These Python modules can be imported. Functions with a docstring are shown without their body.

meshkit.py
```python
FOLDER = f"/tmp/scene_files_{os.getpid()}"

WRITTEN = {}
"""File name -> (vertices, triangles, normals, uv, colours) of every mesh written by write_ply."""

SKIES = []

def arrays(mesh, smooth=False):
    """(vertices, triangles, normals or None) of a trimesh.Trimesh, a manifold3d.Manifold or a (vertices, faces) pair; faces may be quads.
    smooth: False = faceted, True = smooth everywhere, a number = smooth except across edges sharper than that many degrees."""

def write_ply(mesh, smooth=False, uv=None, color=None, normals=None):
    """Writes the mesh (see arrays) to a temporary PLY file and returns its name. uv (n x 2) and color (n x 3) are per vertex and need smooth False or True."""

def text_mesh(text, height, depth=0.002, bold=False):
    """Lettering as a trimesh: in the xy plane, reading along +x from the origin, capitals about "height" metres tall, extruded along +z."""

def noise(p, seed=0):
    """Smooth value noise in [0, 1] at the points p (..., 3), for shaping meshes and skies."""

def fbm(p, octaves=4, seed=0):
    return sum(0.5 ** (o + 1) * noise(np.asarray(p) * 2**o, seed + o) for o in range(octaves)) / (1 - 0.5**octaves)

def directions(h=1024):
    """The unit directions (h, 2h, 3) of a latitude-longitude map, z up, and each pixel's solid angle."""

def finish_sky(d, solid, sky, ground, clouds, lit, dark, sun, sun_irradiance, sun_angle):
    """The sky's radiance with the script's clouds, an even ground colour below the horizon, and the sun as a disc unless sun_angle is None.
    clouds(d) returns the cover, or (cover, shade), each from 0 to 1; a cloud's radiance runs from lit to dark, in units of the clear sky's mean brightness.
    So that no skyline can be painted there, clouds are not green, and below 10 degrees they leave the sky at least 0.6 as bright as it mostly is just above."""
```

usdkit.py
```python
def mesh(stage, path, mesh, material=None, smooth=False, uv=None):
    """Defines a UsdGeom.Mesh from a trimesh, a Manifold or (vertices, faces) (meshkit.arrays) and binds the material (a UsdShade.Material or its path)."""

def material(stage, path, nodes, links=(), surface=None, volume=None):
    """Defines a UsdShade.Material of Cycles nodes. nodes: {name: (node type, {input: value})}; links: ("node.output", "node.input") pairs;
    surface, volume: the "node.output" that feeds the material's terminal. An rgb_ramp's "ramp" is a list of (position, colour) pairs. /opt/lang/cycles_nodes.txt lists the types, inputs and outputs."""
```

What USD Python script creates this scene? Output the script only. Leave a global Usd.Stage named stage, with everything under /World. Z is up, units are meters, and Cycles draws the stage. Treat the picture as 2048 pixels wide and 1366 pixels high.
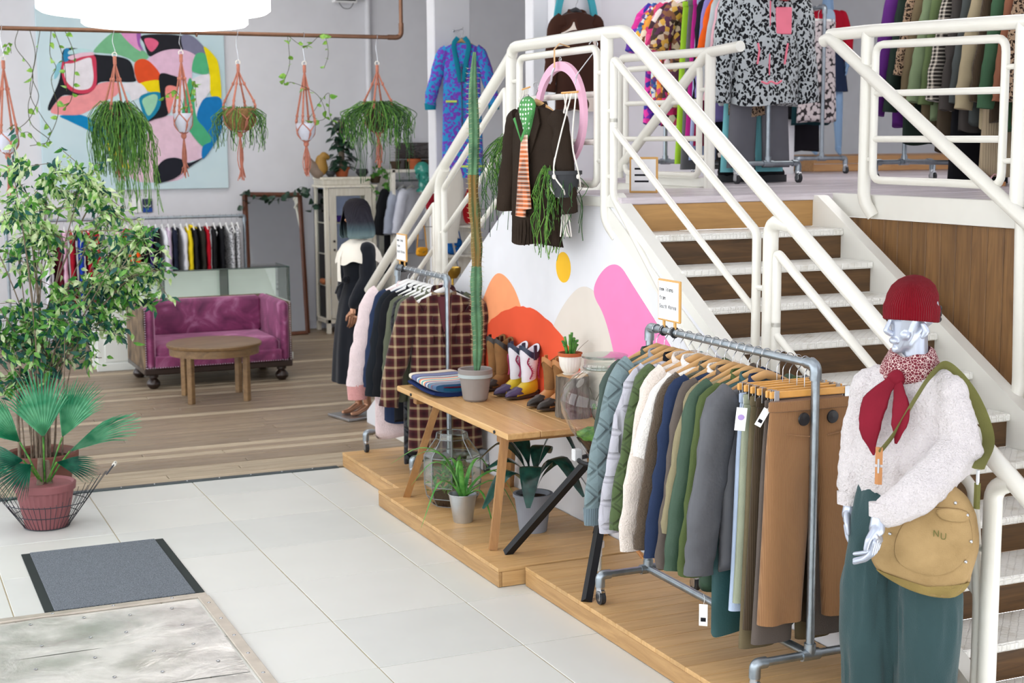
import math, random, numpy as np, trimesh, usdkit, meshkit
import manifold3d as m3
from shapely.geometry import Polygon
from pxr import Usd, UsdGeom, UsdLux, UsdShade, Gf, Sdf

stage = Usd.Stage.CreateInMemory()
UsdGeom.SetStageUpAxis(stage, UsdGeom.Tokens.z)
UsdGeom.SetStageMetersPerUnit(stage, 1.0)
UsdGeom.Xform.Define(stage, '/World')
UsdGeom.Scope.Define(stage, '/World/Looks')
rng = random.Random(7); nr = np.random.default_rng(7)
PI = math.pi

# ---- camera: eye 2.2 m above the shop floor, looking along the stair side
cam = UsdGeom.Camera.Define(stage, '/World/camera')
yaw, pitch, roll = -.416617, .1346566, -.0067573
fw = np.array([-math.sin(yaw)*math.cos(pitch), math.cos(yaw)*math.cos(pitch), -math.sin(pitch)])
rt = np.array([math.cos(yaw), math.sin(yaw), 0]); up = np.cross(rt, fw)
r2 = math.cos(roll)*rt + math.sin(roll)*up; u2 = -math.sin(roll)*rt + math.cos(roll)*up
cm = np.eye(4); cm[0, :3], cm[1, :3], cm[2, :3], cm[3, :3] = r2, u2, -fw, (0, 0, 2.2)
cam.AddTransformOp().Set(Gf.Matrix4d(cm.tolist()))
cam.CreateHorizontalApertureAttr(36.0); cam.CreateVerticalApertureAttr(24.01)
cam.CreateFocalLengthAttr(2937.57*36/2048); cam.CreateFStopAttr(4.5); cam.CreateFocusDistanceAttr(6.2)
cam.CreateClippingRangeAttr(Gf.Vec2f(.05, 200))
cam.GetPrim().CreateAttribute('exposure', Sdf.ValueTypeNames.Float).Set(-1.12)

# ---- light: bright overcast day outside the shop windows, plus added fill lights under the ceiling
dome = UsdLux.DomeLight.Define(stage, '/World/sky')
dome.CreateColorAttr(Gf.Vec3f(.93, .965, 1.0)); dome.CreateIntensityAttr(2.6)
def added_fill_light(name, pos, sx, sy, power, col=(1, .97, .93)):
    l = UsdLux.RectLight.Define(stage, '/World/' + name)
    l.AddTranslateOp().Set(Gf.Vec3d(*pos)); l.CreateWidthAttr(sx); l.CreateHeightAttr(sy)
    l.CreateIntensityAttr(power); l.CreateColorAttr(Gf.Vec3f(*col))
added_fill_light('ceiling_panel_light', (1.6, 5.5, 4.5), 2.4, 2.4, 2.0)
added_fill_light('ceiling_panel_light_001', (2.6, 11.0, 4.5), 2.4, 2.4, 5.5)
added_fill_light('ceiling_panel_light_002', (7.0, 8.5, 4.5), 2.4, 2.4, 7.0)
added_fill_light('ceiling_panel_light_003', (3.4, 14.6, 4.5), 2.4, 1.6, 7.0)

# ------------------------------------------------------------------ prims
USED = {}
def path_for(name, parent='/World'):
    k = (parent, name); n = USED.get(k, 0); USED[k] = n + 1
    return f'{parent}/{name}' + (f'_{n:03d}' if n else '')
def data(p, label=None, cat=None, group=None, kind=None):
    for k, v in (('label', label), ('category', cat), ('group', group), ('kind', kind)):
        if v: p.SetCustomDataByKey(k, v)
GRP = {'clothes': None, 'hanger': None}      # groups for what hangs on the rack being filled
NOUNS = ('trousers', 'skirt', 'dress', 'sweatshirt', 'sweater', 'cardigan', 'jumper', 'jersey', 'blouse', 'shirt', 'jacket', 'coat', 'top')
def noun(label):
    'the garment word of a label'
    ws = label.split(' on the ')[0].split(' with ')[0].split(' beside ')[0].split(' behind ')[0].replace(',', '').split(); return next((w for w in reversed(ws) if w in NOUNS), 'top')
CLOTHES = set(NOUNS) | {'quilted jacket', 'fleece jacket', 'fleece vest', 'raincoat', 'padded coat', 'parka', 'quilted coat', 'leather jacket', 'fur coat'}
def thing(name, label, cat, loc=(0, 0, 0), rz=0, group=None, kind=None, rot=None):
    group = group or (GRP['clothes'] if cat in CLOTHES else GRP['hanger'] if cat in ('hanger', 'trouser hanger') else None)
    p = path_for(name); x = UsdGeom.Xform.Define(stage, p)
    x.AddTranslateOp().Set(Gf.Vec3d(*map(float, loc)))
    x.AddRotateXYZOp().Set(Gf.Vec3f(*(rot or (0, 0, math.degrees(rz)))))
    data(x.GetPrim(), label, cat, group, kind); return p
def struct(name, loc=(0, 0, 0)):
    return thing(name, None, None, loc, kind='structure')
def part(name, mesh, m, parent='/World', smooth=35, label=None, kind=None):
    p = path_for(name, parent); g = usdkit.mesh(stage, p, mesh, '/World/Looks/' + m, smooth)
    data(g.GetPrim(), label, kind=kind); return p
def single(name, mesh, m, label=None, cat=None, group=None, kind=None, smooth=35):
    p = path_for(name); g = usdkit.mesh(stage, p, mesh, '/World/Looks/' + m, smooth)
    data(g.GetPrim(), label, cat, group, kind); return p
def dup(src, loc, rz=0, label=None, group=None, rot=None):
    was = stage.GetPrimAtPath(src).GetCustomData(); nm = src.rsplit('/', 1)[1]
    if nm[-4:-3] == '_' and nm[-3:].isdigit(): nm = nm[:-4]
    p = thing(nm, label or was.get('label'), was.get('category'), loc, rz, group, rot=rot)
    q = stage.GetPrimAtPath(p); q.GetReferences().AddInternalReference(src); q.SetInstanceable(True); return p

# ------------------------------------------------------------------ meshes
def cat(*ms):
    ms = [m for a in ms for m in (a if isinstance(a, list) else [a])]
    vs, fs, n = [], [], 0
    for m in ms:
        v, f = (np.asarray(m.vertices), np.asarray(m.faces)) if hasattr(m, 'faces') else m
        f = np.asarray(f); f = np.vstack([f[:, :3], f[:, [0, 2, 3]]]) if f.shape[1] == 4 else f
        vs.append(np.asarray(v, float)); fs.append(f + n); n += len(v)
    return np.vstack(vs), np.vstack(fs)
def tf(m, rx=0, ry=0, rz=0, t=(0, 0, 0), s=1):
    v, f = m if isinstance(m, tuple) else (m.vertices, m.faces)
    v = np.asarray(v, float) * np.asarray(s)
    for a, (i, j) in ((rx, (1, 2)), (ry, (2, 0)), (rz, (0, 1))):
        if a:
            c, q = math.cos(a), math.sin(a); w = v.copy()
            w[:, i] = c*v[:, i] - q*v[:, j]; w[:, j] = q*v[:, i] + c*v[:, j]; v = w
    return v + np.asarray(t, float), f
BOXF = np.array([[0, 2, 6, 4], [1, 5, 7, 3], [0, 4, 5, 1], [2, 3, 7, 6], [0, 1, 3, 2], [4, 6, 7, 5]])
def box(x0, x1, y0, y1, z0, z1):
    return np.array([(x, y, z) for x in (x0, x1) for y in (y0, y1) for z in (z0, z1)], float), BOXF
def cbox(x0, x1, y0, y1, z0, z1, b=.003):
    'box with chamfered edges'
    c = np.array([(x0+x1)/2, (y0+y1)/2, (z0+z1)/2]); h = np.array([x1-x0, y1-y0, z1-z0])/2; b = min(b, h.min()*.9)
    pts = [np.array(s)*(h - np.where(np.arange(3) == k, 0, b)) for s in np.ndindex(2, 2, 2) for s in [np.array(s)*2-1] for k in range(3)]
    hull = trimesh.convex.convex_hull(np.array(pts) + c)
    return np.array(hull.vertices), np.array(hull.faces)
def frames(P, upv=(0, 0, 1)):
    P = np.asarray(P, float); T = np.gradient(P, axis=0); T /= np.linalg.norm(T, axis=1, keepdims=True) + 1e-12
    n0 = np.cross(T[0], upv)
    if np.linalg.norm(n0) < 1e-3: n0 = np.cross(T[0], (0, 1, 0)) if abs(T[0][1]) < .9 else np.cross(T[0], (1, 0, 0))
    n0 /= np.linalg.norm(n0); N = [n0]
    for t in T[1:]:
        n = N[-1] - t*np.dot(N[-1], t); N.append(n/(np.linalg.norm(n) + 1e-12))
    N = np.array(N); return T, N, np.cross(T, N)
def loft(rings, caps=True, closed=True):
    R = np.asarray(rings, float); m, n = R.shape[:2]; f = []
    i, j = np.meshgrid(np.arange(m-1), np.arange(n if closed else n-1), indexing='ij'); j2 = (j+1) % n
    f = np.stack([i*n+j, i*n+j2, (i+1)*n+j2, (i+1)*n+j], -1).reshape(-1, 4)
    f = np.vstack([f[:, :3], f[:, [0, 2, 3]]]); v = R.reshape(-1, 3)
    if caps:
        a, b = len(v), len(v)+1; v = np.vstack([v, R[0].mean(0), R[-1].mean(0)])
        k = np.arange(n); k2 = (k+1) % n
        f = np.vstack([f, np.stack([k2, k, np.full(n, a)], 1), np.stack([k+(m-1)*n, k2+(m-1)*n, np.full(n, b)], 1)])
    return v, f
def tube(P, r, n=8, caps=True, flat=1.0, upv=(0, 0, 1)):
    P = np.asarray(P, float); T, N, B = frames(P, upv); r = np.broadcast_to(np.asarray(r, float), len(P))
    a = np.arange(n)/n*2*PI
    R = P[:, None] + r[:, None, None]*(np.cos(a)[None, :, None]*N[:, None] + flat*np.sin(a)[None, :, None]*B[:, None])
    return loft(R, caps)
def smoothline(P, k=6):
    'Catmull-Rom through the points'
    P = np.asarray(P, float); Q = np.vstack([2*P[0]-P[1], P, 2*P[-1]-P[-2]]); out = []
    for i in range(1, len(Q)-2):
        for t in np.arange(k)/k:
            a, b, c, d = Q[i-1:i+3]
            out.append(.5*(2*b + (c-a)*t + (2*a-5*b+4*c-d)*t*t + (3*b-a-3*c+d)*t**3))
    return np.array(out + [P[-1]])
def bend(P, r=.06, k=5):
    'polyline with rounded corners'
    P = [np.asarray(p, float) for p in P]; out = [P[0]]
    for a, b, c in zip(P, P[1:], P[2:]):
        u, w = a-b, c-b; lu, lw = np.linalg.norm(u), np.linalg.norm(w); d = min(r, lu*.45, lw*.45)
        p, q = b+u/lu*d, b+w/lw*d
        for t in np.linspace(0, 1, k): out.append((1-t)**2*p + 2*t*(1-t)*b + t*t*q)
    return np.array(out + [P[-1]])
def pipe(P, r, n=10, br=.06, **k): return tube(bend(P, br), r, n, **k)
def lathe(prof, n=24, t=(0, 0, 0), sq=1.0):
    prof = np.asarray(prof, float); a = np.arange(n)/n*2*PI
    R = np.stack([prof[:, :1]*np.cos(a), sq*prof[:, :1]*np.sin(a), np.repeat(prof[:, 1:2], n, 1)], -1)
    return loft(R, caps=bool(prof[0, 0] > 1e-4 or prof[-1, 0] > 1e-4))[0] + np.asarray(t), loft(R, True)[1] if (prof[0, 0] > 1e-4 or prof[-1, 0] > 1e-4) else loft(R, False)[1]
def sphere(r=1, t=(0, 0, 0), s=(1, 1, 1), sub=2):
    m = trimesh.creation.icosphere(sub, r); return np.array(m.vertices)*np.asarray(s) + np.asarray(t), np.array(m.faces)
def cyl(p, q, r, n=12, r2=None): return tube([p, q], [r, r if r2 is None else r2], n)
def extrude(poly, h, to=None):
    'polygon (n,2) extruded along +z by h; to maps local (a,b,c) to world axes'
    p = Polygon(poly).buffer(0); p = max(p.geoms, key=lambda g: g.area) if hasattr(p, 'geoms') else p
    m = trimesh.creation.extrude_polygon(p, h, engine='earcut'); v = np.array(m.vertices)
    return fixw(v if to is None else to(v), np.array(m.faces))
def fixw(v, f):
    return (v, f) if trimesh.Trimesh(v, f, process=False).volume >= 0 else (v, np.asarray(f)[:, ::-1])
def onx(x0, s=-1): return lambda v: np.stack([x0 + s*v[:, 2], v[:, 0], v[:, 1]], 1)     # (a,b) = (y,z) on the plane x = x0
def ony(y0, s=-1): return lambda v: np.stack([v[:, 0], y0 + s*v[:, 2], v[:, 1]], 1)     # (a,b) = (x,z) on the plane y = y0
def chaikin(P, k=3):
    P = np.asarray(P, float)
    for _ in range(k):
        Q = np.roll(P, -1, 0); P = np.stack([.75*P+.25*Q, .25*P+.75*Q], 1).reshape(-1, 2)
    return P
def closed(P, k=5):
    'closed smooth curve through the points'
    P = np.asarray(P, float); n = len(P); out = []
    for i in range(n):
        a, b, c, d = P[i-1], P[i], P[(i+1) % n], P[(i+2) % n]
        for t in np.arange(k)/k: out.append(.5*(2*b + (c-a)*t + (2*a-5*b+4*c-d)*t*t + (3*b-a-3*c+d)*t**3))
    return np.array(out)
def pillow(outline, thick, rings=6, p=2.4, both=True, to=None):
    'inflated shape over a star-shaped outline (n,2)'
    o = np.asarray(outline, float); c = o.mean(0); ss = np.linspace(0, 1, rings+1)[::-1]; R = []
    for sgn in ((1, -1) if both else (1,)):
        seq = [np.column_stack([c + (o-c)*s, np.full(len(o), sgn*thick*(1-s**p)**(1/p))]) for s in ss[:-1]]
        R.append(seq)
    rr = (R[1][::-1] + R[0][1:]) if both else R[0]
    v, f = loft(rr, True); return fixw(v if to is None else to(v), f)
def noisy(m, amp, sc, seed=0):
    v, f = m; v = np.asarray(v, float); t = trimesh.Trimesh(v, f if np.shape(f)[1] == 3 else np.vstack([np.asarray(f)[:, :3], np.asarray(f)[:, [0, 2, 3]]]), process=False)
    d = meshkit.fbm(v*np.asarray(sc) + 13.7 + seed*3.1, 3, seed) - .5
    return v + t.vertex_normals*(d*2*amp)[:, None], t.faces
def blob(chains, refine=.02, it=8, lam=.5):
    'one smooth skin over hulls of spheres; chains: lists of (x,y,z,r)'
    unit = m3.Manifold.sphere(1, 16); parts = []
    for ch in chains:
        ch = [unit.scale((c[3:] if len(c) == 6 else (c[3],)*3)).translate(tuple(c[:3])) for c in ch]
        parts += [m3.Manifold.batch_hull([a, b]) for a, b in zip(ch, ch[1:])] if len(ch) > 1 else ch
    m = m3.Manifold.batch_boolean(parts, m3.OpType.Add).refine_to_length(refine).to_mesh()
    t = trimesh.Trimesh(m.vert_properties[:, :3], m.tri_verts, process=True)
    trimesh.smoothing.filter_taubin(t, lamb=lam, nu=lam+.03, iterations=it)
    return np.array(t.vertices), np.array(t.faces)

# ------------------------------------------------------------------ materials
def mk(name, nodes, links, surface): usdkit.material(stage, '/World/Looks/' + name, nodes, links, surface=surface); return name
def cl(c, k): return tuple(max(0, min(1, x*k)) for x in c)
def hexc(h):
    return tuple((c/12.92 if c <= .04045 else ((c+.055)/1.055)**2.4) for c in (int(h[i:i+2], 16)/255 for i in (0, 2, 4)))
def mat(name, col, rough=.6, metal=0, var=.08, vs=6, bump=0, bs=120, stretch=(1, 1, 1), sheen=0, coat=0, spec=None, c2=None, extra=None, bdist=.01):
    spec = (.15 if rough >= .7 else .5) if spec is None else spec; col = hexc(col) if isinstance(col, str) else col
    c2 = (hexc(c2) if isinstance(c2, str) else c2) or cl(col, 1+var); c1 = col if c2 is not None and var == 0 else cl(col, 1-var)
    n = {'tc': ('texture_coordinate', {}), 'mp': ('mapping', {'scale': stretch}), 'nz': ('noise_texture', {'scale': vs, 'detail': 4.0}),
         'rp': ('rgb_ramp', {'ramp': [(.3, c1), (.7, c2)]}),
         'p': ('principled_bsdf', {'roughness': rough, 'metallic': metal, 'sheen_weight': sheen, 'coat_weight': coat, 'specular_ior_level': spec, **(extra or {})})}
    l = [('tc.object', 'mp.vector'), ('mp.vector', 'nz.vector'), ('nz.fac', 'rp.fac'), ('rp.color', 'p.base_color')]
    if bump:
        n['bn'] = ('noise_texture', {'scale': bs, 'detail': 3.0}); n['bu'] = ('bump', {'strength': bump, 'distance': bdist})
        l += [('mp.vector', 'bn.vector'), ('bn.fac', 'bu.height'), ('bu.normal', 'p.normal')]
    return mk(name, n, l, 'p.BSDF')
def wood(name, a, b, axis='x', rough=.5, scale=1.0, coat=0, bump=.15):
    a, b = hexc(a), hexc(b); st = {'x': (1.2, 14, 14), 'y': (14, 1.2, 14), 'z': (14, 14, 1.2)}[axis]
    st = tuple(s*scale for s in st)
    n = {'tc': ('texture_coordinate', {}), 'oi': ('object_info', {}), 'ad': ('vector_math', {'math_type': 'add'}), 'sc': ('vector_math', {'math_type': 'scale', 'scale': 37.0}),
         'rn': ('combine_xyz', {}), 'mp': ('mapping', {'scale': st}), 'nz': ('noise_texture', {'scale': 1.6, 'detail': 6.0, 'roughness': .65, 'distortion': 1.2}),
         'rp': ('rgb_ramp', {'ramp': [(.25, a), (.5, cl(tuple((x+y)/2 for x, y in zip(a, b)), 1)), (.75, b)]}),
         'hv': ('hsv', {}), 'vr': ('map_range', {'from_min': 0.0, 'from_max': 1.0, 'to_min': .86, 'to_max': 1.12}),
         'bu': ('bump', {'strength': bump, 'distance': .004}), 'p': ('principled_bsdf', {'roughness': rough, 'coat_weight': coat, 'coat_roughness': .25})}
    l = [('oi.random', 'rn.x'), ('oi.random', 'rn.y'), ('oi.random', 'rn.z'), ('rn.vector', 'sc.vector1'), ('tc.object', 'ad.vector1'), ('sc.vector', 'ad.vector2'), ('ad.vector', 'mp.vector'),
         ('mp.vector', 'nz.vector'), ('nz.fac', 'rp.fac'), ('rp.color', 'hv.color'), ('oi.random', 'vr.value'), ('vr.result', 'hv.value'), ('hv.color', 'p.base_color'), ('nz.fac', 'bu.height'), ('bu.normal', 'p.normal')]
    return mk(name, n, l, 'p.BSDF')
def quilt(name, col, k=60, mode='diamond', rough=.75, st=.6):
    'padded cloth with stitched lines'
    col = hexc(col); rot = {'diamond': (0, PI/4, 0), 'box': (0, 0, 0), 'rows': (0, 0, 0)}[mode]
    n = {'tc': ('texture_coordinate', {}), 'mp': ('mapping', {'rotation': rot}), 'wa': ('wave_texture', {'bands_direction': 'x', 'scale': k/20}), 'wb': ('wave_texture', {'bands_direction': 'z', 'scale': k/20}),
         'ra': ('rgb_ramp', {'ramp': [(0, (0, 0, 0)), (.22, (.75,)*3), (1, (1, 1, 1))]}), 'rb': ('rgb_ramp', {'ramp': [(0, (0, 0, 0)), (.22, (.75,)*3), (1, (1, 1, 1))]}),
         'mn': ('mix', {'mix_type': 'darken', 'fac': 0.0 if mode == 'never' else 1.0}), 'nz': ('noise_texture', {'scale': 22.0, 'detail': 4.0}), 'mx': ('mix', {'mix_type': 'multiply', 'fac': .35}),
         'bu': ('bump', {'strength': min(1, st*1.6), 'distance': .022}), 'p': ('principled_bsdf', {'specular_ior_level': .25, 'roughness': rough, 'sheen_weight': .1, 'base_color': col})}
    l = [('tc.object', 'mp.vector'), ('mp.vector', 'wa.vector'), ('mp.vector', 'wb.vector'), ('wa.fac', 'ra.fac'), ('wb.fac', 'rb.fac'), ('tc.object', 'nz.vector'),
         ('rb.color', 'mn.color1'), (('rb.color' if mode == 'rows' else 'ra.color'), 'mn.color2'), ('mn.color', 'mx.color1'), ('nz.color', 'mx.color2'), ('mx.color', 'bu.height'), ('bu.normal', 'p.normal')]
    return mk(name, n, l, 'p.BSDF')
def cord(name, col, k=200, axis='x', st=.35, c2=None, rough=.85):
    'ribbed cloth'
    c = hexc(col); d = hexc(c2) if c2 else cl(c, .82)
    n = {'tc': ('texture_coordinate', {}), 'w': ('wave_texture', {'bands_direction': axis, 'scale': k/20, 'distortion': .3}), 'rp': ('rgb_ramp', {'ramp': [(0, d), (1, c)]}),
         'bu': ('bump', {'strength': st, 'distance': .004}), 'p': ('principled_bsdf', {'specular_ior_level': .15, 'roughness': rough, 'sheen_weight': .15})}
    return mk(name, n, [('tc.object', 'w.vector'), ('w.fac', 'rp.fac'), ('rp.color', 'p.base_color'), ('w.fac', 'bu.height'), ('bu.normal', 'p.normal')], 'p.BSDF')
def cells(name, stops, scale, feature='f1', stretch=(1, 1, 1), rough=.8, rnd=1.0, distort=0, bump=0, sheen=.1):
    'printed cloth from a cell pattern'
    n = {'tc': ('texture_coordinate', {}), 'mp': ('mapping', {'scale': stretch}), 'v': ('voronoi_texture', {'scale': scale, 'feature': feature, 'randomness': rnd}), 'rp': ('rgb_ramp', {'ramp': [(p, hexc(c)) for p, c in stops], 'interpolate': False}),
         'nz': ('noise_texture', {'scale': scale*.6, 'detail': 2.0}), 'am': ('vector_math', {'math_type': 'multiply_add', 'vector2': (distort,)*3}),
         'p': ('principled_bsdf', {'specular_ior_level': .15, 'roughness': rough, 'sheen_weight': sheen})}
    l = [('tc.object', 'mp.vector'), ('mp.vector', 'nz.vector'), ('nz.color', 'am.vector1'), ('mp.vector', 'am.vector3'), ('am.vector', 'v.vector'), ('v.distance', 'rp.fac'), ('rp.color', 'p.base_color')]
    if bump:
        n['bn'] = ('noise_texture', {'scale': 260.0}); n['bu'] = ('bump', {'strength': bump, 'distance': .006}); l += [('tc.object', 'bn.vector'), ('bn.fac', 'bu.height'), ('bu.normal', 'p.normal')]
    return mk(name, n, l, 'p.BSDF')
def floral(name, cols, scale, rough=.7):
    'flower print: each cell of a cell pattern takes one colour of the list'
    n = {'tc': ('texture_coordinate', {}), 'v': ('voronoi_texture', {'scale': scale}), 'sp': ('separate_color', {}), 'rp': ('rgb_ramp', {'ramp': [((i+.0)/len(cols), hexc(c)) for i, c in enumerate(cols)], 'interpolate': False}), 'p': ('principled_bsdf', {'roughness': rough})}
    return mk(name, n, [('tc.object', 'v.vector'), ('v.color', 'sp.color'), ('sp.r', 'rp.fac'), ('rp.color', 'p.base_color')], 'p.BSDF')
def plaid(name, base, b1, b2, kx=7, kz=7, rough=.85, ax='x', az='z'):
    n = {'tc': ('texture_coordinate', {}), 'wx': ('wave_texture', {'bands_direction': ax, 'scale': kx/6.2832*3.1416}), 'wz': ('wave_texture', {'bands_direction': az, 'scale': kz/6.2832*3.1416}),
         'rx': ('rgb_ramp', {'ramp': [(0, hexc(base)), (.55, hexc(b1)), (.80, hexc(b1)), (.97, hexc(b2)), (1, hexc(b2))]}), 'rz': ('rgb_ramp', {'ramp': [(0, hexc(base)), (.55, hexc(b1)), (.80, hexc(b1)), (.97, hexc(b2)), (1, hexc(b2))]}),
         'm': ('mix', {'mix_type': 'mix', 'fac': .5}), 'nz': ('noise_texture', {'scale': 300.0}), 'bu': ('bump', {'strength': .3, 'distance': .004}), 'p': ('principled_bsdf', {'specular_ior_level': .15, 'roughness': rough, 'sheen_weight': .2})}
    return mk(name, n, [('tc.object', 'wx.vector'), ('tc.object', 'wz.vector'), ('wx.fac', 'rx.fac'), ('wz.fac', 'rz.fac'), ('rx.color', 'm.color1'), ('rz.color', 'm.color2'), ('m.color', 'p.base_color'), ('tc.object', 'nz.vector'), ('nz.fac', 'bu.height'), ('bu.normal', 'p.normal')], 'p.BSDF')
def leafmat(name, a, b, vs=30, rough=.4, trans=.3):
    a, b = hexc(a), hexc(b)
    n = {'tc': ('texture_coordinate', {}), 'nz': ('noise_texture', {'scale': vs}), 'rp': ('rgb_ramp', {'ramp': [(.35, a), (.65, b)]}), 'p': ('principled_bsdf', {'roughness': rough}), 't': ('translucent_bsdf', {}), 'm': ('mix_closure', {'fac': trans})}
    return mk(name, n, [('tc.object', 'nz.vector'), ('nz.fac', 'rp.fac'), ('rp.color', 'p.base_color'), ('rp.color', 't.color'), ('p.BSDF', 'm.closure1'), ('t.BSDF', 'm.closure2')], 'm.closure')
def pane(name, tint=(.9, .97, .94), ior=1.35, rough=0.0):
    return mk(name, {'f': ('fresnel', {'IOR': ior}), 't': ('transparent_bsdf', {'color': tint}), 'g': ('glossy_bsdf', {'color': (1, 1, 1), 'roughness': rough}), 'm': ('mix_closure', {})},
              [('f.fac', 'm.fac'), ('t.BSDF', 'm.closure1'), ('g.BSDF', 'm.closure2')], 'm.closure')
def glow(name, col, k): return mk(name, {'e': ('emission', {'color': col, 'strength': k})}, [], 'e.emission')
# ================================================================== setting
mat('white_wall', 'e0e0e4', .85, var=.02, bump=.05, bs=40)
mat('white_paint', 'e4e2da', .35, var=.02, coat=.2)
mat('grey_wall', 'd2d4dc', .9, var=.02)
mat('tile_a', 'd3d4cd', .36, var=.02, vs=3); mat('tile_b', 'd6d6d0', .38, var=.02, vs=3); mat('tile_c', 'd1d2cd', .36, var=.025, vs=4)
mat('grout', 'b5a98e', .9, var=.15, vs=9)
wood('old_board', '786754', 'a08d76', 'x', .45); wood('old_board_pale', '94836c', 'c2b299', 'x', .6)
mat('dark_strip', '4a5558', .4, .7, var=.1); mat('steel', 'b9bcc0', .28, 1, var=.05); mat('subfloor', '2b2622', .9)
wood('oak_top', 'b48a56', 'd6ae78', 'x', .45); wood('oak_side', 'a37a4a', 'd0a670', 'y', .5); mat('shadow_wood', '4a3826', .9)  # last one: dark brown wood behind the boards and planks
wood('riser_wood', '3c2812', '6c4d2a', 'x', .55); wood('tan_board', '9c7443', 'b98e55', 'x', .6); wood('wall_plank', '5a3c1e', '8a6438', 'z', .5); wood('podium_wood', 'b98654', 'd7a873', 'x', .5)
wood('mezz_board', 'b3a7ad', 'dad2d6', 'x', .3)
n_ = {'tc': ('texture_coordinate', {}), 'mp': ('mapping', {'rotation': (0, 0, PI/4)}), 'v': ('voronoi_texture', {'scale': 34.0, 'randomness': .12, 'feature': 'distance_to_edge'}), 'rp': ('rgb_ramp', {'ramp': [(0, (0, 0, 0)), (.12, (1, 1, 1)), (1, (1, 1, 1))]}),
      'nz': ('noise_texture', {'scale': 9.0, 'detail': 5.0}), 'cr': ('rgb_ramp', {'ramp': [(.25, hexc('c9c3b4')), (.45, hexc('ebe9e2')), (1, hexc('f1efe9'))]}),
      'bu': ('bump', {'strength': .5, 'distance': .006}), 'p': ('principled_bsdf', {'roughness': .45})}
mk('tread_white', n_, [('tc.object', 'mp.vector'), ('mp.vector', 'v.vector'), ('v.distance', 'rp.fac'), ('rp.color', 'bu.height'), ('bu.normal', 'p.normal'), ('tc.object', 'nz.vector'), ('nz.fac', 'cr.fac'), ('cr.color', 'p.base_color')], 'p.BSDF')

# tiled floor, one prim per tile
fl = struct('floor'); W = .67199
part('grout_bed', box(-3, 3.6, -1, 9.5, -.06, -.004), 'grout', fl)
for i in range(-6, 4):
    for j in range(0, 11):
        x0, y1 = 1.2241 + i*W, 9.0618 - (j-1)*W
        y0 = y1 - W; y1 = min(y1, 9.495)
        part('tile', cbox(x0+.003, min(x0+W, 3.6)-.003, y0+.003, y1-.003, -.03, nr.uniform(-.0008, .0008), .002), rng.choice(['tile_a', 'tile_b', 'tile_c']), fl)
# plank floor of the back of the shop
pf = struct('floor')
part('bed', box(-3, 11, 9.5, 17, -.08, -.03), 'subfloor', pf)
y = 9.555; k = 0
while y < 17:
    cut = rng.uniform(.5, 3.2); m_ = 'old_board_pale' if k < 4 or rng.random() < .08 else 'old_board'
    for a, b in ((-3, cut), (cut, 9.0)):
        part('floor_board', cbox(a+.002, b-.002, y+.003, y+.107, -.03, nr.uniform(-.002, .002), .004), m_, pf)
    y += .11; k += 1
st = struct('trim_1')
part('strip', cbox(-3, 2.9, 9.487, 9.552, -.02, .006, .003), 'dark_strip', st)
for i in range(18): part('screw', sphere(.007, (-.9+i*.213, 9.525, .006), (1, 1, .5), 1), 'steel', st)

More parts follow.
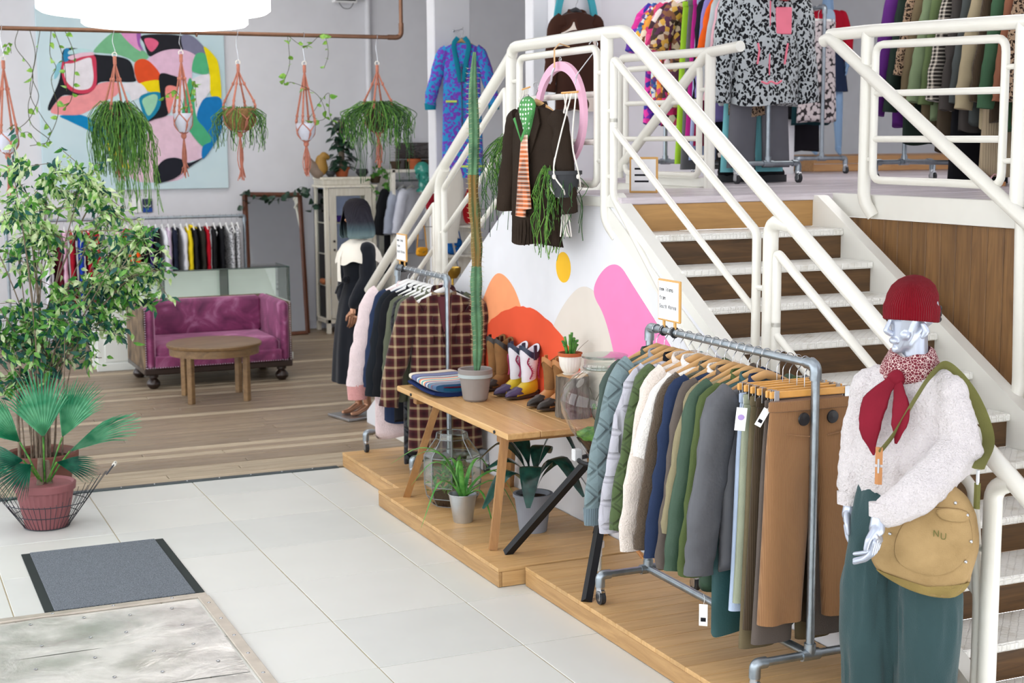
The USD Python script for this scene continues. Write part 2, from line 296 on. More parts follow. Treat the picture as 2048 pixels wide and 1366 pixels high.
# low display platforms of oak boards
def platform(x0, x1, y0, y1, label, end):
    t = thing('display_platform', label, 'platform', (x0, y0, 0), group='low oak display platforms'); L, D = y1-y0, x1-x0
    part('body', box(.02, D, .02, L-.02, .002, .08), 'shadow_wood', t)
    part('front_board', cbox(0.001, .022, 0.001, L-.001, .002, .079, .003), 'oak_side', t)
    if end: part('end_board', cbox(.023, D, 0.001, .022, .002, .079, .003), 'oak_top', t)
    n = round(L/.118); s = L/n
    for i in range(n): part('top_board', cbox(.0, D, i*s+.001, (i+1)*s-.001, .08, .1, .0018), 'oak_top', t)
platform(2.933, 3.59, 3.85, 6.485, 'near oak display platform carrying the clothes rack with the tan trousers', True)
platform(2.798, 3.59, 6.512, 8.36, 'middle oak display platform under the trestle table', True)
platform(2.933, 3.59, 8.362, 9.52, 'farthest oak display platform under the plaid coat rack', False)

# stair side wall with the painted hills
ms = struct('wall_mural')
ZT = 1.91
poly = [(3.68, 0), (3.68, .015), (6.80, 1.915), (8.02, 1.91), (8.1, 1.88), (9.06, 1.27), (11.0, .09), (11.0, 0)]
part('panel', extrude(poly, .05, onx(3.65)), 'white_wall', ms)
part('stringer_rim', extrude([(3.62, .0), (6.82, 1.935), (6.87, 1.91), (3.75, .0)], .075, onx(3.662)), 'white_paint', ms)
part('stringer_board', extrude([(3.80, .0), (6.86, 1.865), (6.93, 1.82), (3.98, .0)], .02, onx(3.612)), 'white_paint', ms)
part('skirting', cbox(3.585, 3.6, 6.4, 10.5, .0, .06), 'white_paint', ms)
mat('mural_pink', 'ee86b8', .8, var=.03); mat('mural_beige', 'd9d0c6', .8, var=.02); mat('mural_red', 'e4593a', .8, var=.06, vs=3); mat('mural_orange', 'f5a070', .8, var=.05); mat('mural_yellow', 'f2bd33', .8, var=.03)
def hill(P, m, lift, frayed=0, low=0):
    P = chaikin(P, 3); P[:, 1] = np.maximum(P[:, 1], low)
    if frayed:
        d = P - P.mean(0); P = P + d/np.linalg.norm(d, axis=1, keepdims=True)*nr.uniform(-frayed, frayed, (len(P), 1))*(P[:, 1:2] > .72)
    part('painted_hill', extrude(P, .0012+lift, onx(3.6)), m, ms)
hill([(8.912,0.509),(8.859,0.851),(8.596,1.206),(8.430,1.373),(8.288,1.412),(8.085,1.331),(7.941,1.148),(7.766,0.930),(7.596,0.717)], 'mural_orange', .0004, 0, .70)
hill([(7.699,0.701),(7.627,1.036),(7.492,1.231),(7.268,1.393),(7.115,1.429),(6.937,1.363),(6.783,1.167),(6.615,0.873),(7.084,0.631)], 'mural_beige', .0008)
hill([(7.049,1.380),(7.014,1.464),(6.881,1.555),(6.741,1.570),(6.621,1.484),(6.369,1.317),(6.073,1.106),(5.751,0.868),(6.625,0.686),(6.782,1.060),(6.908,1.286)], 'mural_pink', .0012)
hill([(8.917,0.339),(8.955,0.570),(8.771,0.895),(8.435,1.120),(7.976,1.247),(7.626,1.196),(7.332,1.072),(7.145,0.901),(6.964,0.542)], 'mural_red', .0016, .006, .70)
yc = [(7.413,1.586),(7.413,1.417),(7.510,1.498),(7.318,1.515)]
part('painted_sun', extrude([(7.414+.094*math.cos(a), 1.503+.086*math.sin(a)) for a in np.linspace(0, 2*PI, 40)[:-1]], .0014, onx(3.6)), 'mural_yellow', ms)

# near flight of stairs
sc = struct('staircase'); RISE, RUN = .1575, .2585
for k in range(1, 12):
    zt, yn = 1.7325-RISE*(k-1), 6.457-RUN*(k-1)
    part('tread', cbox(3.652, 4.80, yn, yn+RUN+.03, zt-.035, zt, .006), 'tread_white', sc)
    part('riser', cbox(3.652, 4.80, yn+.025, yn+.04, zt-RISE, zt-.036, .002), 'riser_wood', sc)
part('top_riser', cbox(3.652, 4.80, 6.742, 6.757, 1.735, 1.875, .002), 'tan_board', sc)
part('top_edge', cbox(3.60, 4.93, 6.735, 6.775, 1.876, 1.912, .004), 'mezz_board', sc)
part('stringer', extrude([(3.45, 0), (3.45, .02), (3.47, .035), (6.70, 1.99-.09), (6.76, 1.905), (6.76, 1.7), (3.95, .0)], .07, onx(4.87)), 'white_paint', sc)
# far flight, going down away from the camera
fs = struct('staircase')
for k in range(1, 12):
    zt, yn = 1.7325-RISE*(k-1), 8.22+RUN*(k-1)
    part('tread', cbox(3.652, 4.80, yn-RUN-.03, yn, zt-.035, zt, .006), 'tread_white', fs)
    part('riser', cbox(3.652, 4.80, yn-.04, yn-.025, zt-RISE, zt-.036, .002), 'riser_wood', fs)
part('stringer', extrude([(8.1, 1.90), (11.0, .12), (11.0, 0), (10.7, 0), (8.1, 1.6)], .05, onx(4.87)), 'white_paint', fs)

# mezzanine
mz = struct('mezzanine_floor')
part('slab', cat(box(4.935, 11, 2.4, 10.84, 1.80, 1.884), box(7.53, 11, 10.84, 14.5, 1.80, 1.884)), 'white_wall', mz)
part('landing_slab', box(3.66, 4.935, 6.76, 8.14, 1.80, 1.884), 'white_wall', mz)
y = 6.778
while y < 13.5:
    part('floor_board', cbox(3.61 if y < 8.0 else 4.94 if y < 10.7 else 7.54, 11, y+.001, y+.138, 1.885, 1.91+nr.uniform(-.001, .001), .002), 'mezz_board', mz); y += .14
y = 6.63
while y > 2.4:
    part('floor_board', cbox(4.985, 11, y+.001, y+.138, 1.885, 1.91+nr.uniform(-.001, .001), .002), 'mezz_board', mz); y -= .14
part('fascia', cbox(4.925, 4.975, 2.4, 6.775, 1.785, 1.912, .004), 'white_paint', mz)
part('fascia', cbox(4.925, 4.975, 8.1, 10.84, 1.785, 1.912, .004), 'white_paint', mz)
part('landing_edge', cbox(3.588, 3.66, 6.80, 8.06, 1.86, 1.912, .004), 'white_paint', mz)
part('kick_board', cbox(4.90, 4.93, 8.0, 9.1, 1.912, 1.97, .003), 'white_paint', mz)
wp = struct('wall_planked')
part('backing', box(4.985, 5.02, 2.4, 6.9, 0, 1.785), 'shadow_wood', wp)
y = 6.88
while y > 2.6:
    part('plank', cbox(4.955, 4.98, y-.112, y-.002, .0, 1.784, .004), 'wall_plank', wp); y -= .112

# shell of the room
part_ = part
wb = single('wall_back', box(-3, 11.2, 17, 17.2, 0, 4.6), 'white_wall', kind='structure')
single('wall_right', box(11, 11.2, 2, 17, 0, 4.6), 'white_wall', kind='structure')
single('ceiling', box(-3, 11.2, -1, 17.2, 4.6, 4.75), 'white_wall', kind='structure')
single('baseboard_back', cbox(-3, 6, 16.975, 17, 0, .1), 'grey_wall', kind='structure')
single('trim_2', tube([(5.66, 16.96, 0), (5.66, 16.96, 4.6)], .035, 10), 'white_wall', kind='structure')
single('column_1', cbox(5.06, 5.43, 13.2, 13.4, 0, 4.6, .008), 'white_wall', kind='structure')
single('column_2', cbox(5.13, 5.55, 10.72, 10.85, 0.0, 4.6, .008), 'white_wall', kind='structure')
single('wall_partition', cbox(5.0, 7.52, 10.85, 11.0, 0.0, 4.6, .008), 'white_wall', kind='structure')
single('wall_left', cat(box(-3.2, -3, -1, 17.2, 0, .5), box(-3.2, -3, -1, 17.2, 3.9, 4.6), *[box(-3.2, -3, y_, y_+.6, .5, 3.9) for y_ in (-1, 3.6, 8.2, 12.8, 16.6)]), 'white_wall', kind='structure')
single('wall_front', cat(box(2.2, 11.2, -1.2, -1, 0, 4.6), box(-3.2, 2.2, -1.2, -1, 3.9, 4.6), box(-3.2, 2.2, -1.2, -1, 0, .6)), 'white_wall', kind='structure')  # out of view, placed to limit sky light from the front
# ================================================================== white pipe railings
mat('rail_white', 'e3e0d6', .3, var=.015, coat=.35)
def rail(name_, label, parts):
    t = thing('stair_railing', label, 'railing', group='white pipe railings of the stairs')
    for nm, P, r, br in parts: part(nm, pipe(P, r, 12, br), 'rail_white', t, 50)
X = 3.6
def p3(x): return lambda *yz: [(x, a, b) for a, b in yz]
q = p3(X); R, r = .034, .0205
def bridge(y, z, d, x=X): return ('strut', [(x, y, z), (x, y+d, z)], .013, .01)
rail('', 'white pipe railing along the landing above the painted hills', [
    ('handrail', q((8.12, 1.80), (8.12, 2.76), (6.893, 2.76)), R, .09),
    ('panel_frame', q((7.5, 1.975), (8.0, 1.975), (8.0, 2.69), (7.0, 2.69), (7.0, 1.975), (7.52, 1.975)), r, .06),
    ('middle_rail', q((8.0, 2.45), (7.0, 2.45)), .017, .01), ('middle_rail', q((8.0, 2.2), (7.0, 2.2)), .017, .01),
    bridge(8.0, 2.56, .12), bridge(8.0, 2.1, .12), bridge(6.893, 2.56, .107), bridge(6.893, 2.1, .107)])
hz = lambda y: 2.757-.6075*(6.70-y)
rail('', 'long white pipe handrail with panels down the mural side of the near stairs', [
    ('handrail', q((6.90, 2.76), (6.70, 2.757), (3.45, hz(3.45)), (3.0, hz(3.45)-.05)), R, .05),
    ('post', [(X, 6.893, 2.76), (X, 6.893, 1.79), (X+.03, 6.82, 1.70)], R, .08),
    ('post', q((5.20, hz(5.2)), (5.36, 1.858), (5.36, .6)), R, .12),
    ('post', q((3.85, hz(3.85)), (3.945, .98), (3.945, .02)), R, .12),
    ('panel_frame', q((6.815, 2.3), (6.815, 2.625), (5.468, 1.803), (5.468, .75), (6.815, 1.57+.35), (6.815, 2.32)), r, .03),
    ('middle_rail', q((6.815, 2.267), (5.468, 1.45)), .017, .01),
    ('panel_frame', q((5.31, 1.4), (5.31, 1.725), (4.05, .96), (4.0, .55), (4.0, .12), (5.31, .92), (5.31, 1.42)), r, .03),
    ('middle_rail', q((5.31, 1.37), (4.0, .575)), .017, .01),
    bridge(6.815, 2.36, .08), bridge(6.815, 2.02, .08), bridge(5.36, 1.56, .108), bridge(5.31, 1.46, .05), bridge(3.945, .75, .055), bridge(3.945, .4, .055)])
fz = lambda y: 2.71-.577*(y-8.05)
rail('', 'white pipe handrail down the far flight beside the tall cactus', [
    ('handrail', q((8.10, 2.72), (10.9, fz(10.9))), R, .05),
    ('post', q((9.22, fz(9.22)), (9.34, 1.93), (9.34, .8)), R, .1),
    ('panel_frame', q((8.20, 2.1), (8.2, 2.62-.1), (9.25, fz(9.25)-.12), (9.25, 1.1)), r, .03),
    ('middle_rail', q((8.2, 2.2), (9.25, 1.61)), .017, .01), ('middle_rail', q((8.2, 1.93), (9.25, 1.33)), .017, .01),
    ('panel_frame', q((9.42, 1.1), (9.42, 1.79), (10.8, fz(10.8)-.11)), r, .03), ('middle_rail', q((9.42, 1.5), (10.8, .72)), .017, .01),
    bridge(9.25, 1.6, .09), bridge(9.25, 1.3, .09)])
q = p3(4.88)
rail('', 'white pipe railing along the upper floor edge in front of the dark coats rack', [
    ('handrail', q((6.73, 2.767), (6.40, 2.765), (4.4, 2.70)), R, .05),
    ('post', [(4.88, 6.40, 2.76), (4.88, 6.40, 1.88), (4.915, 6.36, 1.80)], R, .08),
    ('post', q((5.27, 2.73), (5.27, 1.89)), R, .05),
    ('panel_frame', q((5.8, 1.99), (6.33, 1.992), (6.33, 2.69), (5.375, 2.66), (5.375, 1.985), (5.82, 1.99)), r, .06),
    ('middle_rail', q((6.33, 2.44), (5.375, 2.425)), .017, .01), ('middle_rail', q((6.33, 2.205), (5.375, 2.2)), .017, .01),
    bridge(6.33, 2.58, .07, 4.88), bridge(6.33, 2.1, .07, 4.88), bridge(5.27, 2.53, .1, 4.88), bridge(5.27, 2.1, .1, 4.88)])
q = p3(4.86)
rail('', 'white pipe handrail descending along the planked wall', [
    ('handrail', q((6.76, 2.735), (6.70, 2.748), (3.2, 2.748-.607*3.5)), R, .03),
    ('post', [(4.885, 5.235, 1.85), (4.885, 5.21, 1.06), (4.86, 5.21, .98)], R, .05)])
q = p3(4.88)
rail('', 'white pipe railing beside the far stairs in front of the flowered dresses', [
    ('handrail', q((7.62, 2.762), (8.0, 2.745), (9.6, 1.73)), R, .05), ('top_rail', q((7.95, 2.75), (9.15, 2.77), (9.15, 1.95)), .028, .07),
    ('post', q((7.96, 2.74), (7.96, 1.90)), R, .05),
    ('panel_frame', q((8.6, 1.985), (9.06, 1.985), (9.06, 2.69), (8.085, 2.68), (8.085, 1.985), (8.62, 1.985)), r, .06),
    ('middle_rail', q((9.06, 2.459), (8.085, 2.448)), .017, .01), ('middle_rail', q((9.06, 2.219), (8.085, 2.217)), .017, .01),
    bridge(7.96, 2.52, .12, 4.88), bridge(7.96, 2.1, .12, 4.88)])
# ================================================================== clothes racks, hangers, garments
mat('galvanized', '9aa3aa', .38, .9, var=.18, vs=14, bump=.1, bs=60); mat('rubber', '2b2d31', .6); mat('wheel_grey', '6c7178', .5)
mat('hook_steel', 'c4c6ca', .25, 1); mat('hanger_wood', 'c79a63', .4, var=.12, vs=9, coat=.3); mat('bar_wood', 'dba052', .4, var=.1, vs=9, coat=.3); mat('hanger_white', 'f2f1ee', .4)
def rack(label, loc, L, H=1.265, half=.23, casters=True, rz=0, back=True):
    'pipe rack on bar along local y from 0 to L; z = 0 is where the wheels stand'
    t = thing('clothes_rack', label, 'clothes rack', loc, rz, 'galvanized pipe clothes racks'); r = .0165; zb = .135
    part('hanging_bar', cyl((0, .03, H), (0, L-.03, H), r, 12), 'galvanized', t)
    for y in (0, L):
        part('upright', cyl((0, y, zb), (0, y, H-.03), r, 12), 'galvanized', t)
        part('elbow', tube(bend([(0, y, H-.06), (0, y, H), (0, y+(.06 if y == 0 else -.06), H)], .045, 6), .0225, 12), 'galvanized', t)
        part('tee', cat(cyl((-.04, y, zb), (.04, y, zb), .023), cyl((0, y, zb), (0, y, zb+.045), .023)), 'galvanized', t)
        part('base_pipe', cyl((-half, y, zb), (half, y, zb), r, 12), 'galvanized', t)
        for sx in (-1, 1):
            part('base_elbow', tube(bend([(sx*(half-.03), y, zb), (sx*(half+.02), y, zb), (sx*(half+.02), y, zb-.055)], .04, 6), .0225, 12), 'galvanized', t)
            if casters:
                x = sx*(half+.02); w = part('caster', cat(cyl((x, y, .082), (x, y, .065), .02), cbox(x-.012, x+.012, y-.03, y+.012, .056, .07), cbox(x-.0155, x-.0125, y-.025, y+.012, .02, .062, .001), cbox(x+.0125, x+.0155, y-.025, y+.012, .02, .062, .001)), 'hook_steel', t)
                part('wheel', cat(cyl((x-.011, y-.008, .032), (x+.011, y-.008, .032), .032, 20)), 'rubber', w); part('hub', cyl((x-.0125, y-.008, .032), (x+.0125, y-.008, .032), .017, 14), 'wheel_grey', w)
    if back: part('base_bar', cyl((0, 0, zb), (0, L, zb), r, 12), 'galvanized', t)
    return t
def hook(h=.10, n=6, rr=.0215):
    a = np.linspace(-.35*PI, 1.02*PI, 12); P = [(rr*math.cos(t), 0, rr*math.sin(t)) for t in a][::-1]
    return tube(P + [(rr*.9, 0, -.02), (.004, 0, -.04), (0, 0, -.05), (0, 0, -h)], .0019, n)
def hanger_wood(name='hanger', label='', m='hanger_wood', w=.205, group=None, loc=(0, 0, 0), rz=0):
    t = thing(name, label, 'hanger', loc, rz, group)
    xs = np.linspace(-1, 1, 17); z = -.082-.088*np.abs(xs)**1.15
    P = [(x*w, .012*math.sin(abs(x)*2), zz) for x, zz in zip(xs, z)]
    part('shoulder_bar', tube(P, .0185*(1-.45*np.abs(xs)), 8, flat=.5, upv=(0, 1, 0)), m, t, 60)
    part('hook', hook(), 'hook_steel', t, 60); return t
def hanger_clip(label, m='bar_wood', w=.18, group=None, loc=(0, 0, 0), rz=0):
    t = thing('trouser_hanger', label, 'trouser hanger', loc, rz, group)
    part('bar', cbox(-w, w, -.0065, .0065, -.125, -.098, .003), m, t); part('hook', hook(), 'hook_steel', t, 60)
    for s in (-1, 1): part('clip', cat(cbox(s*w*.86-.011, s*w*.86+.011, -.010, -.0075, -.155, -.095, .001), cbox(s*w*.86-.011, s*w*.86+.011, .0075, .010, -.155, -.095, .001)), 'hook_steel', t)
    return t

def ringz(w, d, n, p=2.6, c=(0, 0)):
    a = np.arange(n)/n*2*PI; cx, sy = np.cos(a), np.sin(a)
    k = (np.abs(cx)**p + np.abs(sy)**p)**(-1/p)
    return c[0]+w*cx*k, c[1]+d*sy*k
def body_mesh(L, w=.2, d=.045, hem=None, seed=0, fold=.35, n=44, rows=20, z0=-.110, slope=.06, waist=None):
    hem = hem or w*1.05; R = []
    prof = [(0, .072, .040, 0), (.004, .11, d, .3), (.004, .165, d, .62), (.016, w*.97, d, 1), (.07, w*1.0, d*1.05, 1)]
    for dz, ww, dd, sl in prof:
        x, y = ringz(ww, dd, n); R.append(np.stack([x, y, z0-dz-slope*sl*np.minimum(1, np.abs(x)/w)**1.4], 1))
    for i in range(1, rows+1):
        t = i/rows; ww = w + (hem-w)*t
        if waist: ww -= waist*math.exp(-((t-.45)/.25)**2)
        x, y = ringz(ww, d*(1.05+.25*t), n); a = np.arange(n)/n*2*PI
        ph = np.stack([x*9, np.sign(y)*3+0*y, 0*x+t*2.2], 1)
        k = 1+fold*(meshkit.fbm(ph+seed*7.7, 2, seed)*2-1)*min(1, t*2.2)
        R.append(np.stack([x*(1+.03*(k-1)), y*k, np.full(n, z0-.10-slope-(L-.10-slope+z0)*t)], 1) if False else np.stack([x, y*k, z0-.10-slope*.9*(1-t)-(L-.10)*t + .012*np.sin(a*3+seed)*t], 1))
    return loft(R, True)
def sleeve_mesh(s, L, r0=.068, r1=.045, w=.2, spread=.05, seed=0, flat=.75, z0=-.175, fwd=0, n=16):
    P = smoothline([(s*(w-.045), 0, z0+.0), (s*(w+.012), fwd*.2, z0-.05), (s*(w+spread*.52), fwd*.5, z0-L*.45), (s*(w+spread*.87), fwd, z0-L*.8), (s*(w+spread), fwd*1.2, z0-L)], 5)
    t = np.linspace(0, 1, len(P)); rr = r0+(r1-r0)*t
    v, f = tube(P, rr, n, flat=flat, upv=(0, 1, 0))
    return noisy(noisy((v, f), .016, (11, 11, 13), seed), .004, (30, 30, 60), seed+50)
def cuff_mesh(s, L, r1=.04, w=.2, spread=.05, z0=-.175, fwd=0, h=.05, flat=.75):
    x = s*(w+spread); return tube([(x, fwd*1.2, z0-L+.012), (x-.001*s, fwd*1.2, z0-L-h)], [r1, r1*.92], 18, flat=flat, upv=(0, 1, 0))
def collar_mesh(h=.035, r=.075, d=.042, z=-.114, fat=.008):
    n = 28; R = []
    for k, (dz, o) in enumerate([(-.012, 0), (h*.5, .006), (h, .0), (h, -fat), (h*.4, -fat), (-.012, -fat)]):
        x, y = ringz(r+o, d+o, n, 2.2); k = .45+.55*np.clip(y/d*.8+.5, 0, 1); R.append(np.stack([x*(1+.1*(1-k)), y, z+dz*k-.02*(1-k)], 1))
    return loft(R, False)
def garment(name, label, cat_, loc, m, L=.62, wallside=None, w=.2, d=.03, hem=None, sl=.55, sr=(.066, .045), spread=.12, sm=None, cuff=None, collar=None, seed=0, fold=.35, rz=0, group=None, flat=.62, fwd=0, ch=.05, waist=None, cl_h=.034, extra=None, noise=0, hood=None):
    t = thing(name, label, cat_, loc, rz, group)
    b = body_mesh(L, w, d, hem, seed, fold, waist=waist)
    part('body', noisy(b, noise, (30, 30, 30), seed) if noise else b, m, t, 60)
    if sl:
        for s in (-1, 1): part('sleeve', sleeve_mesh(s, sl, *sr, w, spread if s < 0 or wallside is None else wallside, seed*2+s+3, flat, fwd=fwd), sm or m, t, 60)
        if cuff:
            for s in (-1, 1): part('cuff', cuff_mesh(s, sl, sr[1], w, spread if s < 0 or wallside is None else wallside, fwd=fwd, h=ch, flat=flat), cuff, t, 60)
    if collar: part('collar', collar_mesh(cl_h), collar, t, 60)
    if extra: extra(t)
    return t
def leg_mesh(s, L, w=.18, d=.028, hem=.08, z0=-.14, seed=0, rise=.27, n=26, rows=16, fold=.3):
    R = []
    for i in range(rows+1):
        t = i/rows; z = z0-t*L; k = min(1, t*L/rise); c = s*(w*.5+.003+.03*t); ww = w*.5*(1+.12*math.sin(min(1, t*3)*PI/2)*(1-t))*(1-t) + hem*t
        x, y = ringz(ww, d*(.55+.7*min(1, t*3)), n, 2.5, (c*(1+.12*t), 0)); ph = np.stack([x*14, np.sign(y)*2, 0*x+t*3], 1)
        R.append(np.stack([x, y*(1+fold*(meshkit.fbm(ph+seed*5.1, 2, seed)*2-1)), np.full(n, z)], 1))
    return loft(R, True)
def trousers(name, label, loc, m, L=.85, w=.18, d=.028, hem=.08, seed=0, rz=0, group=None, band=None, extra=None, fold=.3, z0=-.135):
    t = thing(name, label, 'trousers', loc, rz, group)
    for s in (-1, 1): part('leg', leg_mesh(s, L, w, d, hem, z0-.03, seed+s, fold=fold), m, t, 60)
    x, y = ringz(w*1.0, d*.75, 36, 2.6)
    part('waistband', loft([np.stack([x*(1+q), y*(1+q), np.full(36, z0+dz)], 1) for dz, q in ((-.04, .02), (-.036, .05), (-.004, .05), (0, .02))]), band or m, t, 60)
    if extra: extra(t)
    return t
# --- cloth
mat('pine_cloth', '46534d', .8, bump=.2, bs=300); quilt('sage_quilt', '76888b', 75); quilt('lilac_quilt', 'b9b7c0', 62, 'box'); quilt('olive_quilt', '4b5c37', 90, 'diamond')
mat('grey_rib', '8f939c', .85); cord('sage_rib', '6f8088', 700, 'x'); mat('black_cloth', '17181c', .85, bump=.15, bs=300); mat('black_shiny', '1d1e23', .42, bump=.3, bs=60)
for n_, c_ in (('sherpa_cream', 'e2d6cc'), ('sherpa_white', 'f1ece6'), ('sherpa_brown', '54473a'), ('sherpa_moss', '4a4a38'), ('fur_pink', 'e9d5d6'), ('fur_rose', 'd79b98')):
    mat(n_, c_, .95, var=.035, vs=40, bump=.8, bs=130, sheen=.3, bdist=.009)
mat('navy_cloth', '26334f', .75, bump=.2, bs=260); mat('taupe_cloth', '5e554f', .8, bump=.2, bs=300); mat('khaki_cloth', '8d8467', .8, bump=.2, bs=300); mat('teal_cloth', '1f4a4c', .6, bump=.15, bs=120)
mat('forest_cloth', '2f4a36', .6, bump=.15, bs=120); mat('moss_cloth', '4d5a33', .7, bump=.2, bs=300); mat('slate_puffer', '54555a', .55, bump=.35, bs=25); mat('pale_blue_cloth', 'aebdd4', .8, bump=.2, bs=300); mat('sage_light', '9aa08a', .8, bump=.2, bs=300)
mat('olive_drab', '6a5f48', .85, bump=.2, bs=300); cord('corduroy_dark', '46392a', 900, 'x'); cord('corduroy_tan', '97704d', 1300, 'x', .25, '8a6443'); mat('tag_white', 'f4f4f2', .6); mat('tag_lilac', 'b59ad8', .6); mat('ink', '1c1c20', .7); mat('button_black', '15161a', .3)
mat('olive_parka', '5e6251', .8, bump=.2, bs=300); quilt('black_quilt', '1b1c22', 60, 'diamond', .4); plaid('plaid_wine', '2a0f14', '4c2022', 'b09a78', 9, 9.5); mat('wine_lining', '5a1723', .6); mat('jungle_cloth', '1c2026', .8)

# --- rack beside the stairs
GRP.update(clothes='clothes on the near rack', hanger='hangers on the near rack')
XR = 3.25; ZB = 1.365
rack('galvanized pipe clothes rack on the near platform holding quilted jackets and tan trousers', (XR, 4.525, .1), 1.275)
H0 = hanger_wood(label='wooden hanger at the far end of the near rack, beside the sign', group=None, loc=(XR, 5.735, ZB))
spec = [  # y, name, label, material, options
 (5.735, 'jacket', 'dark pine green jacket, farthest on the near rack', 'pine_cloth', dict(L=.6, sl=.56, collar='pine_cloth', w=.205)),
 (5.665, 'quilted_jacket', 'sage green diamond quilted jacket with ribbed cuffs', 'sage_quilt', dict(L=.64, sl=.60, cuff='sage_rib', collar='grey_rib', sr=(0.081, 0.057), d=.033, spread=0.158, ch=.065)),
 (5.595, 'sweater', 'pale grey soft sweater between the two quilted jackets', 'grey_rib', dict(L=.58, sl=.0)),
 (5.53, 'quilted_jacket', 'lilac grey square quilted jacket with black lining', 'lilac_quilt', dict(L=.62, sl=.62, collar='black_cloth', cuff='lilac_quilt', sr=(0.076, 0.057), spread=0.151)),
 (5.455, 'fleece_jacket', 'cream fleece jacket with olive quilted sleeves', 'sherpa_cream', dict(L=.62, sl=.64, sm='olive_quilt', collar='sherpa_cream', sr=(0.078, 0.060), spread=0.145, noise=.004, cl_h=.045)),
 (5.375, 'fleece_jacket', 'cream sherpa jacket with navy collar label beside the olive sleeve', 'sherpa_cream', dict(L=.64, sl=.66, collar='sherpa_white', cuff='sherpa_cream', sr=(0.081, 0.057), spread=0.138, noise=.004, cl_h=.045)),
 (5.30, 'fleece_vest', 'thin white fleece showing between cream and moss fleeces', 'sherpa_white', dict(L=.55, sl=.30, sr=(0.067, 0.057), noise=.003)),
 (5.235, 'fleece_jacket', 'dark moss brown sherpa jacket with full sleeves', 'sherpa_moss', dict(L=.64, sl=.67, sm='sherpa_brown', collar='sherpa_moss', sr=(0.078, 0.060), noise=.004, spread=0.138)),
 (5.165, 'jacket', 'navy blue jacket with cream collar on the near rack', 'navy_cloth', dict(L=.66, sl=.69, collar='sherpa_white', sr=(0.076, 0.057), spread=0.125)),
 (5.10, 'jacket', 'taupe brown jacket next to the navy sleeve', 'taupe_cloth', dict(L=.68, sl=.72, sr=(0.069, 0.052), collar='taupe_cloth', spread=0.118)),
 (5.04, 'shirt', 'pale khaki shirt behind the forest green raincoat', 'khaki_cloth', dict(L=.62, sl=.56, sr=(0.065, 0.048))),
 (4.985, 'raincoat', 'forest green raincoat with strapped cuff', 'forest_cloth', dict(L=.86, sl=.70, sr=(0.078, 0.069), collar='moss_cloth', spread=0.118, hem=.215)),
 (4.92, 'raincoat', 'teal green long raincoat with the lowest hem on the rack', 'teal_cloth', dict(L=1.03, sl=.70, sr=(0.074, 0.063), sm='moss_cloth', collar='teal_cloth', spread=0.112, hem=.2)),
 (4.855, 'padded_coat', 'slate grey padded coat beside the pale blue trousers', 'slate_puffer', dict(L=.74, sl=.68, sr=(0.084, 0.069), collar='navy_cloth', spread=0.118, noise=.004)),
]
for i, (y, nm, lb, m, o) in enumerate(spec):
    garment(nm, lb, nm.replace('_', ' '), (XR, y, ZB), m, seed=i+1, rz=nr.uniform(-.05, .05), **{**dict(flat=.5, fwd=-.015, wallside=.015), **o})
    if i: dup(H0, (XR, y, ZB), nr.uniform(-.05, .05), 'wooden hanger carrying the ' + lb)
# trousers on clip hangers
def clipset(y, lb): return hanger_clip('wooden clip hanger holding the ' + lb, loc=(XR+.01, y, ZB), rz=nr.uniform(-.06, .06))
for i, (y, nm, lb, m, o) in enumerate([
 (4.795, 'trousers', 'pale blue trousers on the near rack', 'pale_blue_cloth', dict(L=.84)), (4.755, 'trousers', 'light sage trousers on the near rack', 'sage_light', dict(L=.80)),
 (4.71, 'trousers', 'olive drab trousers with frayed hem', 'olive_drab', dict(L=.97)), (4.66, 'trousers', 'dark brown wide corduroy trousers', 'corduroy_dark', dict(L=.88, hem=.09)),
 (4.61, 'trousers', 'dark trousers hidden behind the tan pair with rolled hem', 'taupe_cloth', dict(L=.92, hem=.09))]):
    trousers(nm, lb, (XR+.01, y, ZB), m, seed=i*3+2, d=.02, rz=nr.uniform(-.05, .05), w=.17, **o); clipset(y, lb)
def tan_extra(t):
    for x in (-.075, .055): part('button', lathe([(0, 0), (.022, 0), (.026, .004), (.024, .009), (0, .007)], 20)[0] @ np.array([[1, 0, 0], [0, 0, 1], [0, -1, 0]]) + np.array([x, -.036, -.20]) if False else tf(lathe([(0, 0), (.022, 0), (.026, .004), (.024, .009), (0, .007)], 20), rx=PI/2, t=(x, -.030, -.205)), 'button_black', t)
    for s in (-1, 1): part('pocket_welt', tube([(s*.035, -.031, -.275), (s*.09, -.034, -.268), (s*.15, -.03, -.258)], .003, 6), 'corduroy_tan', t)
trousers('trousers', 'tan brown corduroy trousers with two big black buttons, nearest on the rack', (XR+.03, 4.565, ZB), 'corduroy_tan', L=.83, w=.2, d=.03, hem=.095, seed=30, extra=tan_extra, fold=.4)
clipset(4.565, 'tan corduroy trousers')
# tags
def swing_tag(label, loc, w=.035, h=.085, rz=0, blob_=False, ry=0, lines=None):
    t = thing('price_tag', label, 'tag', loc, rot=(0, math.degrees(ry), math.degrees(rz)))
    part('card', cbox(-w/2, w/2, -.0008, .0008, -h, 0, .0004), 'tag_white', t); part('string', tube([(0, 0, -.006), (.004, .002, .02), (0, .004, .04)], .0008, 5), 'tag_white', t)
    if blob_: part('printed_oval', extrude([(.013*math.cos(a), .011*math.sin(a)-h*.42) for a in np.linspace(0, 2*PI, 25)[:-1]], .0004, ony(-.0008)), 'tag_lilac', t)
    if lines: part('printed_bar', cbox(-w*.3, w*.3, -.0013, -.0008, -h*.8, -h*.62, .0002), 'ink', t)
swing_tag('white swing tag with a lilac oval hanging among the trousers', (3.04, 4.70, 1.19), .042, .09, -.35, True, .1)
swing_tag('white swing tag with a black bar beside the tan trousers', (3.08, 4.59, 1.20), .026, .075, -.5, lines=True, ry=.5)
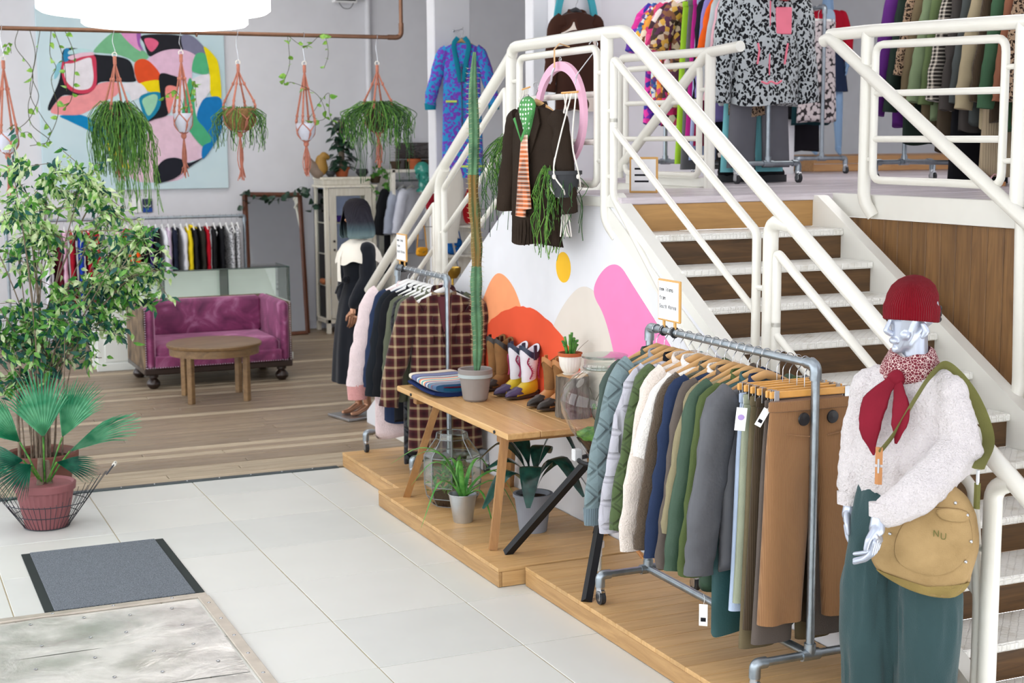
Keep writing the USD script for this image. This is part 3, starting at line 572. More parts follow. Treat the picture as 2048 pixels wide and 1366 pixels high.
swing_tag('white swing tag low on the teal raincoat hem', (3.0, 4.90, .36), .035, .09, -.7, lines=True)
# sign on the bar
mat('sign_white', 'f3f3f3', .5); mat('sign_wood', 'd9a75e', .5)
def sign(loc, lines, label, rz=0):
    t = thing('rack_sign', label, 'sign', loc, rz)
    part('board', cbox(-.006, .006, -.095, .095, .045, .23, .003), 'sign_wood', t)
    part('face', cbox(-.0072, -.0058, -.088, .088, .053, .222, .0003), 'sign_white', t)
    for s in (-1, 1):
        part('leg', cbox(-.004, .004, s*.048-.007, s*.048+.007, .012, .047, .001), 'sign_wood', t)
        part('clip_ring', tube([(.02*math.cos(a), s*.048, .02*math.sin(a)) for a in np.linspace(0, 2*PI, 16)], .005, 8), 'rubber', t)
    for k, l in enumerate(lines):
        for c, ch in enumerate(l):
            if ch == ' ': continue
            tm = meshkit.text_mesh(ch, .0165, .0006); v = np.asarray(tm.vertices); x0 = v[:, 0].min()-(.013-np.ptp(v[:, 0]))/2
            part('letter', (np.stack([-.0073-v[:, 2], .078-c*.0135-(v[:, 0]-x0)*.95, .178-k*.038+v[:, 1]], 1), np.asarray(tm.faces)), 'ink', t, False)
sign((XR, 5.62, ZB), ['new items', 'from', 'South Korea'], 'small white sign with wooden frame reading new items from South Korea, on the near rack')

# --- second rack behind the trestle table
GRP.update(clothes='coats on the rack behind the trestle table', hanger='white hangers on the rack behind the trestle table')
X2, Y2, Z2 = 3.335, 8.53, 1.365
rack('galvanized pipe clothes rack behind the trestle table with plaid coat at its near end', (X2, Y2, .1), .93)
sign((X2, Y2+.83, Z2), ['new items', 'from', 'South Korea'], 'small white sign with wooden frame on the rack of dark coats')
HW = hanger_wood(label='white hanger carrying the maroon plaid coat', m='hanger_white', loc=(X2, Y2+.07, Z2))
def plaid_extra(t):
    for s in (-1, 1):
        part('lapel', extrude([(s*.05, -.10), (s*.10, -.115), (s*.125, -.20), (s*.075, -.24), (s*.08, -.27), (s*.008, -.42)], .012, ony(-.054)), 'plaid_wine', t)
        part('pocket_flap', cbox(s*.115-.045, s*.115+.045, -.064, -.052, -.42, -.36, .004), 'plaid_wine', t)
    part('placket', cbox(-.012, .012, -.062, -.05, -.86, -.34, .003), 'plaid_wine', t)
    part('lining', extrude([(-.055, -.12), (.055, -.12), (.03, -.26), (0, -.36), (-.03, -.26)], .006, ony(-.052)), 'wine_lining', t)
garment('coat', 'long maroon and cream plaid coat facing the shop from the rack behind the table', 'coat', (X2, Y2+.07, Z2), 'plaid_wine', L=1.0, w=.2, d=.05, hem=.24, sl=.64, sr=(.082, .062), spread=.16, collar='plaid_wine', seed=41, flat=.7, wallside=-.01, extra=plaid_extra, cl_h=.06, rz=-.25)
for i, (y, nm, lb, m, o) in enumerate([
 (.17, 'parka', 'grey olive parka next to the plaid coat', 'olive_parka', dict(L=.85, sl=.62, sr=(.072, .058), collar='olive_parka', spread=.07)),
 (.25, 'quilted_coat', 'black quilted coat with long shiny hem', 'black_quilt', dict(L=1.1, sl=.60, collar='olive_parka', sr=(.066, .05), spread=.05)),
 (.33, 'jacket', 'light olive jacket between black coats', 'olive_parka', dict(L=.7, sl=.58, sr=(.06, .05), collar='olive_parka', spread=.08)),
 (.42, 'coat', 'black wool coat in the middle of the dark coats rack', 'black_cloth', dict(L=.86, sl=.62, sr=(.075, .06), collar='black_cloth', spread=.09)),
 (.53, 'leather_jacket', 'black jacket with brown trim beside the pink fur', 'jungle_cloth', dict(L=.76, sl=.64, sr=(.075, .06), collar='black_cloth', spread=.11)),
 (.62, 'coat', 'navy coat touching the pale pink fur coat', 'navy_cloth', dict(L=.9, sl=.6, sr=(.07, .055), spread=.1)),
 (.72, 'fur_coat', 'pale pink fur coat with rose cuffs', 'fur_pink', dict(L=1.02, sl=.60, sr=(.085, .07), cuff='fur_rose', collar='fur_pink', spread=.13, noise=.008, ch=.09, w=.23))]):
    garment(nm, lb, nm.replace('_', ' '), (X2, Y2+y, Z2), m, seed=50+i, flat=.6, rz=-.12+nr.uniform(-.04, .04), d=.036, wallside=-.05, **o)
    dup(HW, (X2, Y2+y, Z2), -.12, 'white hanger carrying the ' + lb)
GRP.update(clothes=None, hanger=None)
# ================================================================== plants, small helpers
leafmat('leaf_light', '8fc456', 'eaf2cc', 22); leafmat('leaf_mid', '2f7a2c', '74b04a', 22); leafmat('leaf_dark', '1d5146', '2f6e52', 18); leafmat('leaf_teal', '17433f', '2a6a62', 18)
leafmat('leaf_vine', '5d9a35', '9ccb52', 30); leafmat('leaf_deep', '1c3328', '35543f', 30, .3, .1); leafmat('leaf_gloss', '10312c', '1f4f45', 14, .15, .08); leafmat('palm_green', '2f9468', '7cc79a', 10); leafmat('palm_dark', '155a48', '2a8263', 14)
leafmat('strand_green', '4a8c30', '86b850', 30, .5, .2); leafmat('strand_dark', '23502a', '4c7a3e', 30, .5, .2); leafmat('aloe_green', '3f8f38', '79bd5a', 20, .3)
mat('bark', '7d6f60', .85, var=.3, vs=30, bump=.5, bs=60); mat('vine_stem', '4a4a34', .8); mat('soil', '3a2a20', .95, var=.3, vs=60, bump=.8, bs=120)
mat('terracotta', 'b5603c', .75, var=.08); mat('plum_pot', '8d5558', .6, var=.08, vs=5); mat('brown_pot', '6d3f33', .65, var=.1); mat('zinc', 'bfc3c6', .35, .8, var=.08, vs=10)
def leaf(L=1, W=.4, n=4, fold=.15, droop=.2, tip=1.0, cup=0):
    t = np.linspace(0, 1, n+1); w = W/2*np.sin(PI*np.clip(t**.75*.98+.02, 0, 1))**.8*(1-.15*t*tip); w[-1] = W*.01
    z = -droop*L*t**2; v = []
    for i in range(n+1): v += [(L*t[i], -w[i], z[i]+fold*w[i]), (L*t[i], 0, z[i]), (L*t[i], w[i], z[i]+fold*w[i])]
    f = []
    for i in range(n):
        a = 3*i
        for k in (0, 1): f.append((a+k, a+k+3, a+k+4, a+k+1))
    return np.array(v), np.array(f)
def put(m, pos, d, upv=(0, 0, 1), s=1):
    d = np.asarray(d, float); d /= np.linalg.norm(d); u = np.asarray(upv, float); y = np.cross(u, d)
    if np.linalg.norm(y) < 1e-3: y = np.cross((1, 0, .3), d)
    y /= np.linalg.norm(y); z = np.cross(d, y); v, f = m
    return np.asarray(v)*s @ np.stack([d, y, z]) + np.asarray(pos), f
def rv(a=1.0): return nr.normal(0, a, 3)
def strands(c, n, r, drop, spread, rad=.0022, kinks=5, up_=.05, lean=(0, 0), sq=1.0):
    'thin hanging stems that arch out of a pot and fall'
    out = []
    for i in range(n):
        a = nr.uniform(0, 2*PI); q = nr.uniform(.25, 1); s = spread*q; L = drop*nr.uniform(.35, 1); u = nr.uniform(.2, 1)*up_
        dx, dy = math.cos(a), math.sin(a)*sq; P = [(c[0]+dx*r*.5*q, c[1]+dy*r*.5*q, c[2])]
        P.append((c[0]+dx*(r*.8+s*.4)*q, c[1]+dy*(r*.8+s*.4)*q, c[2]+u))
        x, y = c[0]+dx*(r+s), c[1]+dy*(r+s)
        for k in range(1, kinks):
            P.append((x+lean[0]*k/kinks+nr.normal(0, .012), y+lean[1]*k/kinks+nr.normal(0, .012), c[2]+u*.4-L*k/(kinks-1)))
        out.append(tube(smoothline(P, 2), rad*nr.uniform(.7, 1.2), 3, False))
    return cat(*out)
def vine(P, n, L, W, m, t, stem=.0022, jitter=1.0, k=6, name='leaf'):
    P = smoothline(P, k); part('stem', tube(P, stem, 5), 'vine_stem', t)
    for i in range(n):
        p = P[int((i+.6)/n*(len(P)-1))]; d = rv(); d[2] = -abs(d[2])*.6; s = nr.uniform(.7, 1.2)
        part(name, put(leaf(L*s, W*s, 4, .2, .3), p, d, rv()), m, t, True)
def pot_lathe(r0, r1, h, rim=.01, rimh=.03, n=28, inner=.012):
    return lathe([(0, 0), (r0, 0), (r0+(r1-r0)*.85, h-rimh), (r1+rim, h-rimh+.002), (r1+rim*1.2, h), (r1-inner, h), (r0+(r1-r0)*.8-inner, h-.04), (0, h-.04)], n)

# ================================================================== trestle table and what stands on it
wood('table_wood', 'b98a52', 'd9b27b', 'y', .4, coat=.2); wood('leg_wood', '8d6238', 'b3844f', 'z', .5)
TZ = .72
t = thing('trestle_table', 'narrow light wood trestle table with splayed legs on the middle platform', 'table', (0, 0, 0))
for x0, x1 in ((2.965, 3.155), (3.157, 3.36), (3.362, 3.575)): part('top_board', cbox(x0, x1, 6.77, 8.46, TZ-.034, TZ, .005), 'table_wood', t)
for y in (6.93, 8.2):
    part('batten', cbox(2.985, 3.55, y-.025, y+.025, TZ-.075, TZ-.035, .004), 'leg_wood', t)
    part('bolt', cyl((2.958, y, TZ-.017), (2.967, y, TZ-.017), .009), 'rubber', t)
for a, b in (((3.01, 6.90, .69), (2.91, 6.84, .1)), ((3.0, 7.86, .69), (2.90, 8.13, .1)), ((3.5, 6.92, .69), (3.56, 6.85, .1)), ((3.5, 7.9, .69), (3.56, 8.1, .1))):
    part('leg', tube([a, b], .029, 4), 'leg_wood', t, False)
# folded striped blanket
n_ = {'tc': ('texture_coordinate', {}), 'sx': ('separate_xyz', {}), 'mr': ('map_range', {'from_min': 7.93, 'from_max': 8.42}), 'p': ('principled_bsdf', {'roughness': .9, 'sheen_weight': .3}), 'nz': ('noise_texture', {'scale': 240.0}), 'bu': ('bump', {'strength': .4, 'distance': .004}),
      'rp': ('rgb_ramp', {'interpolate': False, 'ramp': [(p_, hexc(c_)) for p_, c_ in ((0, '16507a'), (.05, '1d2f5e'), (.1, '7c2036'), (.125, '14688a'), (.2, '1d2f5e'), (.25, 'e8e2d6'), (.28, '2a6fa0'), (.33, 'd8692f'), (.37, 'e6d9c0'), (.41, '3c9a98'), (.46, 'e9dfc8'), (.5, 'd8692f'), (.55, '2c8aa5'), (.6, 'e8e2d6'), (.63, '233a72'), (.7, '4a5d9a'), (.8, '202c5c'), (.84, 'e2d8c2'), (1, 'e2d8c2'))]})}
mk('blanket_stripes', n_, [('tc.object', 'sx.vector'), ('sx.y', 'mr.value'), ('mr.result', 'rp.fac'), ('rp.color', 'p.base_color'), ('tc.object', 'nz.vector'), ('nz.fac', 'bu.height'), ('bu.normal', 'p.normal')], 'p.BSDF')
mat('blanket_teal', '17597c', .9, bump=.3, bs=300); mat('blanket_navy', '1c2c5a', .9, bump=.3, bs=300); mat('blanket_wine', '7a2138', .9)
t = thing('folded_blanket', 'folded woven blanket with teal, orange and cream stripes at the end of the trestle table', 'blanket')
def fold_loop(z0, z1, x0=3.0, x1=3.33, y0=7.93, y1=8.42, sag=.012):
    R = []
    for y in np.linspace(y0, y1, 12):
        k = (y-y0)/(y1-y0); e = .96 if y in (y0, y1) else 1
        a = np.arange(40)/40*2*PI; xx, zz = ringz((x1-x0)/2*e, (z1-z0)/2*e, 40, 3.2)
        R.append(np.stack([(x0+x1)/2+xx+.01*k, np.full(40, y)+.012*np.sin(xx*9), (z0+z1)/2+zz-sag*np.cos(xx*9)-.006*math.sin(k*5)], 1))
    return loft(R)
part('upper_fold', fold_loop(TZ+.036, TZ+.088, 3.01, 3.33), 'blanket_stripes', t, 60)
part('lower_fold', fold_loop(TZ+.012, TZ+.040, 3.0, 3.34), 'blanket_navy', t, 60)
part('inner_fold', fold_loop(TZ+.045, TZ+.062, 3.06, 3.315, 7.926, 8.4), 'blanket_teal', t, 60)
part('inner_edge', fold_loop(TZ+.064, TZ+.072, 3.06, 3.31, 7.927, 8.39), 'blanket_wine', t, 60)
# cactus
mat('cactus_green', '3c6b4a', .6, var=.3, vs=12, c2='5c8a5f'); mat('cactus_old', '44704c', .8, vs=55, c2='a06a36', stretch=(1, 1, .05)); mat('cactus_pot', '8b8480', .6, var=.08); mat('pot_band', 'a8b3b4', .6); mat('spine', 'c9b98f', .7)
CX, CY = 3.20, 7.76
t = thing('potted_cactus', 'very tall ribbed column cactus in a grey pot on the trestle table', 'cactus', (CX, CY, TZ))
part('pot', lathe([(0, 0), (.06, 0), (.072, .012), (.088, .12), (.094, .145), (.1, .15), (.1, .185), (.094, .19), (.085, .185), (.08, .15), (0, .15)], 32), 'cactus_pot', t)
part('pot_band', lathe([(.0935, .138), (.1, .14), (.1005, .16), (.094, .162)], 32), 'pot_band', t)
part('soil', lathe([(0, .165), (.083, .16)], 24), 'soil', t)
def cact(z0, z1, rb, ph, m, nm, rf):
    R = []; zz = np.linspace(z0, z1, 40)
    for z in zz:
        k = (z-.16)/1.82; a = np.arange(60)/60*2*PI; r = rf(z)*(1+.2*np.cos(5*a+ph)); c = .007*math.sin(k*7)+.005*math.sin(k*19), 0
        R.append(np.stack([c[0]+.01+r*np.cos(a), c[1]+r*np.sin(a), np.full(60, z)], 1))
    part(nm, loft(R), m, t, 50)
cact(.16, .78, 0, 0, 'cactus_green', 'lower_stem', lambda z: .017+.011*min(1, (z-.16)/.2)+.0025*math.sin(z*30))
cact(.775, 1.30, 0, .4, 'cactus_old', 'woody_stem', lambda z: .0265+.0025*math.sin(z*30))
cact(1.295, 1.985, 0, 0, 'cactus_green', 'upper_stem', lambda z: .0255*(1-max(0, (z-1.55)/.44)**2*.75)+.001)
sp = []
for z in np.arange(.3, 1.9, .028):
    for j in range(5):
        a = (2*PI*j)/5; k = (z-.16)/1.82; r = .030; cx = .01+.007*math.sin(k*7)+.005*math.sin(k*19)
        for q in (-.5, .5): sp.append(tube([(cx+r*math.cos(a), r*math.sin(a), z), (cx+(r+.014)*math.cos(a+q*.5), (r+.014)*math.sin(a+q*.5), z+.006*q)], .0008, 3, False))
part('spines', cat(*sp), 'spine', t, False, kind='stuff')
# boots
mat('suede_brown', '8a623c', .85, var=.15, vs=12, bump=.2, bs=200); mat('leather_dark', '2c2522', .4, bump=.15, bs=90); mat('leather_navy', '27304a', .35); mat('leather_white', 'e9e6ee', .4, bump=.1, bs=90); mat('leather_yellow', 'd3b52a', .4, bump=.1, bs=90); mat('leather_purple', '4b3f63', .38, bump=.12, bs=90); mat('stitch_red', '9c2452', .6); mat('sole', '3a2c22', .6); mat('leather_tan', 'b57a45', .45)
def boot(label, loc, rz, shaft, vamp, toe, trim, group, H=.30, inlay=False, s=1.0):
    'western boot, toe towards local -x, standing on z = 0'
    t = thing('cowboy_boot', label, 'boot', loc, rz, group)
    def ring(cx, cz, w, d, tilt, n=28):
        a = np.arange(n)/n*2*PI; return np.stack([cx+w*np.cos(a)*math.cos(tilt), d*np.sin(a), cz+w*np.cos(a)*math.sin(tilt)], 1)
    sh = [ring(.01, .105, .05, .038, .25), ring(.012, .15, .051, .04, .1), ring(.014, .2, .056, .047, 0), ring(.014, H-.045, .062, .052, 0)]
    a = np.arange(28)/28*2*PI; top = ring(.014, H-.01, .064, .054, 0); top[:, 2] += .022*np.cos(2*a+PI)*-1-.0
    part('shaft', loft(sh + [top, top*np.array([.93, .9, 1]) - np.array([0, 0, .004]), ring(.014, H-.07, .054, .044, 0)], True), shaft, t, 60)
    up2 = top + np.array([0, 0, .001]); lo = top - np.array([0, 0, .026]); lo[:, 2] -= .012*np.abs(np.sin(a))
    sc_ = np.array([1.03, 1.035, 1]); part('top_trim', loft([(lo-[.014, 0, 0])*sc_+[.014, 0, 0], (up2-[.014, 0, 0])*sc_+[.014, 0, 0]], False), trim, t, 60)
    for q in (-1, 1): part('pull_strap', cbox(.002, .026, q*.053-.004, q*.053+.004, H-.075, H+.012, .002), trim, t)
    ft = []
    for x, zc, hw, hd in ((.062, .06, .026, .02), (.05, .068, .058, .034), (.01, .065, .058, .038), (-.03, .052, .045, .039), (-.07, .04, .032, .04), (-.11, .031, .023, .036)):
        b = np.arange(24)/24*2*PI; ft.append(np.stack([np.full(24, x)+.02*(np.sin(b)*hw/.06)*.0, hd*np.cos(b), np.maximum(.014 if x < .0 else .03*min(1, x/.04), zc+hw*np.sin(b))], 1))
    part('vamp', loft(ft), vamp, t, 60)
    tc = []
    for x, hw, hd in ((-.075, .030, .0405), (-.105, .0245, .037), (-.14, .018, .026), (-.165, .011, .013), (-.172, .004, .005)):
        b = np.arange(24)/24*2*PI; tc.append(np.stack([np.full(24, x)+.012*np.sin(b*6)*(x == -.075), hd*1.02*np.cos(b), np.maximum(.012, .012+hw+hw*1.03*np.sin(b)+.004*(x < -.12))], 1))
    part('toe_cap', loft(tc), toe, t, 60)
    so = np.array([(.06, .03), (.02, .036), (-.03, .038), (-.08, .042), (-.12, .037), (-.16, .02), (-.178, .0)]); out = np.vstack([so, so[::-1]*[1, -1]])
    part('sole', extrude(out, .008, lambda v: np.stack([v[:, 0], v[:, 1], .006+v[:, 2]+np.maximum(0, -(v[:, 0]+.1))*.12+np.maximum(0, v[:, 0])*.5*.6], 1)), 'sole', t)
    part('heel', tube([(.048, 0, 0), (.052, 0, .04)], [.026, .034], 16), 'sole', t)
    if inlay:
        for q in (-1, 1):
            for e in (-1, 1):
                P = [(.014+e*.040, H-.06), (.014+e*.047, H-.09), (.014+e*.030, H-.125), (.014+e*.024, H-.15), (.014+e*.036, H-.185)]
                P3 = smoothline([(x, q*(.0535*math.sqrt(max(.05, 1-((x-.014)/.062)**2))+.0015), z) for x, z in P], 5)
                part('flame_inlay', tube(P3, .0042, 6), 'stitch_red', t)
                for k in range(2, len(P3)-1, 2):
                    p = P3[k]; part('flame_inlay', tube([p, p+np.array([-e*.016, q*.003, .006])], [.0028, .0005], 5), 'stitch_red', t)
    return t
kw = dict(shaft='suede_brown', vamp='suede_brown', toe='leather_dark', trim='leather_dark', group='brown western boots')
boot('brown suede western boot with navy toe, the farther of its pair', (3.505, 8.19, TZ), .35, **kw); boot('brown suede western boot with navy toe, the nearer of its pair', (3.50, 8.06, TZ), .35, **kw)
kw = dict(shaft='leather_white', vamp='leather_yellow', toe='leather_purple', trim='leather_navy', group='white and yellow western boots', inlay=True)
boot('white and yellow western boot with purple toe, the farther of its pair', (3.50, 7.85, TZ), .30, **kw); boot('white and yellow western boot with purple toe, the nearer of its pair', (3.515, 7.72, TZ), .30, **kw)
kw = dict(shaft='suede_brown', vamp='leather_tan', toe='leather_dark', trim='leather_tan', group='dark and tan boots behind the stump', H=.27)
boot('dark brown toed tan boot half hidden behind the tree stump', (3.525, 7.43, TZ), .28, **kw); boot('tan patterned boot directly behind the small succulent pot', (3.53, 7.30, TZ), .25, **kw)
# stump, small pot
mat('stump_bark', '5a5048', .95, var=.4, vs=26, bump=1.0, bs=40, stretch=(1, 1, .25), bdist=.03, c2='82786c'); mat('stump_top', 'b89468', .7, var=.15, vs=16); mat('white_clay', 'e9e5dc', .5)
t = thing('tree_stump', 'short bark covered tree stump used as a stand on the trestle table', 'stump', (3.485, 7.06, TZ))
R = []
a = np.arange(72)/72*2*PI; rr = .088*(1+.06*np.sin(5*a+1)+.05*np.sin(11*a)+.05*nr.uniform(-1, 1, 72))
for z in np.linspace(0, .225, 12): R.append(np.stack([rr*np.cos(a)*(1+.03*math.cos(z*14)), rr*np.sin(a), np.full(72, z)+.004*np.sin(a*4)*(z > .2)], 1))
part('bark', loft(R, True), 'stump_bark', t, 50); part('cut_face', loft([np.stack([rr*.94*np.cos(a), rr*.94*np.sin(a), .2262+.004*np.sin(a*4)], 1), np.stack([rr*.9*np.cos(a), rr*.9*np.sin(a), .229+.003*np.sin(a*4)], 1)], True), 'stump_top', t)
t = thing('potted_succulent', 'small succulent in a ribbed white pot with terracotta rim on the stump', 'potted plant', (3.475, 7.075, TZ+.229))
part('saucer', lathe([(0, 0), (.035, 0), (.042, .008), (.03, .011), (0, .011)], 24), 'white_clay', t)
a = np.arange(64)/64*2*PI; R = []
for z, r in ((.011, .03), (.02, .042), (.05, .056), (.085, .061), (.105, .062)): R.append(np.stack([r*(1+.025*np.cos(a*22))*np.cos(a), r*(1+.025*np.cos(a*22))*np.sin(a), np.full(64, z)], 1))
part('pot', loft(R), 'white_clay', t, 40); part('rim', lathe([(.06, .103), (.066, .104), (.067, .122), (.06, .123), (.057, .11)], 32), 'terracotta', t); part('soil', lathe([(0, .114), (.058, .112)], 20), 'soil', t)
for i in range(9):
    a = i*2.4; P = [(.02*math.cos(a), .02*math.sin(a), .112), (.03*math.cos(a), .03*math.sin(a), .14+.02*(i % 3)), (.045*math.cos(a), .045*math.sin(a), .165+.02*(i % 4))]
    part('succulent_stem', noisy(tube(smoothline(P, 4), .007, 7), .004, (90, 90, 90), i), 'leaf_mid', t, 60)
part('dry_stalk', tube(smoothline([(.03, 0, .115), (.06, -.01, .15), (.1, -.02, .185)], 4), .0012, 5), 'bark', t)

# big glass jar on a steel tripod
def glassmat(name, tint, lo=.03, hi=.55):
    return mk(name, {'lw': ('layer_weight', {'blend': .5}), 'pw': ('math', {'math_type': 'power', 'value2': 3.5}), 'ma': ('math', {'math_type': 'multiply_add', 'value2': hi, 'value3': lo}), 't': ('transparent_bsdf', {'color': tint}), 'g': ('glossy_bsdf', {'roughness': .02, 'color': (1, 1, 1)}), 'm': ('mix_closure', {})},
              [('lw.facing', 'pw.value1'), ('pw.value', 'ma.value1'), ('ma.value', 'm.fac'), ('t.BSDF', 'm.closure1'), ('g.BSDF', 'm.closure2')], 'm.closure')
glassmat('clear_glass', (.93, .95, .93), .035, .75); glassmat('rim_glass', (.62, .68, .66), .12, .7)
mat('black_steel', '26272a', .45, .6, var=.1); mat('plastic_white', 'dfe0e2', .4)
JX, JY = 3.37, 6.47
t = thing('glass_terrarium_jar', 'big round glass jar terrarium with wide neck on a steel tripod beside the quilted jackets', 'terrarium', (JX, JY, .58))
part('glass', lathe([(.02, .0), (.07, .02), (.11, .09), (.175, .19), (.216, .27), (.225, .33), (.208, .40), (.16, .46), (.12, .485), (.104, .495), (.104, .545), (.112, .55), (.114, .56), (.106, .562)], 48), 'clear_glass', t, 60)
part('neck_ring', lathe([(.104, .492), (.111, .497), (.111, .505), (.104, .51)], 40), 'rim_glass', t, 60); part('rim', lathe([(.104, .55), (.115, .552), (.117, .562), (.106, .566)], 40), 'rim_glass', t, 60)
part('soil', lathe([(0, .01), (.06, .03), (.10, .09), (.14, .14), (.12, .15), (0, .165)], 32), 'soil', t)
part('moss', noisy(lathe([(0, .15), (.135, .145), (.145, .165), (.1, .185), (0, .18)], 36), .015, (40, 40, 40), 3), 'leaf_mid', t)
for i in range(26):
    a = nr.uniform(0, 2*PI); r = nr.uniform(0, .1); part('leaf', put(leaf(nr.uniform(.03, .05), .022, 4, .2, .3), (r*math.cos(a), r*math.sin(a), nr.uniform(.17, .36)), rv()+[0, 0, .4]), rng.choice(['leaf_mid', 'leaf_vine']), t, True)
for i in range(5): part('stem', tube(smoothline([(nr.normal(0, .03), nr.normal(0, .03), .16), (nr.normal(0, .03), nr.normal(0, .03), .27), (nr.normal(0, .05), nr.normal(0, .05), .38)], 4), .002, 5), 'vine_stem', t)
t = thing('jar_tripod', 'black steel tripod with slanting square legs carrying the round glass jar', 'stand')
for a, b in (((3.26, 6.46, .60), (2.945, 6.74, .1)), ((3.33, 6.33, .60), (2.955, 5.85, .1)), ((3.48, 6.55, .60), (3.55, 6.9, .1))): part('leg', tube([a, b], .026, 4), 'black_steel', t, False)
part('ring', tube([(JX+.13*math.cos(q), JY+.13*math.sin(q), .605) for q in np.linspace(0, 2*PI, 33)], .012, 8), 'black_steel', t)
for q in (2.6, 4.0, 5.7): part('clamp', cbox(JX+.14*math.cos(q)-.022, JX+.14*math.cos(q)+.022, JY+.14*math.sin(q)-.02, JY+.14*math.sin(q)+.02, .60, .66, .004), 'plastic_white', t)
t = thing('drain_valve', 'white plastic drain valve with clear end below the round jar', 'valve', (3.235, 6.27, .1))
for z0, z1, r_, m_ in ((.0, .075, .02, 'clear_glass'), (.0, .072, .013, 'plastic_white'), (.075, .12, .017, 'plastic_white'), (.12, .15, .028, 'plastic_white'), (.15, .19, .02, 'zinc'), (.19, .30, .019, 'plastic_white')):
    part('valve_section', cyl((0, 0, z0), (0, 0, z1), r_, 18), m_, t)
part('cross_pipe', pipe([(0, 0, .28), (0, .0, .40), (.15, .19, .48)], .012, 8), 'plastic_white', t)
t = thing('wooden_tap', 'wooden barrel tap pointing down behind the olive jacket sleeve', 'tap', (3.33, 6.12, .26))
part('tap_body', tube([(.05, .2, .16), (.03, .04, .06), (0, 0, .03), (-.005, -.01, -.0)], [.02, .028, .032, .018], 12), 'leg_wood', t); part('spout', tube([(0, 0, .02), (.03, -.07, -.05)], [.013, .010], 10), 'leather_tan', t); part('handle', tube([(.03, -.07, -.05), (.04, -.10, -.09)], [.007, .006], 8), 'bar_wood', t)

# things under the table
mat('lead', '8b9092', .4, .7)
t = thing('faceted_terrarium', 'eight sided leaded glass terrarium under the trestle table', 'terrarium', (3.09, 7.86, .1), PI/8)
prof = [(.12, .0), (.152, .05), (.165, .12), (.165, .29), (.095, .39), (.088, .425)]
oc = lambda r, z, k: (r*math.cos(k*PI/4), r*math.sin(k*PI/4), z)
for (r0, z0), (r1, z1) in zip(prof, prof[1:]):
    for k in range(8):
        q = np.array([oc(r0, z0, k), oc(r0, z0, k+1), oc(r1, z1, k+1), oc(r1, z1, k)]); nrm = np.cross(q[1]-q[0], q[3]-q[0]); nrm /= np.linalg.norm(nrm)
        part('pane', (np.vstack([q, q-nrm*.002]), BOXF[:0].tolist() or np.array([[0, 1, 2, 3], [7, 6, 5, 4], [0, 4, 5, 1], [1, 5, 6, 2], [2, 6, 7, 3], [3, 7, 4, 0]])), 'clear_glass', t, False)
part('lead_frame', cat(*[tube([oc(r, z, k) for r, z in prof], .0028, 5) for k in range(8)], *[tube([oc(r, z, k) for k in range(9)], .0028, 5) for r, z in prof]), 'lead', t)
part('soil', lathe([(0, .004), (.115, .004), (.14, .05), (.0, .07)], 24), 'soil', t)
part('planting', cat(*[put(leaf(nr.uniform(.03, .06), .025, 3), (nr.normal(0, .055), nr.normal(0, .055), nr.uniform(.06, .24)), rv()+[0, 0, .3]) for _ in range(170)]), 'leaf_mid', t, True, kind='stuff')
t = thing('potted_aloe', 'green strap leaved plant in a small zinc bucket under the trestle table', 'potted plant', (2.985, 7.44, .1))
part('bucket', lathe([(0, 0), (.052, 0), (.054, .006), (.078, .155), (.082, .158), (.082, .163), (.075, .16), (.07, .12), (0, .12)], 32), 'zinc', t); part('soil', lathe([(0, .135), (.072, .13)], 20), 'soil', t)
for a, L, up_, dr in ((3.6, .34, .12, .9), (3.1, .30, .22, .55), (4.2, .28, .25, .3), (5.6, .36, .1, 1.0), (6.1, .34, .14, .9), (.6, .3, .2, .5), (1.6, .28, .2, .4), (2.4, .33, .26, .25), (5.0, .3, .06, 1.1), (2.9, .4, .3, .3), (5.9, .42, .16, .5)):
    P = smoothline([(0, 0, .13), (.25*L*math.cos(a), .25*L*math.sin(a), .13+up_*.8), (.6*L*math.cos(a), .6*L*math.sin(a), .13+up_), (L*math.cos(a), L*math.sin(a), .13+up_-dr*L*.7)], 4)
    k = np.linspace(0, 1, len(P)); part('leaf', tube(P, .014*(1-k**1.6)+.001, 6, flat=.3), 'aloe_green', t, 60)
t = thing('potted_cast_iron_plant', 'dark glossy broad leaved plant in a grey pot by the table leg', 'potted plant', (3.26, 7.10, .1))
part('pot', pot_lathe(.075, .105, .21, .004, .02), 'grey_rib', t); part('soil', lathe([(0, .19), (.09, .185)], 20), 'soil', t)
for a, L, w_, up_, dr in ((2.4, .32, .12, .30, .6), (3.3, .32, .12, .16, .9), (4.2, .30, .11, .2, 1.0), (5.2, .34, .12, .24, .9), (6.0, .34, .12, .20, 1.0), (.8, .28, .11, .26, .4), (1.7, .3, .11, .32, .3), (5.5, .30, .06, .40, 1.3), (2.9, .26, .12, .22, .3)):
    P = smoothline([(0, 0, .18), (.2*L*math.cos(a), .2*L*math.sin(a), .18+up_*.7), (.55*L*math.cos(a), .55*L*math.sin(a), .18+up_), (L*math.cos(a), L*math.sin(a), .18+up_-dr*L*.6)], 5)
    k = np.linspace(0, 1, len(P)); part('leaf', tube(P, .004+w_*.5*np.clip(np.sin(PI*np.clip((k-.25)/.78, 0, 1)), 0, 1), 8, flat=.09), 'leaf_gloss', t, 60)
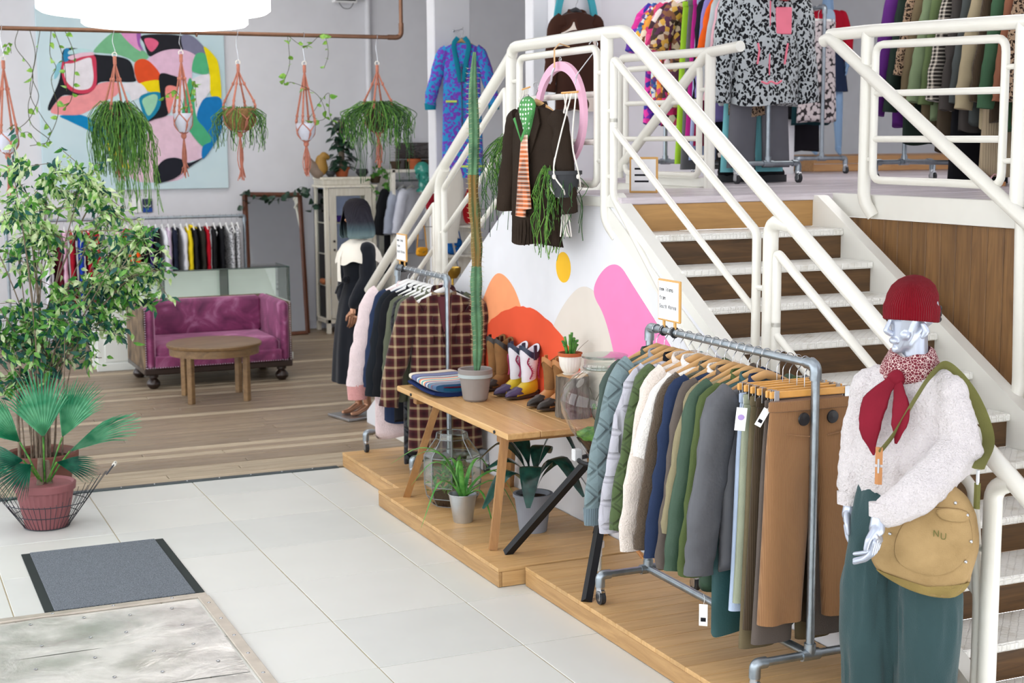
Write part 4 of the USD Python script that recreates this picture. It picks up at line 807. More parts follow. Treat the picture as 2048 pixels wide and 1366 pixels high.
# ================================================================== mannequins
mat('silver_skin', 'b9c0cf', .34, .6, var=.02); mat('bronze_skin', 'b98a6e', .28, .7, var=.03); mat('blue_skin', '8fb2d8', .45, var=.03)
def hand(cx, cz, cy=0, s=1, k=1.0, curl=.35, fwd=-1):
    'palm hanging down from (cx, cy, cz), fingers curling towards local y*fwd, thumb on the front edge'
    ch = [[(cx, cy, cz, .022*k), (cx, cy+fwd*.004, cz-.035*k, .026*k)], [(cx-.0*s, cy-.022*k, cz-.04*k, .014*k), (cx, cy+.022*k, cz-.075*k, .012*k)], [(cx, cy+fwd*.028*k, cz-.05*k, .013*k), (cx, cy-fwd*.02*k, cz-.078*k, .012*k)]]
    for i, L in enumerate((.062, .072, .068, .054)):
        y = cy+fwd*(.030-.0195*i)*k; z = cz-.082*k
        c = curl*(1+.15*i); a1 = z-L*.45*k; x1 = cx-s*.008*k; x2 = cx-s*(.010+.022*c)*k; z2 = a1-L*.33*k; x3 = cx-s*(.012+.055*c)*k; z3 = z2-L*.22*k
        ch.append([(cx, y, z+.012*k, .0095*k), (x1, y+fwd*.002, a1, .009*k), (x2, y+fwd*.002, z2, .008*k), (x3, y+fwd*.002, z3, .0068*k)])
    ch.append([(cx, cy+fwd*.024*k, cz-.03*k, .013*k), (cx-s*.012*k, cy+fwd*.048*k, cz-.062*k, .0105*k), (cx-s*.018*k, cy+fwd*.052*k, cz-.092*k, .008*k)])
    return ch
def head(z, y=0, k=1.0, turn=0):
    'mannequin head: z is the chin height, face towards local -y'
    c, s_ = math.cos(turn), math.sin(turn)
    def q(x, yy, zz, *r): return (c*x-s_*yy, y+s_*x+c*yy, z+zz, *r)
    K = lambda *a: q(*[v*k for v in a])
    return [[K(0, .012, .155, .078), K(0, .035, .15, .076)], [K(0, -.005, .135, .070), K(0, -.034, .022, .026)], [K(0, .02, .13, .068), K(0, -.01, .035, .040)], [K(-.03, -.032, .06, .022), K(.03, -.032, .06, .022)],
            [K(0, -.075, .112, .0075), K(0, -.094, .074, .0085), K(0, -.084, .067, .011)], [K(0, -.094, .074, .008), K(0, -.072, .062, .012)], [K(-.038, -.060, .122, .011), K(0, -.073, .120, .010), K(.038, -.060, .122, .011)],
            [K(-.014, -.058, .036, .012), K(0, -.064, .036, .012), K(.014, -.058, .036, .012)], [K(0, -.05, .006, .016), K(0, -.03, .01, .02)],
            [K(-.073, .012, .10, .010), K(-.079, .022, .075, .013), K(-.072, .012, .055, .008)], [K(.073, .012, .10, .010), K(.079, .022, .075, .013), K(.072, .012, .055, .008)],
            [K(0, .022, .06, .047), q(0, .03, -.06, .046)]]
# --- silver mannequin by the stairs; local front is -y, height 1.61 m
MX, MY = 3.35, 4.12
t = thing('male_mannequin', 'silver male mannequin in red beanie, cream fleece and teal trousers by the stairs', 'mannequin', (MX, MY, .102), math.radians(-58))
arms = [[(-.135, .0, 1.21, .04), (-.18, .01, 1.0, .036), (-.185, -.04, .80, .03)], [(.135, .0, 1.21, .04), (.195, -.03, 1.02, .036), (.04, -.325, .84, .03)]]
bd = head(1.365, 0, .98, math.radians(-40)) + [[(0, .035, 1.33, .047), (0, .03, 1.22, .075)], [(-.10, .03, 1.22, .04), (.10, .03, 1.22, .04)], [(-.06, .03, 1.17, .06), (-.06, 0, .85, .06)], [(.06, .03, 1.17, .06), (.06, 0, .85, .06)], [(0, .03, 1.17, .07), (0, 0, .85, .07)],
      [(-.07, 0, .82, .07), (-.09, .0, .45, .055), (-.09, .01, .08, .04), (-.09, -.1, .03, .03)], [(.07, 0, .82, .07), (.09, 0, .45, .055), (.09, .01, .08, .04), (.09, -.1, .03, .03)]] + arms \
    + hand(-.185, .79, -.045, -1, 1.0, .4) + hand(.03, .835, -.345, 1, 1.05, .9)
part('body', blob(bd, .008, 7), 'silver_skin', t, True, label='glossy silver body')
sw = [[(-.065, .02, 1.20, .105), (-.07, -.005, .95, .115), (-.065, -.005, .87, .108)], [(.065, .02, 1.20, .105), (.07, -.005, .95, .115), (.065, -.005, .87, .108)], [(0, .02, 1.22, .1), (0, -.005, .87, .12)], [(-.115, .02, 1.245, .058), (.115, .02, 1.245, .058)], [(0, .03, 1.25, .08), (0, .03, 1.295, .066)],
      [(-.14, .01, 1.22, .07), (-.18, .015, 1.0, .068), (-.178, -.03, .86, .058)], [(.14, .01, 1.22, .072), (.20, -.03, 1.03, .080), (.125, -.235, .91, .074), (.062, -.315, .862, .058)]]
m_ = blob(sw, .012, 10); m_ = noisy(noisy(m_, .010, (9, 9, 12), 5), .006, (45, 45, 45), 9)
mat('sherpa_sweater', 'd8d1d1', .95, var=.03, vs=40, bump=1.0, bs=120, sheen=.3, bdist=.012)
part('fleece_sweater', m_, 'sherpa_sweater', t, True, label='cream fleece sweater')
for x, y, z in ((-.19, -.038, .80), (.038, -.33, .85)): part('cuff', tube([(x, y+.006, z+.035), (x, y, z-.012)], [.046, .042], 20), 'sherpa_sweater', t)
mat('teal_wool', '32494b', .8, var=.06, bump=.25, bs=220, sheen=.2)
tr = [[(-.075, 0, .86, .095), (-.095, -.005, .5, .115), (-.105, -.01, .12, .105)], [(.075, 0, .86, .095), (.095, -.005, .5, .12), (.105, -.01, .12, .11)], [(-.045, 0, .80, .11), (.045, 0, .80, .11)]]
m_ = blob(tr, .014, 6); m_ = noisy(m_, .034, (13, 13, 2.2), 4)
part('trousers', m_, 'teal_wool', t, True, label='wide teal wool trousers')
# beanie
mk('red_knit', {'tc': ('texture_coordinate', {}), 'gz': ('separate_xyz', {}), 'at': ('math', {'math_type': 'arctan2'}), 'ml': ('math', {'math_type': 'multiply', 'value2': 62.0}), 'si': ('math', {'math_type': 'sine'}), 'bu': ('bump', {'strength': .7, 'distance': .006}), 'p': ('principled_bsdf', {'base_color': hexc('7c0a1a'), 'roughness': .9, 'specular_ior_level': .1, 'sheen_weight': .05})},
   [('tc.object', 'gz.vector'), ('gz.y', 'at.value1'), ('gz.x', 'at.value2'), ('at.value', 'ml.value1'), ('ml.value', 'si.value1'), ('si.value', 'bu.height'), ('bu.normal', 'p.normal')], 'p.BSDF')
R = []
for z, r, dy in ((-.055, .098, .0), (-.05, .103, 0), (-.01, .105, .002), (.0, .103, .002), (.012, .098, .004), (.04, .094, .008), (.07, .08, .014), (.09, .058, .018), (.103, .03, .02), (.107, .006, .02)):
    a = np.arange(40)/40*2*PI; R.append(np.stack([r*.93*np.cos(a), .02+dy+r*1.06*np.sin(a), 1.52+z*1.0+.014*-np.sin(a)*(z < .02)], 1))
part('beanie', loft(R), 'red_knit', t, 60, label='ribbed red beanie')
part('hat_pin', cat(sphere(.016, (.07, .09, 1.487)), sphere(.012, (.075, .09, 1.507)), sphere(.012, (.077, .08, 1.47))), 'button_black', t)
# bandana
n_ = {'tc': ('texture_coordinate', {}), 'v': ('voronoi_texture', {'scale': 95.0, 'feature': 'distance_to_edge'}), 'w': ('wave_texture', {'scale': 11.0, 'distortion': 9.0, 'wave_type': 'rings'}), 'rp': ('rgb_ramp', {'interpolate': False, 'ramp': [(0, hexc('d9c3bd')), (.055, hexc('6c1526')), (1, hexc('7d1a2c'))]}), 'rw': ('rgb_ramp', {'interpolate': False, 'ramp': [(0, (1, 1, 1)), (.72, hexc('d2b8b2')), (.84, (1, 1, 1))]}), 'mx': ('mix', {'mix_type': 'multiply', 'fac': 0.0}), 'p': ('principled_bsdf', {'roughness': .75})}
mk('paisley_red', n_, [('tc.object', 'v.vector'), ('v.distance', 'rp.fac'), ('rp.color', 'p.base_color')], 'p.BSDF'); mat('bandana_red', '7a1829', .75, var=.12, bump=.2, bs=200)
R = []
for z, r in ((1.27, .105), (1.28, .115), (1.315, .10), (1.352, .082), (1.365, .066)):
    a = np.arange(40)/40*2*PI; R.append(np.stack([r*np.cos(a), .03+r*np.sin(a)*.95, z+.018*np.sin(a)+.004*np.sin(a*5+z*60)], 1))
part('bandana', loft(R, False), 'paisley_red', t, 60, label='red paisley neck scarf')
part('bandana_knot', noisy(sphere(.03, (-.01, -.085, 1.275), (1, .8, 1), 3), .006, (40, 40, 40)), 'bandana_red', t, True)
for P, W in (([(-.02, -.10, 1.27), (-.065, -.14, 1.19), (-.075, -.158, 1.10), (-.055, -.165, 1.01)], (.018, .045, .038, .003)), ([(.0, -.10, 1.26), (.03, -.145, 1.18), (.03, -.16, 1.12), (.022, -.165, 1.06)], (.016, .034, .03, .004))):
    part('bandana_tail', noisy(tube(smoothline(P, 6), np.interp(np.linspace(0, 3, 19), range(4), W), 10, flat=.22, upv=(0, 1, 0)), .006, (30, 30, 22), 2), 'bandana_red', t, True)
# canvas bag on his left side
mat('canvas_tan', '967b52', .85, vs=7, bump=.3, bs=240, c2='b19468'); mat('webbing_olive', '6b6a3c', .8, bump=.3, bs=300); mat('canvas_worn', '8f7b4a', .85, var=.25, vs=9, bump=.3, bs=240)
t = thing('shoulder_bag', 'tan canvas shoulder bag on an olive strap at the silver mannequin side', 'bag', (MX, MY, .102), math.radians(-58))
C_ = np.array([.14, -.165, .735]); U_ = np.array([.954, .30, 0]); U_ /= np.linalg.norm(U_); N_ = np.array([U_[1], -U_[0], 0])
def bagto(v): return C_ + v[:, :1]*U_ + v[:, 1:2]*np.array([0, 0, 1]) + v[:, 2:3]*N_
ol = chaikin([(-.094, .213), (-.162, .034), (-.19, -.07), (-.165, -.125), (-.043, -.19), (.094, -.208), (.150, -.155), (.178, .034), (.148, .153), (.077, .204), (-.01, .222)], 3)
oc_ = ol.mean(0); oa = np.arctan2(*(ol-oc_).T[::-1]); orr = np.linalg.norm(ol-oc_, axis=1); oi = np.argsort(oa)
def bag_z(p, T=.07):
    'bulge of the bag front at outline points p'
    d = p-oc_; r = np.linalg.norm(d, axis=1); R = np.interp(np.arctan2(d[:, 1], d[:, 0]), oa[oi], orr[oi], period=2*PI); return T*(1-np.minimum(.999, r/R)**2.6)**(1/2.6)
def patch(P, lift, k=3):
    P = chaikin(P, k); c = P.mean(0); R = [np.column_stack([c+(P-c)*s, bag_z(c+(P-c)*s)+lift*(s < 1)+.0005]) for s in (1, .985, .8, .6, .4, .2, .02)]; v, f = loft(R, True); return bagto(v), f
part('body', noisy(pillow(ol, .07, 10, 2.6, True, bagto), .008, (12, 12, 12), 7), 'canvas_tan', t, True)
part('front_pocket', patch([(-.06, .13), (.12, .135), (.15, .06), (.15, -.03), (.05, -.12), (-.13, -.07)], .006), 'canvas_tan', t, True)
part('pocket_flap', patch([(.02, .135), (.13, .13), (.145, .085), (.04, .09)], .012, 2), 'canvas_tan', t, True)
part('base_patch', patch([(-.175, -.10), (-.05, -.145), (.09, -.155), (.155, -.12), (.13, -.165), (.085, -.195), (-.04, -.18), (-.15, -.125)], .004, 2), 'canvas_worn', t, True)
for x, y in ((-.12, .03), (.13, .11), (.145, .02), (.13, -.05), (.09, .15)): part('snap', tf(sphere(.006, (0, 0, 0), (1, 1, 1), 2), t=bagto(np.array([[x, y, bag_z(np.array([[x, y]]))[0]+.008]]))[0]), 'hook_steel', t)
for k, (ch, a_) in enumerate((('N', .3), ('U', .2))):
    tm = meshkit.text_mesh(ch, .022, .001); v = np.asarray(tm.vertices); part('letter', (bagto(np.stack([.02+k*.024+v[:, 0], .035-.008*k+v[:, 1], .079+v[:, 2]], 1)), np.asarray(tm.faces)), 'webbing_olive', t, False)
A = bagto(np.array([[-.165, .19, .02]]))[0]; B = bagto(np.array([[.16, .14, -.0]]))[0]
st_ = smoothline([A+[0, 0, .11], (.02, -.165, 1.10), (.075, -.125, 1.22), (.105, -.05, 1.295), (.125, .05, 1.305), (.20, .11, 1.2), (.265, .09, 1.06), B+[0, 0, .12]], 8)
part('strap', tube(st_, .021, 6, flat=.16, upv=(1, .3, 0)), 'webbing_olive', t, 60)
for q, (P, m_) in enumerate(((A+[0, 0, .10], 'leather_tan'), (A+[0, 0, .03], 'leather_tan'))): part('strap_tab', tube([P+[0, 0, .03], P-[0, 0, .03]], .013, 4, flat=.4), m_, t)
for P in (A+[0, 0, .065], B+[0, 0, .09]): part('buckle', tube([P+[0, 0, .025], P-[0, 0, .025]], .006, 6), 'hook_steel', t)
part('strap_tab', tube([B+[0, 0, .07], B-[0, 0, .02]], .011, 4, flat=.4), 'webbing_olive', t)

# --- bronze mannequin in the black dress; local front is -y
FX, FY = 3.62, 11.25
t = thing('female_mannequin', 'bronze mannequin with grey bob wig, black dress and wide white collar', 'mannequin', (FX, FY, .025), math.radians(-78))
bd = head(1.50, 0, .98, 0) + [[(0, .03, 1.5, .045), (0, .02, 1.36, .06)], [(-.10, .02, 1.32, .035), (.10, .02, 1.32, .035)], [(-.05, .01, 1.27, .06), (-.04, 0, 1.1, .05), (-.04, .01, .95, .06)], [(.05, .01, 1.27, .06), (.04, 0, 1.1, .05), (.04, .01, .95, .06)],
     [(-.06, .01, .9, .065), (-.06, .0, .5, .05), (-.055, .02, .12, .032), (-.055, .03, .07, .03), (-.055, -.07, .022, .022), (-.055, -.12, .018, .015)], [(.06, .01, .9, .065), (.06, .0, .5, .05), (.055, .04, .12, .032), (.055, .05, .07, .03), (.055, -.05, .022, .022), (.055, -.10, .018, .015)],
     [(-.13, .02, 1.31, .035), (-.175, .03, 1.1, .03), (-.16, -.03, .86, .025)], [(.13, .02, 1.31, .035), (.185, -.0, 1.1, .03), (.165, -.13, .89, .025)]] + hand(-.16, .85, -.03, -1, .9, .4) + hand(.165, .885, -.135, 1, 1.0, .4)
part('body', blob(bd, .01, 4), 'bronze_skin', t, True)
mat('dress_black', '14171f', .85, var=.1, bump=.25, bs=260, sheen=.15); mat('collar_white', 'ece6da', .8, var=.03, bump=.15, bs=260)
R = []
for z, w_, d_, f in ((1.36, .10, .075, 0), (1.33, .155, .10, 0), (1.25, .15, .115, 0), (1.12, .115, .105, .1), (1.05, .12, .11, .2), (.9, .165, .15, .5), (.7, .19, .18, .8), (.5, .205, .20, 1), (.28, .215, .215, 1), (.27, .21, .21, 1)):
    x, y = ringz(w_, d_, 60, 2.2); a = np.arange(60)/60*2*PI; k = 1+.045*f*np.sin(a*9+2*math.sin(z*3)); R.append(np.stack([x*k, y*k+.01, np.full(60, z)], 1))
part('dress', loft(R), 'dress_black', t, 60)
for s, q in ((-1, 0), (1, -.10)): part('sleeve', noisy(blob([[(s*.14, .02, 1.34, .065), (s*.188, .015+q*.2, 1.1, .072), (s*.172, -.02+q*.85, .95, .062), (s*.166, -.03+q, .91, .038)]], .02, 6), .008, (20, 20, 14), s+4), 'dress_black', t, True)
part('belt', lathe([(.118, 1.085), (.124, 1.09), (.124, 1.125), (.118, 1.13)], 40, (0, .012, 0), .92), 'dress_black', t); part('bow', cat(sphere(.035, (.02, -.115, 1.10), (1, .6, .8)), tube([(.0, -.115, 1.09), (-.03, -.16, 1.04), (-.03, -.18, .99)], [.02, .028, .03], 8, flat=.3)), 'dress_black', t)
R = []
for k_, (r_, z) in enumerate(((.055, 1.425), (.09, 1.41), (.15, 1.375), (.195, 1.315), (.215, 1.25), (.212, 1.246), (.19, 1.305), (.145, 1.365), (.085, 1.40), (.055, 1.415))):
    a = np.arange(64)/64*2*PI; fr = max(0, k_-2 if k_ < 5 else 7-k_)/3; w_ = 1+.05*fr*np.sin(a*7); R.append(np.stack([r_*np.cos(a)*w_*.95, .02+r_*np.sin(a)*w_*.86, z+.018*fr*np.sin(a*7+1)-.03*np.abs(np.sin(a))**3*fr], 1))
part('collar', loft(R, False), 'collar_white', t, 60)
part('collar_tie', noisy(tube(smoothline([(.0, -.10, 1.38), (.01, -.16, 1.28), (.015, -.17, 1.18), (.01, -.165, 1.09)], 5), np.linspace(.012, .032, 16), 8, flat=.25, upv=(0, 1, 0)), .004, (30, 30, 30)), 'collar_white', t, 60)
n_ = {'tc': ('texture_coordinate', {}), 'sx': ('separate_xyz', {}), 'mr': ('map_range', {'from_min': 1.42, 'from_max': 1.70}), 'rp': ('rgb_ramp', {'ramp': [(0, hexc('7d9496')), (.28, hexc('43545b')), (.5, hexc('25242e')), (1, hexc('17131b'))]}), 'w': ('wave_texture', {'bands_direction': 'x', 'scale': 30.0, 'distortion': 2.0}), 'bu': ('bump', {'strength': .5, 'distance': .005}), 'p': ('principled_bsdf', {'roughness': .6, 'specular_ior_level': .2})}
mk('hair_ombre', n_, [('tc.object', 'sx.vector'), ('sx.z', 'mr.value'), ('mr.result', 'rp.fac'), ('rp.color', 'p.base_color'), ('tc.object', 'w.vector'), ('w.fac', 'bu.height'), ('bu.normal', 'p.normal')], 'p.BSDF')
R = []
for z, r_, op in ((1.745, .02, 0), (1.738, .055, 0), (1.715, .085, 0), (1.67, .108, .0), (1.62, .116, .12), (1.56, .126, .42), (1.50, .136, .5), (1.45, .138, .52), (1.425, .12, .55), (1.43, .10, .6), (1.5, .105, .55), (1.6, .10, .5)):
    a = -PI/2 + op + np.linspace(0, 1, 60)*(2*PI-2*op); st_ = .006*np.sin(np.linspace(0, 60, 60)); R.append(np.stack([(r_+st_*(z < 1.6))*np.cos(a)*.92, .012+(r_+st_*(z < 1.6))*np.sin(a)*1.06, np.full(60, z)], 1))
part('wig', loft(R, False, False), 'hair_ombre', t, True)
t = thing('mannequin_stand', 'square steel floor plate under the bronze mannequin', 'stand', (FX-.03, FY, 0), math.radians(-78)); part('plate', cbox(-.17, .17, -.17, .17, .003, .024, .004), 'steel', t)
# ================================================================== back of the shop
# lamp, copper pipe
mk('lamp_glow', {'e': ('emission', {'color': (1, .985, .96), 'strength': 7.0})}, [], 'e.emission'); mat('copper', '82604c', .4, .75, var=.15, vs=10); mat('frosted', 'fbfaf7', .6)
t = thing('drum_lamp', 'large glowing white drum pendant lamp above the planked floor', 'lamp', (1.54, 8.25, .042))
part('drum_shade', lathe([(0, 2.875), (.60, 2.87), (.622, 2.885), (.625, 3.15), (.61, 3.165), (0, 3.165)], 64), 'lamp_glow', t, 40)
part('lower_diffuser', lathe([(0, 2.80), (.43, 2.80), (.445, 2.812), (.445, 2.872), (0, 2.872)], 64, (.05, -.02, 0)), 'lamp_glow', t, 40); part('cable', cyl((0, 0, 3.165), (0, 0, 4.6), .008), 'rubber', t)
PY, PZ = 12.0, 3.09
t = thing('copper_pipe', 'long copper pipe hung from the ceiling carrying the macrame planters', 'pipe')
part('pipe', pipe([(-2.5, PY, PZ), (4.30, PY, PZ), (4.30, PY, 4.6)], .017, 12, .06), 'copper', t); part('elbow', tube(bend([(4.18, PY, PZ), (4.30, PY, PZ), (4.30, PY, PZ+.12)], .06, 6), .022, 12), 'copper', t)
for x in (.6, 2.56): part('hanger_clip', tube([(x, PY+.03*math.cos(a), PZ+.03*math.sin(a)) for a in np.linspace(0, 2*PI, 12)], .006, 6), 'copper', t)
# painting
mat('canvas_blue', 'c6dfe6', .8, var=.03, vs=1.5, c2='d3e6ea'); PC = {}
def paint(c):
    if c not in PC: PC[c] = mat('paint_' + c, c, .7, var=.06, vs=14, bump=.15, bs=90)
    return PC[c]
t = thing('painting', 'large square abstract painting with pink, black, green and blue patches on the back wall', 'painting')
pc = [(1.878,3.711),(3.931,3.438),(3.926,1.706),(1.876,1.700)]
part('canvas', cbox(1.875, 3.93, 16.955, 16.997, 1.70, 3.72, .004), 'canvas_blue', t)
for k, (c, P) in enumerate((
 ('e8c6d6', [(3.019,2.461),(3.317,2.527),(3.492,2.345),(3.606,2.262),(3.644,2.145),(3.615,2.037),(3.480,1.997),(3.390,1.816),(3.091,1.779),(2.879,1.799),(2.785,1.891),(2.775,2.038),(2.941,2.118),(3.031,2.347)]),
 ('0f86bd', [(2.084,2.525),(2.319,2.533),(2.535,2.413),(2.690,2.315),(2.685,2.185),(2.558,2.211),(2.405,2.349),(2.190,2.461)]), ('e8cf1f', [(2.558,2.211),(2.672,2.251),(2.776,2.054),(2.803,1.923),(2.677,2.007)]),
 ('23242a', [(2.164,3.247),(2.126,3.096),(2.086,2.890),(1.966,2.636),(1.979,2.581),(2.045,2.668),(2.141,2.748),(2.328,2.733),(2.472,2.798),(2.540,2.895),(2.891,2.899),(2.910,2.963),(2.868,3.124),(2.727,3.178),(2.490,3.197),(2.351,3.250)]),
 ('f09a9c', [(1.993,2.557),(2.077,2.700),(2.141,2.740),(2.392,2.766),(2.523,2.879),(2.714,2.889),(2.717,2.768),(2.546,2.670),(2.384,2.574),(2.256,2.533)]),
 ('d0425c', [(2.134,3.104),(2.236,3.127),(2.347,3.166),(2.481,3.181),(2.498,3.022),(2.482,2.846),(2.393,2.774),(2.267,2.773),(2.169,2.836),(2.127,2.954)]), ('e9e3e8', [(2.157,3.081),(2.251,3.098),(2.425,3.160),(2.453,3.085),(2.459,2.926),(2.414,2.827),(2.284,2.810),(2.190,2.872),(2.151,2.970)]),
 ('2a86b5', [(2.167,3.247),(2.218,3.240),(2.202,3.126),(2.140,3.120)]), ('8fc9d6', [(2.041,2.921),(2.066,3.064),(2.130,3.120),(2.098,2.985)]), ('ecc6d6', [(2.207,3.169),(2.412,3.225),(2.482,3.194),(2.347,3.166),(2.236,3.130)]), ('bfe0e2', [(2.216,3.232),(2.351,3.258),(2.475,3.226),(2.349,3.211),(2.214,3.189)]),
 ('79b98b', [(2.476,3.237),(2.673,3.427),(2.784,3.419),(3.018,3.247),(3.063,3.167),(2.932,3.117),(2.853,3.156),(2.727,3.198),(2.569,3.212)]), ('e39ac9', [(2.782,3.434),(2.953,3.430),(2.956,3.318),(2.989,3.238),(2.891,3.301)]), ('a060ae', [(2.948,3.430),(2.996,3.428),(2.981,3.335),(3.018,3.239),(2.964,3.299)]),
 ('26262c', [(3.022,3.416),(3.449,3.418),(3.502,3.297),(3.475,3.247),(3.294,3.247),(3.146,3.201),(3.072,3.192),(3.029,3.320)]), ('e5678a', [(3.031,3.371),(3.120,3.383),(3.187,3.331),(3.115,3.238),(3.064,3.272)]),
 ('7f7f97', [(3.445,3.416),(3.564,3.419),(3.680,3.317),(3.737,3.223),(3.540,3.208),(3.467,3.255)]), ('e6bfd6', [(3.054,3.123),(3.179,3.226),(3.344,3.268),(3.508,3.251),(3.614,3.176),(3.554,3.053),(3.537,2.905),(3.427,2.830),(3.202,2.980)]),
 ('e2532a', [(2.916,3.108),(2.998,3.155),(3.094,3.114),(3.193,2.975),(3.117,2.876),(2.971,2.867),(2.914,2.979)]), ('f0d614', [(2.939,2.875),(3.176,2.921),(3.185,2.779),(3.049,2.800)]), ('e6e2e7', [(2.737,2.865),(2.947,2.891),(3.040,2.787),(2.965,2.734),(2.867,2.696),(2.838,2.769)]),
 ('1f87a8', [(2.957,2.737),(3.097,2.790),(3.194,2.771),(3.181,2.641),(3.089,2.502),(3.020,2.469),(2.968,2.607)]), ('9fd3b0', [(2.984,2.705),(3.096,2.763),(3.152,2.739),(3.123,2.624),(3.046,2.526),(3.001,2.608)]),
 ('202127', [(3.180,2.979),(3.333,2.975),(3.422,2.928),(3.391,2.851),(3.266,2.834),(3.243,2.674),(3.258,2.540),(3.118,2.490),(3.027,2.458),(3.124,2.546),(3.187,2.673)]), ('f09088', [(3.243,2.834),(3.362,2.851),(3.395,2.773),(3.322,2.674),(3.268,2.551)]),
 ('e8e4eb', [(3.373,2.802),(3.547,2.938),(3.741,2.993),(3.764,2.841),(3.690,2.725),(3.599,2.543),(3.543,2.378),(3.317,2.527)]), ('4fae7d', [(3.510,2.938),(3.563,2.840),(3.585,2.510),(3.753,2.311),(3.736,2.220),(3.653,2.170),(3.506,2.345),(3.416,2.543)]), ('57b481', [(3.600,3.214),(3.710,3.216),(3.741,3.039),(3.702,2.992),(3.583,3.014),(3.548,3.053)]),
 ('f2dc12', [(3.696,3.304),(3.794,3.220),(3.857,3.090),(3.871,2.718),(3.758,2.756),(3.750,3.006),(3.715,3.203)]), ('1b7bbb', [(3.652,2.692),(3.740,2.739),(3.874,2.710),(3.871,2.411),(3.812,2.261),(3.645,2.039),(3.644,2.179),(3.744,2.245),(3.677,2.378),(3.585,2.510)]),
 ('23242d', [(3.084,1.774),(3.092,1.903),(3.182,2.020),(3.299,2.056),(3.398,2.035),(3.480,1.994),(3.639,2.049),(3.478,1.944),(3.324,1.830),(3.189,1.781)]))):
    part('painted_patch', extrude(closed(P), .0012+.0005*k, ony(16.955)), paint(c), t)
for k, (x0, x1, c) in enumerate(((2.82, 2.932, 'tag_white'), (2.944, 3.055, 'leather_navy'))):
    q = thing('photo_print', ('white blank print pinned beside the dark print under the painting', 'small dark photo print pinned under the painting')[k], 'print', (x0, 16.985, 1.44)); part('sheet', cbox(0, x1-x0, 0, .004, 0, .155), c, q)
    if k:
        part('printed_band', cbox(.004, .107, -.0008, 0, .004, .05, .0002), paint('2b4f9e'), q)
        for dx in (.03, .075): part('printed_curve', tube([(dx+.018*math.cos(a), -.0008, .085+.02*math.sin(a)) for a in np.linspace(PI, 2*PI, 9)], .003, 5), 'tag_white', q)
q = thing('wall_speaker', 'small dark and white box fixed high on the back wall', 'speaker', (5.37, 16.9, 3.82)); part('housing', cbox(-.14, .14, -.02, .09, .02, .2, .006), 'sign_white', q); part('grille', cbox(-.12, .12, -.026, -.02, .04, .2, .002), 'rubber', q); part('cable', tube(smoothline([(-.08, .0, .02), (-.02, .02, -.04), (.06, .02, -.04), (.1, 0, .02)], 5), .004, 5), 'rubber', q)

# macrame planters
mat('macrame', 'bf7c69', .9, var=.12, vs=40, bump=.6, bs=160); mat('pot_lilac', 'c9cbd8', .45, var=.03); mat('basket', '8a6a45', .85, var=.25, vs=60, bump=.7, bs=120); mat('basket_dark', '4a3d30', .85, var=.25, vs=60, bump=.7, bs=120); mat('cord_white', 'ece8df', .9)
def macrame(label, x, zr, zp, zb, ze, r, pot, plant, seed):
    'x; ring height zr; pot rim zp, pot base zb, tassel end ze; pot radius r'
    t = thing('macrame_planter', label, 'hanging planter', (x, PY, 0), group='macrame planters on the copper pipe')
    part('wire_hook', tube(smoothline([(0, .02, PZ-.005), (0, .0, PZ+.022), (0, -.022, PZ), (-.012, -.01, PZ-.08), (.006, 0, zr+.03), (0, 0, zr)], 5), .0025, 6), 'hook_steel', t)
    part('ring', tube([(.018*math.cos(a), 0, zr+.018*math.sin(a)) for a in np.linspace(0, 2*PI, 16)], .004, 6), 'cord_white', t)
    part('top_wrap', cyl((0, 0, zr-.012), (0, 0, zr-.075), .014, 10), 'macrame', t)
    for k in range(4):
        a = PI/4+k*PI/2+.2; e = (r*1.02*math.cos(a), r*1.02*math.sin(a)); P = smoothline([(0, 0, zr-.06), (e[0]*.35, e[1]*.35, zr-.06-(zr-zp)*.3), (e[0]*.9, e[1]*.9, zp+.06), (e[0], e[1], zp)], 4)
        c = part('cord', cat(*[tube(P+np.array([dx, dy, 0])*np.linspace(.3, 1, len(P))[:, None], .0042, 5) for dx, dy in ((.006, 0), (-.006, .004), (0, -.006))]), 'macrame', t)
        for j in (4, 8, 10):
            if j < len(P): part('knot', sphere(.0125, P[j], (1, 1, 1.3), 1), 'macrame', c)
        for s in (-1, 1):
            b = a+s*PI/4; part('net_cord', tube(smoothline([(e[0], e[1], zp), (r*1.03*math.cos(b), r*1.03*math.sin(b), (zp+zb)/2), (r*.7*math.cos(b), r*.7*math.sin(b), zb+.02), (0, 0, zb-.025)], 4), .005, 5), 'macrame', t)
    part('bottom_knot', sphere(.022, (0, 0, zb-.03), (1, 1, 1.2), 2), 'macrame', t)
    part('tassel', cat(*[tube(smoothline([(0, 0, zb-.03), (nr.normal(0, .012), nr.normal(0, .012), zb-.03-(zb-ze)*.5), (nr.normal(0, .018), nr.normal(0, .018), ze+nr.uniform(0, .09))], 3), .0042, 4, False) for _ in range(16)]), 'macrame', t)
    part('pot', lathe([(0, zb), (r*.55, zb+.002), (r*.9, zb+(zp-zb)*.4), (r, zp-.02), (r*.97, zp), (r*.88, zp-.005), (r*.8, zp-.05), (0, zp-.05)], 28), pot, t)
    return t
def rhips(t, c, n1, n2, **k):
    part('green_stems', strands(c, n1, m_ := .0, **k) if False else strands(c, n1, **k), 'strand_green', t, True, kind='stuff'); part('dark_stems', strands(c, n2, **k), 'strand_dark', t, True, kind='stuff')
t = macrame('macrame planter with the fullest bushy hanging cactus, in front of the painting', 1.91, 2.905, 2.46, 2.28, 1.90, .105, 'basket_dark', 1, 1); rhips(t, (0, 0, 2.45), 170, 120, r=.1, drop=.52, spread=.13, rad=.0032, up_=.10); 
part('green_stems', strands((.09, 0, 2.40), 110, .09, .78, .10, .003, 6, .06, (.05, 0)), 'strand_green', t, True, kind='stuff')
